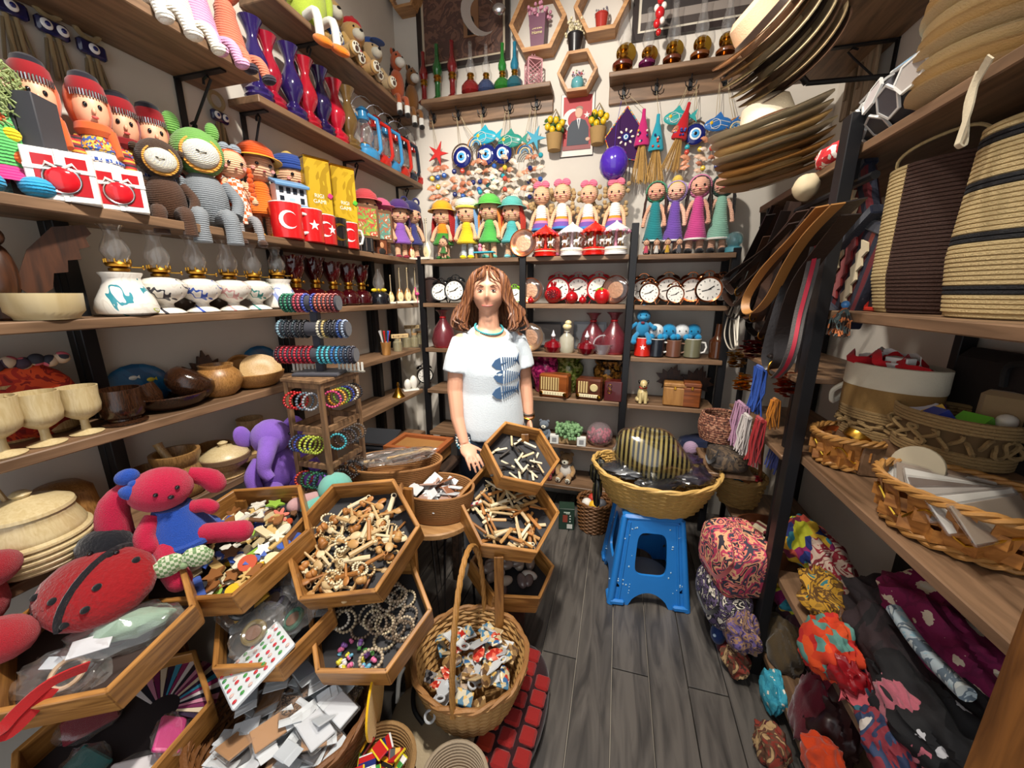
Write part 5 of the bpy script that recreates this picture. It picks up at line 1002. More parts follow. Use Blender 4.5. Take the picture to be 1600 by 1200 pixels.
# little brooms and the purple kilim pendant
STRAW=mat('c29a58',.9,0,.6,120)
def broom(label,px,py,ln,c,c2,hook,tilt=0):
    p=wallp(px,py,.075);k=mpp(p);r_=random.Random(px)
    sw=MB()
    for i in range(60):
        a=r_.uniform(-1,1);b=r_.uniform(-1,1);sw.tube([(a*4*k,b*3*k,-14*k),(a*15*k+r_.uniform(-1,1)*k,b*5*k,-ln*k+r_.uniform(-3,3)*k)],.0016,3)
    t=T('straw_broom',label,'broom',p,0,1,None,(0,tilt,0))
    sw.build('straw',STRAW,t)
    mk('cover',cloth(c),[('l',[(0,34*k),(2.5*k,33*k),(3*k,22*k),(8*k,4*k),(12*k,-16*k),(11*k,-18*k),(0,-16*k)],16,SCL(1,.6,1))],t)
    for q in range(7):mk('bead',gloss(r_.choice([c2,'d8d0c0','1c2a6a']),.2),[('s',(r_.uniform(-7,7)*k,-7*k,r_.uniform(-14,4)*k),1.8*k)],t)
    mk('cord',STR,[('t',[(0,0,33*k),Vector((0,0,33*k))*.4+(hook-p)*.6,hook-p],.0013,4)],t)
broom('straw broom with a pink cover',1004,208,70,'b8286a','d8a030',HK2[0]+Vector((.03,0,0)))
broom('straw broom with a turquoise cover',1026,216,62,'2a94a8','c83a2a',HK2[1])
broom('straw broom with a red cover in front of the others',1066,198,62,'b01c24','2a4aa0',HK2[2]+Vector((-.01,0,0)),.22)
p=wallp(978,215,.05);k=mpp(p)
t=fig('kilim_pendant','purple diamond shaped cloth pendant with evil eye and cowries','wall hanging',p,0,1,[('cloth',cloth('3a1a4a'),[('p',[(0,42*k),(24*k,8*k),(16*k,-34*k),(-22*k,-24*k),(-32*k,2*k)],.012,(0,.006,0),(PI/2,0,0))],[('edging',pat('edging','cells',['c83a2a','d8b040','2a8a9a'],120),[('t',[(0,-.006,42*k),(24*k,-.006,8*k),(16*k,-.006,-34*k),(-22*k,-.006,-24*k),(-32*k,-.006,2*k),(0,-.006,42*k)],.004,5)])]),('cord',STR,[('t',[(0,0,40*k),HK2[0]-p],.0015,4)])]+nazar_parts(6*k,(0,-.01,0))+[('cowrie',mat('e8e0d0',.3),[('s',(10*k*math.cos(a),-.009,10*k*math.sin(a)),(2.6*k,.004,1.6*k),(0,-a,0))]) for a in [PI/4*i for i in range(8)]]+[('fringe',yarn('3a1a4a',60),[('t',[(x_*k,0,-26*k),(x_*k,0,-66*k)],.002,4)]) for x_ in range(-21,17,5)])
p=wallp(959,256,.17);one('balloon','shiny purple balloon hanging above the rainbow dolls','balloon',p,gloss('4a2aa8',.18),[('s',(0,0,0),(.083,.083,.092)),('l',[(.0,-.09),(.012,-.105),(0,-.1)],8),('t',[(0,0,.09),(0,.05,.2),(.02,.1,.36)],.0012,4)])
# ================================================================ back wall, lower shelves
Z=SZ[2]
def pbottle(label,px,top,ins,c,stop='d8d8dc',kind=0):
    p=bk(px,Z,ins);h=zat(p,top)-Z
    prof=[(0,0),(.3,0),(.34,.05),(.42,.25),(.36,.42),(.12,.52),(.09,.6),(.11,.64),(.08,.64),(0,.6)] if kind == 0 else [(0,0),(.2,0),(.24,.1),(.22,.45),(.1,.58),(.08,.66),(0,.66)]
    fig('perfume_bottle',label,'bottle',p,0,h,[('flask',glass(c,.5,.03),[('l',prof,24)]),('neck_band',SILV,[('o',.1,.02,(0,0,.62))]),('stopper',gloss(stop,.15),[('s',(0,0,.74),(.1,.1,.09)),('l',[(.07,.8),(.02,.95),(0,1)],12)] if kind == 0 else [('s',(.0,0,.78),(.14,.12,.1)),('s',(.03,0,.9),(.1,.09,.08))])])
pbottle('red glass perfume flask, left of the tall bottle',864,515,.05,'9a1020');pbottle('tall clear bottle with a cream flower stopper',885,499,.06,'d8d4c0','d8c898',1);pbottle('red glass perfume flask in the middle of the shelf',916,516,.04,'8a1020')
for px,top,ins,lab in ((925,489,.12,'bottle wrapped in a red organza pouch, left one'),(957,488,.09,'bottle wrapped in a red organza pouch, right one'),(694,484,.08,'bottle wrapped in a pink organza pouch left of the woman')):
    p=bk(px,Z,ins);h=min(.27,zat(p,top)-Z)
    fig('wrapped_bottle',lab,'bottle',p,0,h,[('flask',glass('d8c0c4',.3),[('l',[(0,0),(.22,0),(.27,.2),(.2,.42),(.08,.55),(.08,.68),(0,.68)],18)]),('pouch',glass('b04a58',.22,.25),[('l',[(0,.0),(.28,.02),(.33,.2),(.26,.5),(.12,.7),(.06,.8),(.12,.93),(.2,1)],18)]),('ribbon',gloss('a8141c',.3),[('o',.07,.025,(0,0,.8))]),('foot',gloss('b8301c',.3),[('l',[(0,.001),(.25,.001),(.25,.05),(0,.05)],18)])])
p=bk(941,Z,.04);h=zat(p,524)-Z
fig('glass_basket','clear cut glass basket among the perfume bottles','glassware',p,.3,h,[('bowl',glass('e8e8ec',.3),[('l',[(0,0),(.3,0),(.62,.55),(.55,.55),(.28,.12),(0,.1)],8)]),('handle',glass('e8e8ec',.3),[('t',[(.5*math.cos(a),0,.5+.5*math.sin(a)) for a in [PI*i/10 for i in range(11)]],.04,6)])])
for px,top,c,w,lab in ((855,503,'17171a',.11,'black picture frame leaning at the back behind the perfume flask'),(920,503,'5a5e66',.11,'grey picture frame leaning at the back behind the organza pouches')):
    p=bk(px,Z,.24);h=zat(p,top)-Z
    fig('photo_frame',lab,'picture frame',p,0,1,[('frame',gloss(c,.3),[('f',lambda m:m.ring([(-w,0),(w,0),(w,h),(-w,h)],[(-w*.84,w*.16),(w*.84,w*.16),(w*.84,h-w*.16),(-w*.84,h-w*.16)],.014,RX(PI/2-.15)))]),('pane',gloss('8a8a88',.1),[('b',(0,.006,h/2),(w*1.75,.004,h*.85),0,(-.15,0,0))])])
mug('red mug with a white star under the blue crocheted bear',1003,527,.05,'c8281c','star',Z,'b')
mug('dark blue printed mug beside the star mug',1024,529,.06,'1c2028',None,Z,'b')
mug('brown copper printed mug third in the row',1051,531,.07,'6a4434',None,Z,'b',rim='8a6a58')
mug('grey green printed mug at the end of the row',1080,529,.08,'6e6c54',None,Z,'b')
mh=zat(bk(1003,Z,.05),527)
p=bk(1003,mh,.05);h=zat(p,475)-mh;BLU=fur('1f86b8')
fig('crochet_bear','bright blue crocheted bear sitting on the star mug','soft toy',p,-.1,h,[('body',BLU,[('s',(0,0,.26),(.2,.17,.26))]),('head',BLU,[('s',(0,0,.64),(.2,.18,.18))],[('muzzle',fur('3a9ac8'),[('s',(0,-.15,.6),(.09,.07,.07))])]+eyes(.08,.68,-.16)+[('topknot',BLU,[('s',(0,0,.84),.07),('s',(0,0,.94),.06)]),('bow',fur('7a3040'),[('s',(0,-.15,.45),(.06,.03,.04))])])]+[('arm',BLU,[('t',[(sx*.17,0,.42),(sx*.3,-.06,.32),(sx*.33,-.1,.3)],.06),('s',(sx*.34,-.1,.3),.08)]) for sx in (1,-1)]+[('leg',BLU,[('t',[(sx*.12,-.05,.12),(sx*.2,-.2,.02),(sx*.22,-.25,-.08)],.075),('s',(sx*.22,-.27,-.12),.085)]) for sx in (1,-1)])
for i,(px,c) in enumerate(((1024,'d8dcdc'),(1044,'1f86b8'),(1064,'d4d8da'),(1082,'1c80b0'))):
    p=bk(px,Z+.105,.085+.01*i)
    fig('crochet_ball_toy','%s crocheted ball toy on the mugs, %s of the row' % (('white','blue','white','blue')[i],('first','second','third','last')[i]),'soft toy',p,0,1,[('head',fur(c),[('s',(0,0,.045),.045)],eyes(.018,.05,-.042,.004)),('foot',fur('1f86b8'),[('s',(-.025,-.03,.012),.02)]),('foot',fur('1f86b8'),[('s',(.025,-.03,.012),.02)])])
p=bk(1118,Z,.08);lathe_thing('bottle','dark amber bottle at the right end of the mug shelf','bottle',p,[(0,0),(.2,0),(.22,.5),(.1,.65),(.08,1),(0,1)],glass('5a3018',.6),.2)
# fourth shelf: art glass bowls, radios, boxes
Z=SZ[3]
for px,top,ins,cols,lab in ((851,553,.17,['7a1448','9a2058','5a0f38','b83a70'],'magenta marbled glass bowl behind the radio'),(887,556,.2,['4a5a20','6a7a30','8a8a50','3a4018'],'green marbled glass bowl in the middle'),(948,562,.2,['5a3a14','8a5a20','2a1c10','a07030'],'amber marbled glass bowl on the right')):
    p=bk(px,Z,ins);h=zat(p,top)-Z
    lathe_thing('glass_bowl',lab,'bowl',p,[(0,0),(.22,0),(.25,.04),(.3,.3),(.42,.6),(.42,.75),(.34,.86),(.42,1),(.39,1),(.3,.86),(.38,.65),(.25,.3),(0,.08)],pat(lab,'cells',cols,14,.1,bump=0),h,24)
RADW=wood('8a4a20','5f2f12',3,'X',.3);RADD=wood('5a2c18','3a1a0e',3,'X',.3);GRL=pat('radio_grille','bands',['c8b078','6a4a28'],60,.5,'X')
for px,top,w,ins,m,lab in ((867,583,.20,.05,RADW,'wooden retro radio with cream grille'),(921,590,.17,.06,RADD,'dark wooden retro radio with round dial')):
    p=bk(px,Z,ins);h=zat(p,top)-Z
    fig('retro_radio',lab,'radio',p,-.12,1,[('cabinet',m,[('b',(0,0,h/2),(w,.1,h),.012)]),('grille',GRL,[('b',(-w*.12 if w > .18 else -w*.2,-.051,h*.6),(w*.62 if w > .18 else w*.4,.004,h*.55),.002)]),('dial_strip',gloss('e0d4b0',.3),[('b',(0,-.051,h*.2),(w*.85,.004,h*.16),.002)],[('scale_marks',mat('3a2a1a'),[('b',(q*w*.09,-.0535,h*.2),(.002,.001,h*.1)) for q in range(-4,5)])])]+[('knob',GOLD,[('l',[(0,0),(.012,0),(.011,.012),(0,.013)],14,TR(sx*w*.4,-.052,h*.2) @ RX(PI/2))]) for sx in (1,-1)]+([('speaker_dial',gloss('c8b888',.2),[('l',[(0,.004),(.022,.004),(.026,0)],20,TR(w*.2,-.051,h*.6) @ RX(PI/2))])] if w < .18 else []))
p=bk(958,Z,.06);h=zat(p,594)-Z;t=fig('jewel_box','dark maroon box standing beside the radios','box',p,-.1,1,[('box',gloss('4a1014',.3),[('b',(0,0,h/2),(.11,.09,h),.004)]),('clasp',GOLD,[('o',.012,.002,(-.02,-.047,h*.5),(PI/2,0,0))]),('clasp',GOLD,[('o',.012,.002,(-.02,-.047,h*.75),(PI/2,0,0))])])
p=bk(1003,Z,.05);h=zat(p,590)-Z;DOG=gloss('c8b480',.35)
fig('dog_figurine','cream sitting dog figurine with black ears','figurine',p,.1,h,[('body',DOG,[('s',(0,.05,.3),(.2,.24,.32)),('t',[(-.1,-.12,.42),(-.1,-.16,.0)],[.07,.06]),('t',[(.1,-.12,.42),(.1,-.16,.0)],[.07,.06]),('s',(.16,.1,.1),(.1,.2,.1)),('s',(-.16,.1,.1),(.1,.2,.1)),('s',(0,-.05,.76),(.15,.16,.16)),('s',(0,-.2,.7),(.08,.1,.07)),('t',[(0,0,.5),(0,-.03,.68)],.13)]),('ear',gloss('17140f',.3),[('s',(.14,-.02,.8),(.05,.08,.11),(0,.4,0))]),('ear',gloss('17140f',.3),[('s',(-.14,-.02,.8),(.05,.08,.11),(0,-.4,0))]),('nose',EYE,[('s',(0,-.295,.72),.028)]),('collar',gloss('a01c1c',.3),[('o',.13,.025,(0,-.02,.62),(.2,0,0))])])
for px,top,w,ins,m,lab in ((1052,596,.13,.07,wood('a87840','8a5c2c',3,'Z',.4),'light wooden box beside the dog figurine'),(1078,596,.1,.06,RADW,'reddish brown wooden box on the right')):
    p=bk(px,Z,ins);h=zat(p,top)-Z
    fig('wooden_box',lab,'box',p,-.1,1,[('case',m,[('b',(0,0,h*.4),(w,.11,h*.8),.006)]),('lid',m,[('b',(0,0,h*.9),(w*1.01,.112,h*.18),.006)]),('clasp',GOLD,[('b',(0,-.057,h*.78),(.014,.005,.02),.002)])])
for px,zz,lab in ((1048,.12,'dark wooden leaf tray behind the boxes, left one'),(1088,.12,'dark wooden leaf tray behind the boxes, right one')):
    p=bk(px,Z+zz,.2);one('wooden_leaf',lab,'leaf dish',p,DKW,[('p',leafpoly(.11),.012,(0,0,0),(PI/2-.2,.3,0)),('b',(0,.02,-.06),(.06,.05,.12),.004)],0)
# fifth and bottom shelf
Z=SZ[4]
p=bk(887,Z,.06);fig('grass_planter','bushy pale green artificial plant in a low planter','pot plant',p,0,1,[('planter',mat('a88a60',.7),[('b',(0,0,.025),(.13,.08,.05),.004)]),('foliage',mat('7aa070',.8),[('f',lambda m:bloom(m,.09,160,5,.05,.8))])])
for px,lab in ((866,'small white card box left of the green planter'),(908,'small white card box right of the green planter')):
    p=bk(px,Z,.02);fig('card_box',lab,'box',p,.1,1,[('box',mat('d8d8d4',.6),[('b',(0,0,.03),(.06,.04,.06),.002)]),('printed_label',mat('8a8a8c',.6),[('b',(0,-.021,.03),(.03,.001,.03))])])
p=bk(936,Z,.08);fig('flower_dome','clear dome full of pink dried flowers','pot plant',p,0,1,[('flowers',mat('b84a68',.8),[('f',lambda m:bloom(m,.075,110,8,.03,.9))]),('dome',glass('f0e0e4',.15),[('s',(0,0,.07),(.09,.09,.085))])])
p=bk(850,Z,.08);bear('small grey plush toy beside the woman',p,.16,0,'6a7480','5a646e');p=bk(1078,Z,.05);fig('yarn_ball','lilac crocheted ball by the wicker basket','soft toy',p,0,1,[('ball',yarn('b89ab8',60),[('s',(0,0,.045),.045)])])
p=bk(1085,Z,.15);one('cap','dark blue knitted cap lying on the fifth shelf','cap',p,cloth('1c2440'),[('f',lambda m:lump(m,(0,0,.04),(.11,.08,.06),4,.2,2,24,14,0,None,0))])
Z=SZ[5]
p=bk(884,Z,.13);bear('tan and white plush bear on the bottom shelf',p,.23,-.1,'b08a5c','d8d4cc');p=bk(852,Z,.14);bear('red plush bear on the bottom shelf next to the tan one',p,.23,.1,'8a1a20','8a1a20',None,None,'b8505a')
# ================================================================ the shopkeeper
WX,WY=-.615,1.80
SKN=mat('cf9a7e',.5,0,.08,120,'skin',.06)
def remesh(o,vox,smooth=4):
    m=o.modifiers.new('r','REMESH');m.mode='VOXEL';m.voxel_size=vox;m.use_smooth_shade=True
    s_=o.modifiers.new('s','SMOOTH');s_.iterations=smooth;s_.factor=.5
    dg=bpy.context.evaluated_depsgraph_get();me=bpy.data.meshes.new_from_object(o.evaluated_get(dg));old=o.data
    o.modifiers.clear();o.data=me
    if not me.materials:me.materials.append(old.materials[0])
    me.polygons.foreach_set('use_smooth',[True]*len(me.polygons));return o
wm=T('person','woman with brown hair in a white fish print t-shirt standing behind the baskets','person',(WX,WY,0),.62)
HM=TR(0,.015,1.4) @ RZ(-.36) @ RX(-.06) @ TR(0,-.015,-1.4)
def hk(name,m,shapes,parent):o=mk(name,m,shapes,parent);o.matrix_local=HM;return o
def head_mesh(m):
    C=Vector((0,0,1.50))
    def g(u,v):
        a=2*PI*u;t=PI*v;z=-math.cos(t);s=math.sin(t);x=s*math.sin(a);y=-s*math.cos(a)
        rx,ry,rz=.075,.09,.112
        if z < -.1:q=min(1,(-z-.1)/.9);rx *= 1-.33*q*q;ry *= 1-.08*q
        p=Vector((x*rx,y*ry,z*rz))
        if y < 0:
            f=lambda cx,cz,w,h:math.exp(-((p.x-cx)/w)**2-((p.z-cz)/h)**2)
            p.y -= .017*f(0,-.022,.009,.016)+.009*f(0,.004,.008,.022)+.005*f(0,-.062,.024,.008)+.009*f(0,-.097,.022,.014)+.006*f(.042,-.03,.022,.022)+.006*f(-.042,-.03,.022,.022)+.006*f(0,.035,.05,.012)
            p.y += .011*f(.029,.008,.015,.010)+.011*f(-.029,.008,.015,.010)
        return C+p
    m.grid(g,64,48,HM,True)
def finger(m,base,d,L,r,curl,nrm):
    pts=[Vector(base)];dd=Vector(d).normalized();n_=Vector(nrm).normalized();a=0
    for k,seg in enumerate((.42,.32,.26)):
        a += curl;q=dd*math.cos(a)+n_*math.sin(a);pts.append(pts[-1]+q*L*seg)
    m.tube(pts,[r,r*.95,r*.85,r*.65],8)
    m.sph(pts[-1],r*.66,None,8,6)
def hand(m,w,d,nrm,side):
    """palm from wrist w along d, fingers curling towards nrm, thumb on the side given"""
    d=Vector(d).normalized();n_=Vector(nrm).normalized();s_=d.cross(n_).normalized()*side;w=Vector(w)
    M=Matrix((s_,d,n_)).transposed().to_4x4();M.translation=w+d*.045
    m.sph((0,0,0),(.04,.052,.015),M,14,10)
    for i,L in enumerate((.068,.078,.072,.056)):finger(m,w+d*.085+s_*(.028-.0185*i)-d*(.004*abs(i-1)),d+s_*(.08-.06*i),L,.0082,.28,n_)
    finger(m,w+d*.03+s_*.03,d*.75+s_*.75,.062,.0095,.18,n_)
b=MB();head_mesh(b)
b.sph((.072,.012,1.497),(.012,.02,.03),HM,10,8);b.sph((-.072,.012,1.497),(.012,.02,.03),HM,10,8)
loft(b,[((0,.02,1.24),.075,.06),((0,.018,1.33),.056,.055),((0,.015,1.38),.05,.053),((0,.012,1.46),.05,.056)])
loft(b,[((0,0,.70),.14,.10),((0,0,.82),.172,.115),((0,0,.92),.162,.108),((0,0,1.02),.138,.098),((0,-.004,1.12),.138,.105),((0,-.002,1.2),.142,.1),((0,.004,1.26),.136,.08),((0,.012,1.31),.092,.058),((0,.016,1.335),.056,.048)],24)
AL=[(-.142,.005,1.262),(-.168,0,1.19),(-.188,-.01,1.03),(-.19,-.06,.90),(-.175,-.13,.79)]
AR=[(.142,.005,1.262),(.17,.01,1.19),(.2,.025,1.03),(.205,-.005,.93),(.2,-.04,.845)]
for A in (AL,AR):b.tube(A,[.05,.046,.039,.033,.024],12);b.sph(A[0],.05,None,12,8)
hand(b,AL[-1],(.06,-.22,-.12),(.1,.25,-1),1);hand(b,AR[-1],(-.02,-.12,-.3),(-1,.1,.0),-1)
for sx in (1,-1):
    b.tube([(sx*.09,0,.82),(sx*.095,-.01,.62),(sx*.095,-.005,.45),(sx*.095,.015,.28),(sx*.095,.02,.08)],[.092,.08,.058,.052,.04],14)
    loft(b,[((sx*.097,.055,.035),.03,.03,(PI/2,0,0)),((sx*.098,0,.045),.036,.042,(PI/2,0,0)),((sx*.1,-.08,.032),.042,.03,(PI/2,0,0)),((sx*.1,-.15,.022),.03,.018,(PI/2,0,0))])
body=b.build('body',SKN,wm);remesh(body,.0042,3)
# jeans, shoes
b=MB();loft(b,[((0,0,.71),.15,.112),((0,0,.82),.182,.125),((0,0,.90),.172,.118),((0,0,.955),.162,.112)],24)
for sx in (1,-1):b.tube([(sx*.09,0,.82),(sx*.098,-.01,.62),(sx*.098,-.005,.45),(sx*.098,.015,.28),(sx*.098,.02,.09)],[.1,.09,.07,.066,.064],16)
remesh(b.build('jeans',mat('1c2a3e',.85,0,.3,200,'cloth'),wm),.008,3)
for sx in (1,-1):mk('shoe',mat('2a2a2e',.6),[('f',lambda m:loft(m,[((sx*.098,.075,.04),.034,.04,(PI/2,0,0)),((sx*.098,0,.048),.043,.047,(PI/2,0,0)),((sx*.1,-.09,.038),.048,.037,(PI/2,0,0)),((sx*.1,-.165,.024),.034,.023,(PI/2,0,0))]))],wm)
# t-shirt
SHIRT=mat('c9d3da',.85,0,.3,160,'cloth',.05)
b=MB();loft(b,[((0,0,.78),.18,.132),((0,0,.84),.182,.132),((0,0,.93),.17,.124),((0,0,1.02),.156,.116),((0,-.006,1.12),.156,.122),((0,-.004,1.2),.156,.114),((0,.004,1.25),.156,.098,(.06,0,0)),((0,.008,1.292),.13,.08,(.15,0,0)),((0,.01,1.318),.1,.068,(.4,0,0)),((0,.012,1.325),.082,.062,(.5,0,0))],32)
for A,sx in ((AL,-1),(AR,1)):b.tube([(A[0][0]*.8,A[0][1],1.268),A[0],A[1],(A[1][0]+sx*.01,A[1][1],1.125)],[.05,.057,.06,.066],16)
sh=b.build('t_shirt',SHIRT,wm);remesh(sh,.0065,5)
def chest(x,z):
    rx=.157;ry=.12;return -math.sqrt(max(.05,1-(x/rx)**2))*ry-.006
def fishprint(x0,z0,L,name='fish_print',tilt=0,inner=True):
    m=MB();ct,st_=math.cos(tilt),math.sin(tilt)
    def put(poly,e=0):
        n=len(poly);vs=[]
        for q in (0,.004):
            for (x,z) in poly:
                X,Z_=x0+x*ct-z*st_,z0+x*st_+z*ct;vs.append((X,chest(X,Z_)-e-.001+q,Z_))
        m.add(vs,[tuple(range(n)),tuple(range(n,2*n))[::-1]]+[(i,n+i,n+(i+1) % n,(i+1) % n) for i in range(n)])
    hh=L*.2
    put([(-L*.5,0),(-L*.38,hh*.7),(-L*.22,hh),(-L*.2,-hh),(-L*.38,-hh*.7)])
    for k in range(7):x=-L*.15+k*L*.075;put([(x,-hh*(1-.09*k)),(x+L*.035,-hh*(1-.09*k)),(x+L*.035,hh*(1-.09*k)),(x,hh*(1-.09*k))])
    put([(-L*.2,-.002),(L*.4,-.002),(L*.4,.002),(-L*.2,.002)],.0005)
    put([(L*.36,0),(L*.5,hh),(L*.46,0),(L*.5,-hh)])
    return m.build(name,mat('3a5a80',.8),sh,False)
fishprint(.05,1.175,.16,tilt=.1);fishprint(.062,1.105,.17,tilt=-.05);fishprint(.05,1.03,.16,tilt=.08)
# face
for sx in (1,-1):
    e=hk('eye',gloss('e6e0da',.2),[('s',(sx*.029,-.0765,1.508),(.0125,.008,.0062))],body);hk('iris',gloss('2a1a10',.1),[('s',(sx*.029,-.0838,1.508),(.0055,.002,.0056))],body)
    hk('eyelid',mat('9a6650',.6),[('t',[(sx*.029-.0145,-.0785,1.5085),(sx*.029-.006,-.084,1.5145),(sx*.029+.006,-.084,1.5145),(sx*.029+.0145,-.0785,1.5085)],.0022,6)],body)
    hk('eyebrow',mat('6a4028',.8),[('t',[(sx*.014,-.0865,1.526),(sx*.03,-.0865,1.532),(sx*.047,-.077,1.527)],[.0028,.0032,.0014],6)],body)
hk('lips',mat('b8645a',.45),[('t',[(-.026,-.0775,1.4405),(-.012,-.0875,1.4375),(0,-.0895,1.4375),(.012,-.0875,1.4375),(.026,-.0775,1.4415)],[.0015,.0042,.0045,.0042,.0015],8)],body)
# hair: a cap and long locks to the shoulders
HR=pat('hair_brown','bands',['5a3420','74482a','643a22','8a5a36','4e2c1a'],55,.5,'X',.3,dist=.06)
b=MB();r_=random.Random(4)
def cap(u,v):
    a=2*PI*u;t=PI*.6*v;z=math.cos(t);s=math.sin(t);x=s*math.sin(a);y=-s*math.cos(a)
    return (x*.088,.016+y*(.1 if y > 0 else .083),1.516+z*.112)
b.grid(lambda u,v:cap(u,v*(1 if abs(((u+.5) % 1)-.5) > .17 else .56)),48,14,None,True)
for i in range(230):
    if i < 16:
        sg=-1 if i % 3 else 1;q=r_.uniform(.25,1)
        pts=[(.008*sg,-.055,1.622),(sg*.022*q,-.082,1.598),(sg*.045*q,-.089,1.568),(sg*(.058+.012*q),-.07,1.55-.02*q)];rr=[.003,.0045,.004,.001]
    else:
        a=r_.uniform(.86,PI)*r_.choice([-1,1]);q=r_.uniform(.92,1.1);sx_,cy_=math.sin(a),-math.cos(a);L=r_.uniform(1.315,1.375);fl=r_.uniform(.0,.03)+.016;wv=r_.uniform(-.012,.012);ft=max(0,.3-abs(abs(a)-1.05))*.06
        pts=[(.012*r_.uniform(-1,1),-.03+.06*r_.random(),1.626),(sx_*.07,cy_*.07+.012,1.598),(sx_*.092*q,cy_*.095*q+.014,1.545),(sx_*(.098+ft)*q+wv,cy_*.1*q+.016+ft,1.48),(sx_*(.108+fl)*q-wv,cy_*.098*q+.016+ft,1.42),(sx_*(.112+fl*1.3)*q+wv,cy_*.1*q+.012,L+.02),(sx_*(.096+fl)*q,cy_*.1*q+.006,L)];rr=[.004,.007,.0085,.009,.009,.007,.002]
    sp_=spline(pts,3);n_=len(sp_)-1;b.tube(sp_,[rr[int(j*(len(rr)-1)/n_)]*(1-(j*(len(rr)-1)/n_) % 1)+rr[min(len(rr)-1,int(j*(len(rr)-1)/n_)+1)]*((j*(len(rr)-1)/n_) % 1) for j in range(n_+1)],5)
b.build('hair',HR,wm).matrix_local=HM
mk('necklace',gloss('3a9aa0',.3),[('s',(.07*math.sin(a),.012-.066*math.cos(a)-.004*(abs(a) < 1),1.335-.028*math.cos(a)),.0055) for a in [-2.2+4.4*i/34 for i in range(35)]],wm)
for k in range(3):mk('bracelet',gloss(('1c2a3a','d8d4c8','3a7a90')[k],.3),[('f',lambda m,k=k:[m.sph(Vector((-.1815+.001*k,-.113-.009*k,.82-.013*k))+Euler((.9,.12,0)).to_matrix() @ Vector((.032*math.cos(t),.032*math.sin(t),0)),.0055,None,6,5) for t in [2*PI*i/16 for i in range(16)]])],wm)
mk('bracelet',GOLD,[('o',.031,.004,(.2,-.033,.862),(.35,0,0))],wm)
mk('wristwatch',mat('3a2a1c',.5),[('o',.031,.006,(.2,-.027,.882),(.35,0,0))],wm)
# ================================================================ right wall: hats
def hat(label,loc,rot,r,c,band='5a3a24',straw=True,crown=.5,warp=.25,seed=0,ch=.11,group=None,kr=.1,top=True):
    crown=kr/r
    m=mat(c,.85,0,.5,220,'straw',.1)
    t=T('brimmed_hat',label,'hat',loc,0,1,group,rot)
    def g(sgn):
        def f(u,v):
            a=2*PI*u;q=r*(crown+(1-crown)*v);return (q*math.cos(a),q*math.sin(a)*.93,.02*v*v+r*warp*v*v*math.cos(2*a+seed)*.5+sgn*.002)
        return f
    b=MB();b.grid(g(1),40,5,None,True);b.grid(g(-1),40,5,None,True);None
    b.build('brim',m,t)
    k=r*crown;mk('crown',m,[('l',[(k,0),(k*.97,ch*.4),(k*.85,ch*.85),(k*.6,ch),(k*.25,ch*.9),(0,ch*.86)],28,SCL(1,.9,1))],t)
    if top:mk('band',cloth(band),[('l',[(k*1.01,.004),(k*1.0,ch*.28),(k*.97,ch*.3)],28,SCL(1.01,.91,1))],t)
    return t
def strap(m,pts,w,th,side=(1,0,0)):
    """flat leather strip along pts; side is the direction of its width"""
    vs=[];fs=[];s_=Vector(side).normalized();P=[Vector(p) for p in pts];n=len(P)
    for i,p in enumerate(P):
        t=(P[min(n-1,i+1)]-P[max(0,i-1)]).normalized();q=(s_-t*s_.dot(t)).normalized();u=t.cross(q)
        for a,b in ((-1,-1),(1,-1),(1,1),(-1,1)):vs.append(p+q*(w/2*a)+u*(th/2*b))
    for i in range(n-1):
        for j in range(4):fs.append((i*4+j,i*4+(j+1) % 4,i*4+4+(j+1) % 4,i*4+4+j))
    fs += [(3,2,1,0),tuple((n-1)*4+j for j in range(4))]
    return m.add(vs,fs)
HC=['b8996a','c8ae82','a8875a','8a6a48','cdbb98','b09468','6a4a34','d0c0a0']
low=[(.62-.0095*i,2.04-.003*i,1.975+.029*i,(.08,-.26,0),.215+.008*math.sin(i*2.1),c,'%s hat, %s from the bottom of the lower pile' % (n,o_)) for i,(c,n,o_) in enumerate((('a8855a','tan felt','first'),('c2a878','natural straw','second'),('b08a58','wide camel','third'),('9a7848','brown straw','fourth'),('d4c9ae','pale cream','fifth'),('b89868','sandy','sixth'),('c9bb9e','greyish beige','seventh'),('d6ccb6','cream','eighth')))]
for i,(x,y,z,rt_,r,c,lab) in enumerate(low):hat(lab,(x,y,z),rt_,r,c,('7a2a20','5a3a24','3a2a1c','e0dccf','e8e4da','6a3a24')[i % 6],seed=.3,warp=.16,top=i == 7)
UB=ony(1246,112,2.02);UN=Euler((.22,-.82,0)).to_matrix() @ Vector((0,0,1))
for i in range(9):
    u_=i/8;c=('6a4a34','b29a72','8a6a50','c8b48c','4a3628','cdbc98','b8956a','c8a888','d0b090')[i]
    hat('tilted %s hat, %s from the bottom of the upper pile' % (('brown','straw','taupe','sand','dark brown','cream','tan','rosy beige','pale peach')[i],('first','second','third','fourth','fifth','sixth','seventh','eighth','last')[i]),UB+UN*(.027*i),(.22,-.82,0),.205+.012*math.sin(i*3),c,('3a2418','6a2a24','2a1c14')[i % 3],warp=.22,seed=.4,ch=.1,top=i == 8)
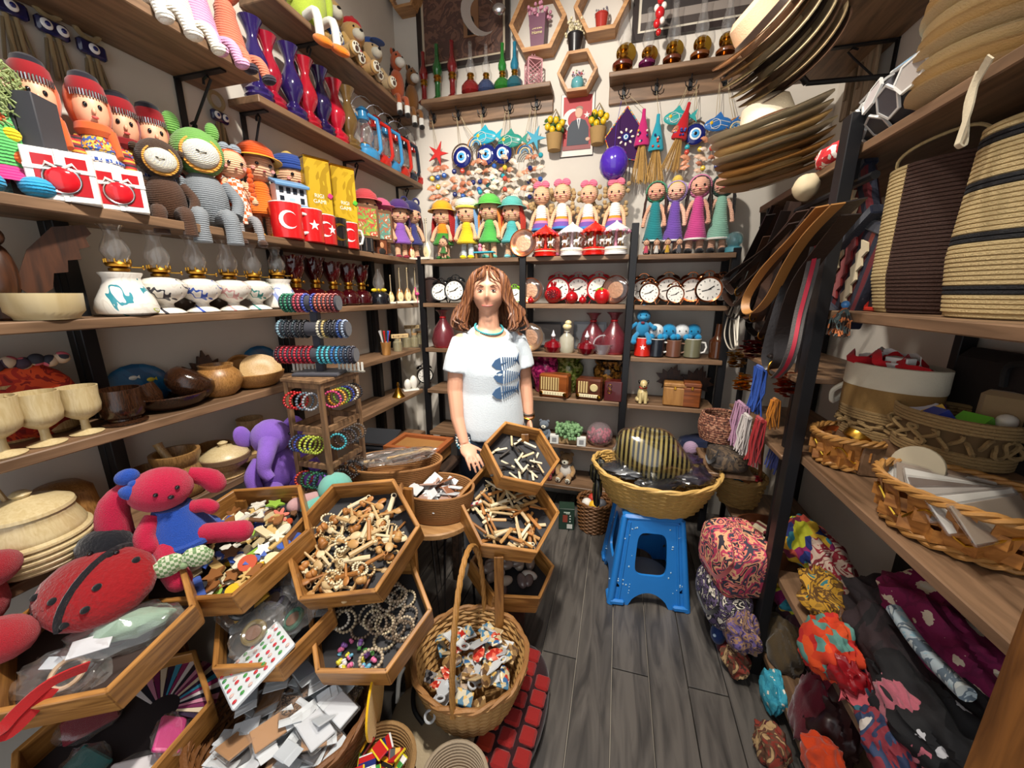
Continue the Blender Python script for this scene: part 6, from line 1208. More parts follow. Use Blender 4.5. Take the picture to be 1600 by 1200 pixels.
# stacked straw hats on the near end of the top shelf
for i in range(9):
    p=rt(1590,ZR[0],.17)
    hat('straw hat in the tall stack at the top right corner, %s from the bottom' % ('first','second','third','fourth','fifth','sixth','seventh','eighth','ninth')[i],(p.x,p.y,ZR[0]+.012+.026*i),(0,0,0),.185-.004*(i % 3),('cdb58a','c2a678','d4c29a')[i % 3],'8a6a48',warp=.06,seed=0,ch=.09,top=i == 8)
b=MB();P_=[onx(1548,88,.62),onx(1525,130,.63),onx(1515,170,.63),onx(1500,215,.63),onx(1497,226,.63),onx(1507,224,.64),onx(1512,160,.64),onx(1530,110,.64)]
strap(b,spline(P_),.014,.003,(0,1,0));O('hanging_ribbon',b,cloth('cfc2a4'),'cream ribbon loop dangling from the top right shelf','ribbon')
# bag printed with honeycomb panels
p=rt(1424,ZR[0],.11)
def honeybag(m):lump(m,(0,0,.085),(.11,.25,.085),3,.12,1.6,32,20,0,None,0)
t=fig('honeycomb_bag','grey bag with honeycomb panels in white, blue and lime on the top right shelf','bag',p,-.15,1,[('sack',mat('3e3e44',.6,0,.3,60),[('f',honeybag)])])
def panel_on(t,y,z,c,k):
    o=MB();o.ring(hexpts(.042,.3),hexpts(.036,.3),.006);e=o.build('panel_edge',mat('d8d8d4',.5),t,False);o2=MB();o2.prism(hexpts(.037,.3),.004);f_=o2.build('panel',mat(c,.5),t,False)
    zz=max(-.9,min(.9,(z-.085)/.085));yy=y/.25;xx=math.sqrt(max(.05,1-zz*zz-yy*yy));n_=Vector((-xx/.11,yy/.25,zz/.085)).normalized()
    pos=Vector((-xx*.11*1.05,y*1.02,.085+zz*.085*1.05));q=n_.to_track_quat('Z','Y').to_matrix().to_4x4();q.translation=pos
    e.matrix_local=q;f_.matrix_local=q
for k,(y,z,c) in enumerate(((.17,.06,'2a2a2e'),(.1,.03,'58585c'),(.1,.11,'3a90c8'),(.03,.06,'a8b030'),(.03,.14,'c8c4c0'),(-.04,.03,'48484c'),(-.04,.1,'b8b0b0'),(-.11,.06,'505056'),(-.11,.14,'4a98c8'),(-.17,.09,'a8a09a'),(.17,.13,'8a8488'),(.2,.04,'9ab028'))):panel_on(t,y,z,c,k)
p=onx(1463,62,WR-.03);one('bag_tag','blue cloth pouch hanging on the wall over the honeycomb bag','pouch',p,cloth('2a4a86'),[('f',lambda m:lump(m,(0,0,0),(.015,.06,.045),1,.2,2,18,12)),('t',[(0,0,.03),(.01,.02,.17)],.003,5)])
for k,(px,py) in enumerate(((1325,150),(1345,130),(1362,112))):p=onx(px,py,WR-.05);one('wall_plaque','narrow weathered wooden plaque on the right wall, %s from the hats' % ('first','second','third')[k],'plaque',p,wood('9a8468','6a5640',3,'Z',.7),[('b',(0,0,0),(.015,.07,.2),.004),('b',(-.01,.0,.03),(.012,.02,.1),.003)],0)
p=rt(1352,ZR[0],.25);potplant('small artificial shrub with a red bloom beside the honeycomb bag',p,mat('5a3a24'),RDP,.09,mat('2f5a2c',.8),.6,60,.9,9)
b=MB();lump(b,(0,0,0),(.03,.1,.035),5,.3,2.5,24,14);p=rt(1300,ZR[0]+.03,.02);O('folded_cloth',b,pat('redwhite','swirl',['a01820','b82028','d8d0c8','8a141c'],9),'red and white folded cloth on the edge of the top shelf','cloth',p)
p=rt(1262,ZR[0]-.02,-.02);one('shell_cup','cream cap hanging at the end of the top right shelf','cap',p,mat('b8a888',.8),[('f',lambda m:lump(m,(0,0,-.03),(.04,.045,.045),2,.12,2,20,12))])
# ================================================================ belts and bridles
LTH=[mat('2a1c16',.45,0,.2,90),mat('3a261c',.45,0,.2,90),mat('1c1412',.4,0,.2,90),mat('4a3020',.5,0,.2,90)];TAN=mat('9a6a34',.5,0,.2,90)
def belt(label,px,m,w=.035,X=.5,buckle=True,name='leather_belt',stripe=None):
    pts=spline([onx(a,b,X+.012*math.sin(i*1.3)) for i,(a,b) in enumerate(px)],5)
    t=T(name,label,'belt',pts[0]);L=[q-pts[0] for q in pts]
    b=MB();strap(b,L,w,.0035,(1,-.3,.25));b.build('strap',m,t)
    if buckle:
        q=L[len(L)//2+3];mk('buckle',BRASS,[('o',w*.6,.003,q,(PI/2,.4,.6))],t);q=L[len(L)//2-3];mk('keeper_loop',m,[('b',q,(.012,w*1.25,.012),.003,(0,.5,0))],t)
    if stripe:b=MB();strap(b,[q+Vector((-.001,-.004,.001)) for q in L],w*.35,.003,(1,-.3,.25));b.build('stripe',stripe,t)
    return t
belt('tan leather strap looping in front of the dark belts',[(1285,322),(1240,372),(1195,420),(1168,462),(1166,486),(1182,487),(1205,462),(1232,412),(1262,368),(1310,318)],TAN,.03,.50,False)
belt('long black belt ending in a rounded loop',[(1338,312),(1280,372),(1236,440),(1212,510),(1201,556),(1207,574),(1219,566),(1224,520),(1250,440),(1330,335)],LTH[2],.045,.54)
belt('grey woven belt with a red stripe',[(1276,385),(1266,430),(1250,490),(1240,540),(1228,572),(1212,590)],mat('4a4644',.8,0,.4,200),.03,.52,False,'woven_belt',mat('a01830',.7))
rb=random.Random(11)
for k in range(13):
    x0=1235+rb.uniform(-40,60);y0=345+rb.uniform(-25,25);xb=1140+k*7+rb.uniform(-8,8);yb=430+rb.uniform(0,60)+k*9
    belt('%s leather belt hanging in the bundle, %s from the clocks' % (('dark brown','brown','black','umber')[k % 4],('first','second','third','fourth','fifth','sixth','seventh','eighth','ninth','tenth','eleventh','twelfth','last')[k]),
         [(x0,y0),(x0*.6+xb*.4-10,y0*.6+yb*.4),(xb-12,yb-25),(xb,yb),(xb+14,yb-10),(x0*.5+xb*.5+16,y0*.5+yb*.5),(x0+24,y0-6)],LTH[k % 4],rb.uniform(.022,.04),.55+.017*k,k % 3 == 0,'leather_belt')
for k,c in enumerate(('b0a89a','8a8478','c8c2b4')):
    belt('%s braided cord necklace hanging beside the belts' % ('grey','dark grey','white')[k],[(1148+4*k,470),(1136+6*k,500),(1132+8*k,525),(1140+5*k,545),(1152,540-6*k),(1150+2*k,500),(1156+2*k,468)],mat(c,.7,0,.5,200),.006,.56,False,'cord_necklace')
# rod the belts hang from
b=MB();b.tube([(.66,1.38,1.82),(.66,2.28,1.82)],.012,8);b.box((.66,1.5,1.87),(.02,.02,.1));b.box((.66,2.2,1.87),(.02,.02,.1));O('hanging_rod',b,IRON,'black rod under the top right shelf carrying the belts','rod')
# kilim bags behind the post
KIL=pat('kilim','bands',['1a1c2c','5a141c','1a1c2c','6a2a20','2a1a24'],9,.9,'Y',.4,dist=.05)
def kilim_bag(label,px,py,X,w,h,rx=0):
    p=onx(px,py,X);cr=cloth('b8a888');rd=cloth('7a1c1c')
    zig=[(-.18+.06*math.sin(i*PI),i) for i in range(3)]
    def zz(m,x0,n=9):
        pl=[(x0+(.014 if i % 2 else -.002),-h*.32+h*.64*i/n) for i in range(n+1)];pl += [(x0+.035+(.014 if i % 2 else -.002),-h*.32+h*.64*i/n) for i in range(n,-1,-1)]
        m.prism(pl,.006,Matrix(((0,0,-1,-.018),(1,0,0,0),(0,1,0,0),(0,0,0,1))))
    fig('kilim_bag',label,'bag',p,0,1,[('cloth',KIL,[('f',lambda m:m.box((0,0,0),(.03,w,h),None,.012))]),('zigzag',cr,[('f',lambda m:zz(m,-w*.28))]),('zigzag',rd,[('f',lambda m:zz(m,-w*.02))]),('zigzag',cr,[('f',lambda m:zz(m,w*.2))]),('lower_border',cloth('14182a'),[('b',(-.002,0,-h/2+.012),(.036,w*1.01,.03),.004)]),('upper_border',cloth('14182a'),[('b',(-.002,0,h/2-.012),(.036,w*1.01,.03),.004)])],None,(rx,0,0))
kilim_bag('kilim woven bag with cream zigzags hanging behind the post',1335,420,.72,.26,.3,.35);kilim_bag('dark kilim bag with patterned flap above the straw tote',1330,330,.70,.24,.2,-.5)
p=rt(1382,ZR[1],.1);fig('framed_pouch','black pouch with a bright red frame behind the straw tote','bag',p,0,1,[('pouch',mat('15151a',.6),[('b',(0,0,.13),(.03,.13,.25),.004)]),('red_edge',mat('b82a1c',.5),[('b',(-.012,.062,.13),(.02,.016,.26),.004)]),('red_foot',mat('b82a1c',.5),[('b',(-.012,0,.006),(.02,.13,.012),.003)])])
b=MB();r_=random.Random(2)
for i in range(40):b.tube([(0,0,0),(r_.uniform(-.02,.01),r_.uniform(-.035,.035),-.04),(r_.uniform(-.025,.01),r_.uniform(-.05,.05),-.085)],.0022,4)
o=O('tassel',b,pat('tassel','cells',['8a4a20','2a1c14','b86a3a','4a5a5a'],60),'brown tassel with a blue bead at the shelf end','tassel',onx(1322,478,.63));mk('bead',gloss('3a7ab8',.2),[('s',(-.002,0,.004),.011)],o)
# straw totes
CREAM=mat('b8a274',.85,0,.6,300,'straw',.12);BROWN=mat('3a2218',.85,0,.6,300,'straw',.1);BLK=mat('121216',.8,0,.5,300)
def tote(label,px,X,top,w,d,rz,mode):
    p=sd(px,ZR[1],X);h=zat(p,top)-ZR[1];n=int(h/.0095);t=T('straw_tote',label,'bag',p,rz)
    A,B=MB(),MB()
    for i in range(n):
        v=i/(n-1);z=.006+v*(h-.012);q=.86+.14*min(1,v*4)+.06*v if mode == 0 else .88+.12*min(1,v*3)-.10*max(0,v-.3)
        if i == 0:q *= .97
        def arc(m,a0,a1,k=40,closed=False):m.tube([(w/2*q*math.cos(a0+(a1-a0)*j/k),d/2*q*math.sin(a0+(a1-a0)*j/k),z) for j in range(k if closed else k+1)],.0058,6,None,closed)
        if mode == 0:arc(A,PI*.36,PI*1.36,30);arc(B,-PI*.64,PI*.36,30)
        else:arc(B if any(abs(v-s_) < .022 for s_ in (.14,.42,.70,.93)) else A,0,2*PI,48,True)
    A.build('cream_coils',CREAM,t);B.build('brown_coils' if mode == 0 else 'black_stripes',BROWN if mode == 0 else BLK,t)
    MB().lathe([(0,.003),(w*.42,.003),(w*.42,.009),(0,.009)],32,SCL(1,d/w,1)).build('bottom',CREAM,t)
    return t,h
t,h=tote('straw tote half cream half dark brown on the right shelf',1447,.80,250,.25,.20,-1.0,0)
b=MB();b.tube(spline([(-.10,-.03,h-.03),(-.11,-.05,h+.02),(-.06,-.06,h+.05),(.03,-.06,h+.06),(.07,-.05,h+.03),(.1,-.03,h-.03)]),.004,6);b.build('handle',CREAM,t)
tote('cream straw tote with black stripes at the right edge',1592,.80,170,.25,.2,-1.0,1)
# ================================================================ baskets on the middle right shelf
CHIP=wood('b87c3c','8a5524',4,'X',.45);CANE=mat('a8783c',.55,0,.3,120,'cane',.2);GTH=metal('d8b040',.25)
def chip_basket(label,px,X,w,d,h,rz):
    p=sd(px,ZR[2],X);t=T('chip_basket',label,'basket',p,rz)
    n=14;W_=MB()
    for i in range(n):
        a=2*PI*i/n;r0,r1=.8,1.0
        pl=MB();pts=[]
        for v in range(5):
            k=(r0+(r1-r0)*v/4);pts.append((w/2*k*math.cos(a),d/2*k*math.sin(a),.01+h*.9*v/4))
        nn=Vector((-math.sin(a)*w/2,math.cos(a)*d/2,0));strap(pl,pts,.042,.003,nn);pl.build('slat',CHIP,t,False)
    for row in range(2):
        b=MB();zc=h*(.3+.3*row);pts=[(w/2*(.8+.2*zc/h+(.014 if (i+row) % 2 else -.014)/w*2)*math.cos(PI*i/n),d/2*(.8+.2*zc/h+(.014 if (i+row) % 2 else -.014)/w*2)*math.sin(PI*i/n),zc) for i in range(2*n+1)];strap(b,pts,.03,.003,(0,0,1));b.build('weaver',CHIP,t,False)
    b=MB()
    for k in range(3):b.tube([((w/2*1.02+.006*math.cos(i*.9+k*2.1))*math.cos(2*PI*i/64),(d/2*1.02+.006*math.cos(i*.9+k*2.1))*math.sin(2*PI*i/64),h+.007*math.sin(i*.9+k*2.1)) for i in range(64)],.006,6,None,True)
    b.build('rim',CANE,t)
    b=MB()
    for k in range(2):b.tube([((w/2*.83+.006*math.cos(i*.9+k*3.1))*math.cos(2*PI*i/64),(d/2*.83+.006*math.cos(i*.9+k*3.1))*math.sin(2*PI*i/64),.012+.006*math.sin(i*.9+k*3.1)) for i in range(64)],.006,6,None,True)
    b.build('foot_ring',CANE,t)
    b=MB();b.tube([(w/2*(.93+.05*math.sin(i*.8))*1.03*math.cos(2*PI*i/56),d/2*(.93+.05*math.sin(i*.8))*1.03*math.sin(2*PI*i/56),h*(.55+.22*math.sin(i*.8))) for i in range(56)],.0028,5,None,True);b.build('gold_cord',GTH,t)
    MB().lathe([(0,.004),(w*.4,.004),(w*.4,.01),(0,.01)],28,SCL(1,d/w,1)).build('base',CHIP,t)
    return t,p
chip_basket('chip wood basket with gold cord next to the post holding bangles',1322,.76,.21,.19,.105,.3)
tb,pb=chip_basket('large chip wood basket with gold cord holding plastic packets',1490,.78,.30,.25,.12,-.9)
p=sd(1322,ZR[2],.76)
for k,(dx,dy,m) in enumerate(((-.03,.03,COPR),(.03,-.01,metal('8a7040',.3)),(-.01,-.045,BRASS))):
    one('bangle',('copper','bronze','brass')[k]+' bangle lying in the small chip basket','bangle',(p.x+dx,p.y+dy,ZR[2]+.085+.012*k),m,[('l',[(.036,-.012),(.038,0),(.036,.012),(.033,.012),(.034,0),(.033,-.012),(.036,-.012)],26)],rot=(.5-.3*k,.3*k,0))
for k in range(7):
    a=-.5+.16*k;c=('b8b4ac','8a7a6a','c8c4bc','6a5a50','a8a098','d0ccc4','9a8a78')[k]
    fig('plastic_packet','flat plastic packet in the large chip basket, %s from the far end' % ('first','second','third','fourth','fifth','sixth','last')[k],'packet',(pb.x+.012*math.sin(k),pb.y+.085-.028*k,ZR[2]+.1),0,1,[('card',mat(c,.5),[('b',(0,0,0),(.19,.004,.075),.001)]),('sleeve',FOIL,[('b',(0,0,0),(.2,.009,.085),.003)])],None,(-1.05+.05*k,.1*math.sin(k),a))
one('wooden_disc','pale round disc standing in the large chip basket','disc',(pb.x-.02,pb.y+.12,ZR[2]+.12),mat('a89c84',.6),[('l',[(0,0),(.05,0),(.052,.006),(.05,.012),(0,.012)],28,RX(PI/2-.3))],-.8)
JUT=mat('8a7048',.95,0,.8,260,'jute',.15)
def scroll_basket(label,loc,w,d,h,rz,liner=None):
    t=T('jute_basket',label,'basket',loc,rz);n=15
    rows=[.004+.0085*i for i in range(4)]+[h-.0085*i for i in range(4)]
    coil(t,[(w/2*(.93+.07*z/h),z) for z in rows],JUT,44,.0055,1,d/w,'rope_coils')
    b=MB();N_=15*16
    b.tube([((w/2*(.965))*math.cos(2*PI*(i/N_)-.14*math.sin(4*PI*i/16)),(w/2*.965)*math.sin(2*PI*(i/N_)+.13*math.sin(4*PI*i/16)*.9)*d/w,h*.5+(h*.5-.036)*math.cos(2*PI*i/16)) for i in range(N_)],.0055,5,None,True);b.build('scroll_rope',JUT,t)
    MB().lathe([(w/2*.9,.004),(w/2*.955,h*.97)],36,SCL(1,d/w,1)).build('inner_wall',mat('5a4428',.95),t)
    MB().lathe([(0,.004),(w*.46,.004)],36,SCL(1,d/w,1)).build('base',JUT,t)
    return t
p=sd(1482,1.10,.89);scroll_basket('oval jute basket with scroll pattern holding coloured cards',(p.x,p.y,1.075),.26,.2,.115,-1.3)
one('wooden_crate','plain low wooden crate lifting the scroll basket behind the chip baskets','crate',(p.x+.01,p.y,ZR[2]),WALNUTY,[('b',(0,0,.0605),(.2,.3,.121),.004)])
for k,(dx,dy,c,lab) in enumerate(((-.01,.05,'d8a818','yellow'),(-.04,.0,'2a3a9a','blue'),(.01,-.04,'6ab838','green'),(-.03,.08,'d0d0dc','white'),(.0,.1,'5a2a7a','purple'))):
    one('folded_card',lab+' folded card in the scroll basket','card',(p.x+dx,p.y+dy,1.165),mat(c,.5),[('p',[(-.035,0),(.035,0),(0,.035)],.06,(0,.03,0),(PI/2,0,0))],.5*k-.6,rot=(.1*k-.2,.15,.5*k-.6))
p2=sd(1364,ZR[2],.84);t=scroll_basket('canvas storage basket with cream rim and scroll base full of red ribbon',(p2.x,p2.y,ZR[2]+.1),.27,.2,.09,-1.0);t.scale=(.88,.88,1)
one('wooden_crate','plain low wooden crate under the canvas storage basket','crate',(p2.x,p2.y,ZR[2]),WALNUTY,[('b',(0,0,.05),(.19,.22,.099),.004)])
mk('canvas_wall',mat('8a6a3a',.9,0,.4,200),[('l',[(.132,.085),(.14,.1),(.14,.195),(.134,.195),(.132,.1)],36,SCL(1,.74,1))],t);mk('cream_rim',mat('cfc6b0',.9,0,.3,200),[('l',[(.1415,.165),(.143,.17),(.142,.235),(.136,.237),(.134,.17)],36,SCL(1,.74,1))],t)
mk('rope_handle',mat('d8d0bc',.9,0,.6,120),[('f',lambda m:[m.tube(spline([(-.135,-.02,.15),(-.165,-.03,.12),(-.17,-.01,.08),(-.16,.03,.11),(-.137,.03,.15)],8),.009,7)])],t)
mk('eyelet',SILV,[('o',.012,.003,(-.138,.03,.15),(0,PI/2,.2))],t)
r_=random.Random(5)
for k in range(7):
    c=('b01820','c01c24','d8d4d0','a8141c','e0dcd8','b81a22','9a1018')[k];b=MB();pts=[Vector((.05*math.cos(a),.035*math.sin(a),.012*math.sin(3*a+k))) for a in [2*PI*i/16 for i in range(17)]];strap(b,pts,.024,.002,(0,0,1))
    q=Matrix.Rotation(-1.0,3,'Z') @ Vector((-.07+.045*(k % 4),-.03+.05*(k//4),0));O('ribbon_roll',b,cloth(c),'%s ribbon coil in the canvas basket, %s one' % ('white' if c[0] in 'de' else 'red',('first','second','third','fourth','fifth','sixth','seventh')[k]),'ribbon',(p2.x+q.x,p2.y+q.y,ZR[2]+.33+.01*(k % 3)),rot=(.7*math.sin(k*2),.6*math.cos(k),k))
one('card_box','small white card box on the ribbons of the canvas basket','box',(p2.x-.02,p2.y-.045,ZR[2]+.35),mat('dcdcd8',.5),[('b',(0,0,0),(.035,.06,.03),.002)],.4)
p=sd(1597,1.12,.985);fig('trinket_bag','beige cloth bag with coloured starfish trinkets at the right edge','bag',(p.x,p.y,ZR[2]),-.9,1,[('cloth',cloth('8a7454'),[('b',(0,0,.16),(.18,.04,.3),.012)])]+[('trinket',gloss(c,.3),[('s',(x_,-.03,z_),.02)]) for c,x_,z_ in (('c83a1c',.02,.25),('5aa828',.05,.21),('d8d4c8',-.03,.24),('d8d4c8',.07,.27),('3a5ac0',-.02,.18),('3a5ac0',.04,.17),('b8a888',-.05,.2))])
# ================================================================ textiles on the lower right shelves
PT={
 'magfloral':('flowers',['d8d0c0','d8c8b0','7a1048','7a1048','6a0c40','7a1048','6a0c40'],16),'blackwhite':('flowers',['b8b8bc','0e0e12','101014','0c0c10','0e0e12','121216','0c0c10','0e0e12'],13),'orange':('cells',['c83a14','d84a18','b8201c','5a8a80','c8341a','d04a1a','c83a14'],34),
 'multi':('cells',['8a1c5a','c8a02a','2a7a8a','b8b82a','1c2a6a','6a1c3a','b84a3a'],22),'mustard':('swirl',['8a6414','a87c1c','5a3c14','b88a28','2a6a70'],16),'pinkik':('swirl',['c85a5a','2a2430','d8a078','b83a58','3a3a48','d87a68','1c1c24'],13),'teal':('cells',['2a5a68','1c3a4a','3a6a70','b8505a','24485a'],9),
 'ikatblack':('swirl',['17151a','c8c0b0','1c1a1e','5a4a6a','2a2428','a89a80'],20),'brownpat':('swirl',['3a1c14','7a2a1c','5a3a28','a88a60','4a1418'],14),'bluebead':('flowers',['e0d8c8','3a9ab0','3a9ab0','2a8aa4','3a9ab0'],40),'dark':('swirl',['141014','1c1418','2a1c20','100c10'],5),'purple':('swirl',['2a1c40','5a4a7a','8a6a50','3a2a4a','b89a70'],22)}
def PM(k):a=PT[k];return pat('textile_'+k,a[0],a[1],a[2],.85)
def scarf(label,px,py,X,r,k,rot=(0,0,0),seed=1,name='folded_scarf',cat='scarf',m=None,fold=1,amp=.3,box=0):
    p=onx(px,py,X);b=MB();lump(b,(0,0,0),r,seed,amp,1.8,52,34,fold)
    if box:b=MB();b.sph((0,0,0),1,None,40,28);b.v=[tuple(math.copysign(abs(c_)**box,c_)*r[j]*(1+.06*noise.noise(Vector(q)*2+Vector((seed,0,0)))) for j,c_ in enumerate(q)) for q in b.v]
    o=O(name,b,m or PM(k),label,cat,p,rot=rot)
    if box:strapm=MB();strap(strapm,spline([(-r[0]*.6,-r[1]*.3,r[2]*.9),(-r[0]*.9,-r[1]*.9,r[2]*.7),(-r[0]*1.1,-r[1]*.6,-r[2]*.2),(-r[0]*1.05,r[1]*.3,-r[2]*.3)]),.016,.004,(0,0,1));strapm.build('shoulder_strap',cloth('8a3a3c' if k == 'pinkik' else '1c1a1c'),o)
    M_=TR(p) @ Euler(rot).to_matrix().to_4x4();Mi=M_.inverted();lo,hi=(ZR[3]+.002,9) if p.z > .4 and X > .63 else (ZR[4]+.002 if X > .66 else .002,ZR[3]-TH-.004 if X > .6 and p.z < .36 else 9)
    for v in o.data.vertices:
        w=M_ @ v.co
        if w.z < lo and (w.x > XR-.004 or lo < .05):w.z=lo
        if w.z > hi and w.x > XR-.004:w.z=hi
        v.co=Mi @ w
    return o
Zs=ZR[3]
scarf('magenta shawl with white flowers on the low right shelf',1475,990,.86,(.13,.16,.08),'magfloral',(.3,.2,.2),1)
scarf('black bag with white lettering lying on the low right shelf',1420,1010,.80,(.12,.2,.09),'dark',(.2,0,.1),2,'cloth_bag','bag')
scarf('black tote with white script near the door post',1455,1120,.75,(.1,.15,.08),'blackwhite',(.2,0,.1),3,'cloth_bag','bag')
b=MB();b.tube(spline([onx(1397,952,.74),onx(1430,1000,.735),onx(1465,1040,.73),onx(1510,1084,.725)],6),.017,10);O('rolled_scarf',b,pat('paleblue','swirl',['8ab0c0','a8b8c0','5a6a78','b0b8b8'],18),'rolled pale blue scarf across the black bags','scarf')
scarf('orange red scarf spilling over the shelf edge',1292,1012,.645,(.05,.085,.1),'orange',(.5,.2,.2),4)
scarf('crimson silk scarf below the orange one',1322,1052,.66,(.04,.05,.05),'orange',(.4,0,.2),5,m=mat('8a141c',.35))
scarf('mustard yellow scarf behind the orange one',1290,935,.72,(.07,.11,.05),'mustard',(.5,0,0),6)
scarf('magenta and black beaded scarf beside the post',1232,930,.73,(.06,.08,.07),'multi',(.3,0,0),7)
scarf('many coloured scarf with lime edge under the chip baskets',1262,850,.76,(.09,.12,.07),'multi',(.6,0,.2),8)
scarf('cream and red printed scarf folded behind the mustard one',1300,890,.80,(.07,.14,.05),'purple',(.6,0,0),9,m=pat('creamred','swirl',['c8b8a8','8a1c2c','b8a090','6a1420','c0b0a8'],12))
scarf('teal blue scarf on the low shelf',1352,1090,.70,(.06,.11,.06),'teal',(.4,0,.1),10)
scarf('dusty pink scarf hanging beside the teal one',1410,1120,.69,(.035,.09,.05),'teal',(.5,0,.1),11,m=cloth('a85a68'))
scarf('brown fur stole behind the orange scarf',1335,980,.76,(.05,.06,.06),'dark',(0,0,0),12,m=fur('6a4420'))
scarf('blue and red scarf at the front end of the low shelf',1385,1165,.66,(.05,.08,.05),'teal',(.4,0,0),13,m=pat('bluered','swirl',['1c2a4a','7a2430','2a3a5a','b8b0a8'],9))
# bags on the floor shelf below
for px,py,X,r,k,lab,sd_,m in ((1222,1010,.70,(.06,.1,.13),'dark','olive brown felt bag below the shelf',1,cloth('4a3c28')),(1245,985,.76,(.07,.12,.14),'dark','plum felt bag behind the olive one',2,cloth('42202a')),(1268,1110,.68,(.045,.07,.17),'dark','crimson velvet bag standing on the floor',3,cloth('5a0f20')),(1300,1130,.72,(.07,.1,.14),'dark','dark maroon leather bag below the low shelf',4,mat('2c1416',.4)),(1330,1090,.78,(.08,.12,.12),'dark','brown quilted bag below the low shelf',5,mat('3a2420',.5)),(1206,1080,.626,(.03,.07,.08),'bluebead','turquoise beaded pouch with black motif',6,None),(1205,1165,.573,(.05,.07,.06),'brownpat','red brown printed scarf on the floor',7,None),(1285,1185,.64,(.05,.06,.06),'orange','orange fringe cloth on the floor',8,cloth('b83a14'))):
    scarf(lab,px,py,X,r,k,(0,.1,.1),sd_+20,'cloth_bag' if 'bag' in lab or 'pouch' in lab else 'folded_scarf','bag' if 'bag' in lab or 'pouch' in lab else 'scarf',m,1,.2)
# patterned bags beside the aisle
scarf('boxy bag in pink and black ikat cloth beside the stool',1150,870,.535,(.11,.13,.12),'pinkik',(.1,0,.3),31,'ikat_bag','bag',None,0,.1,.45)
scarf('black and white ikat bag below the pink one',1128,930,.50,(.08,.12,.09),'ikatblack',(.1,0,.2),32,'ikat_bag','bag',None,0,.12,.5)
scarf('purple and gold fringed bag on the floor by the post',1158,985,.545,(.06,.09,.09),'purple',(.2,0,.2),33,'ikat_bag','bag',None,1,.3)
scarf('brown red bag with fringe low by the post',1150,1030,.544,(.05,.07,.06),'brownpat',(.1,0,.2),34,'ikat_bag','bag',None,1,.3)
p=onx(1122,990,.50);fig('bird_pouch','blue and red bird shaped cloth pouch at the aisle edge','pouch',p,0,1,[('body',cloth('5a1420'),[('s',(.03,0,-.08),(.03,.04,.09),(0,.2,0))]),('head',cloth('1c3060'),[('s',(0,0,0),(.03,.035,.045))],[('eye',gloss('b8d0e8',.2),[('s',(-.02,-.024,.01),.007)])])])
# leather tub of kilim pieces
p=onx(1198,852,.735);ZTB=p.z-.06;t=fig('leather_tub','brown leather tub filled with woven pieces behind the post','basket',(p.x,p.y,p.z-.06),0,1,[('wall',mat('5a3018',.45,0,.2,60),[('l',[(.12,0),(.135,.02),(.14,.14),(.134,.14),(.128,.02),(0,.01)],32)]),('stitching',mat('b89058'),[('o',.1385,.0025,(0,0,.128))])])
r_=random.Random(8)
for k in range(9):
    a=2.4*k;q=.022*k**.6+.02;one('woven_purse','small woven %s purse in the leather tub, %s of the heap' % (('maroon','cream','teal')[k % 3],('first','second','third','fourth','fifth','sixth','seventh','eighth','last')[k]),'purse',(p.x+q*math.cos(a),p.y+q*math.sin(a),p.z+.05+.012*(k % 3)),pat('purse%d' % (k % 3),'bands',(['6a1c28','c8b8a0','5a1420'],['c8bca0','6a2a2a','b8a888'],['1c6a78','c8c0b0','2a3a3a'])[k % 3],26,.9,'X'),[('b',(0,0,0),(.075,.055,.018),.006)],rot=(r_.uniform(-.6,.6),r_.uniform(-.6,.6),r_.uniform(0,3)))
# wicker basket with leather straps and blue ball, crochet basket
WICK=mat('b08a50',.6,0,.35,140,'wicker',.22);WICKD=mat('8a6030',.6,0,.35,140,'wicker',.22)
p=onx(1152,775,.68);ZRB=p.z-.03;t=T('wicker_basket','wicker basket with a leather strap and a blue yarn ball inside','basket',(p.x,p.y,p.z-.029),0,1.12);wicker(t,.075,.105,.14,WICK,None,12,20)
b=MB();strap(b,spline([(-.16,-.06,.26),(-.08,-.1,.2),(.02,-.1,.15),(.07,-.03,.13),(.09,.05,.22),(.1,.1,.32)]),.024,.003,(.3,.3,1));b.build('leather_strap',mat('7a4a24',.5),t)
one('yarn_ball','bright blue yarn ball in the strapped wicker basket','yarn',(p.x-.03,p.y-.03,p.z+.1),yarn('1f94c8',80),[('s',(0,0,0),.05)]);one('foil_flower','red and pink foil flower in the strapped wicker basket','ornament',(p.x+.055,p.y-.02,p.z+.1),gloss('b02030',.2),[('f',lambda m:lump(m,(0,0,0),(.05,.05,.035),6,.5,3,18,12))])
p=onx(1125,665,.54);t=T('crochet_basket','round speckled brown crochet basket under the coloured fringes','basket',(p.x,p.y,p.z-.07));coil(t,[(.085+.012*math.sin(PI*i/11),.006+.0115*i) for i in range(12)],pat('speckle','cells',['6a3a2c','8a5a44','4a2a20','a87a60'],130),36,.0075);MB().lathe([(0,.004),(.085,.004)],24).build('base',mat('5a3426'),t)
scarf('dark embroidered pouch under the crochet basket',1135,715,.55,(.08,.1,.045),'brownpat',(0,0,0),41,'ikat_bag','bag',pat('darkemb','swirl',['1c1818','3a3028','5a4a38','201c1c'],16),0,.1,.5)
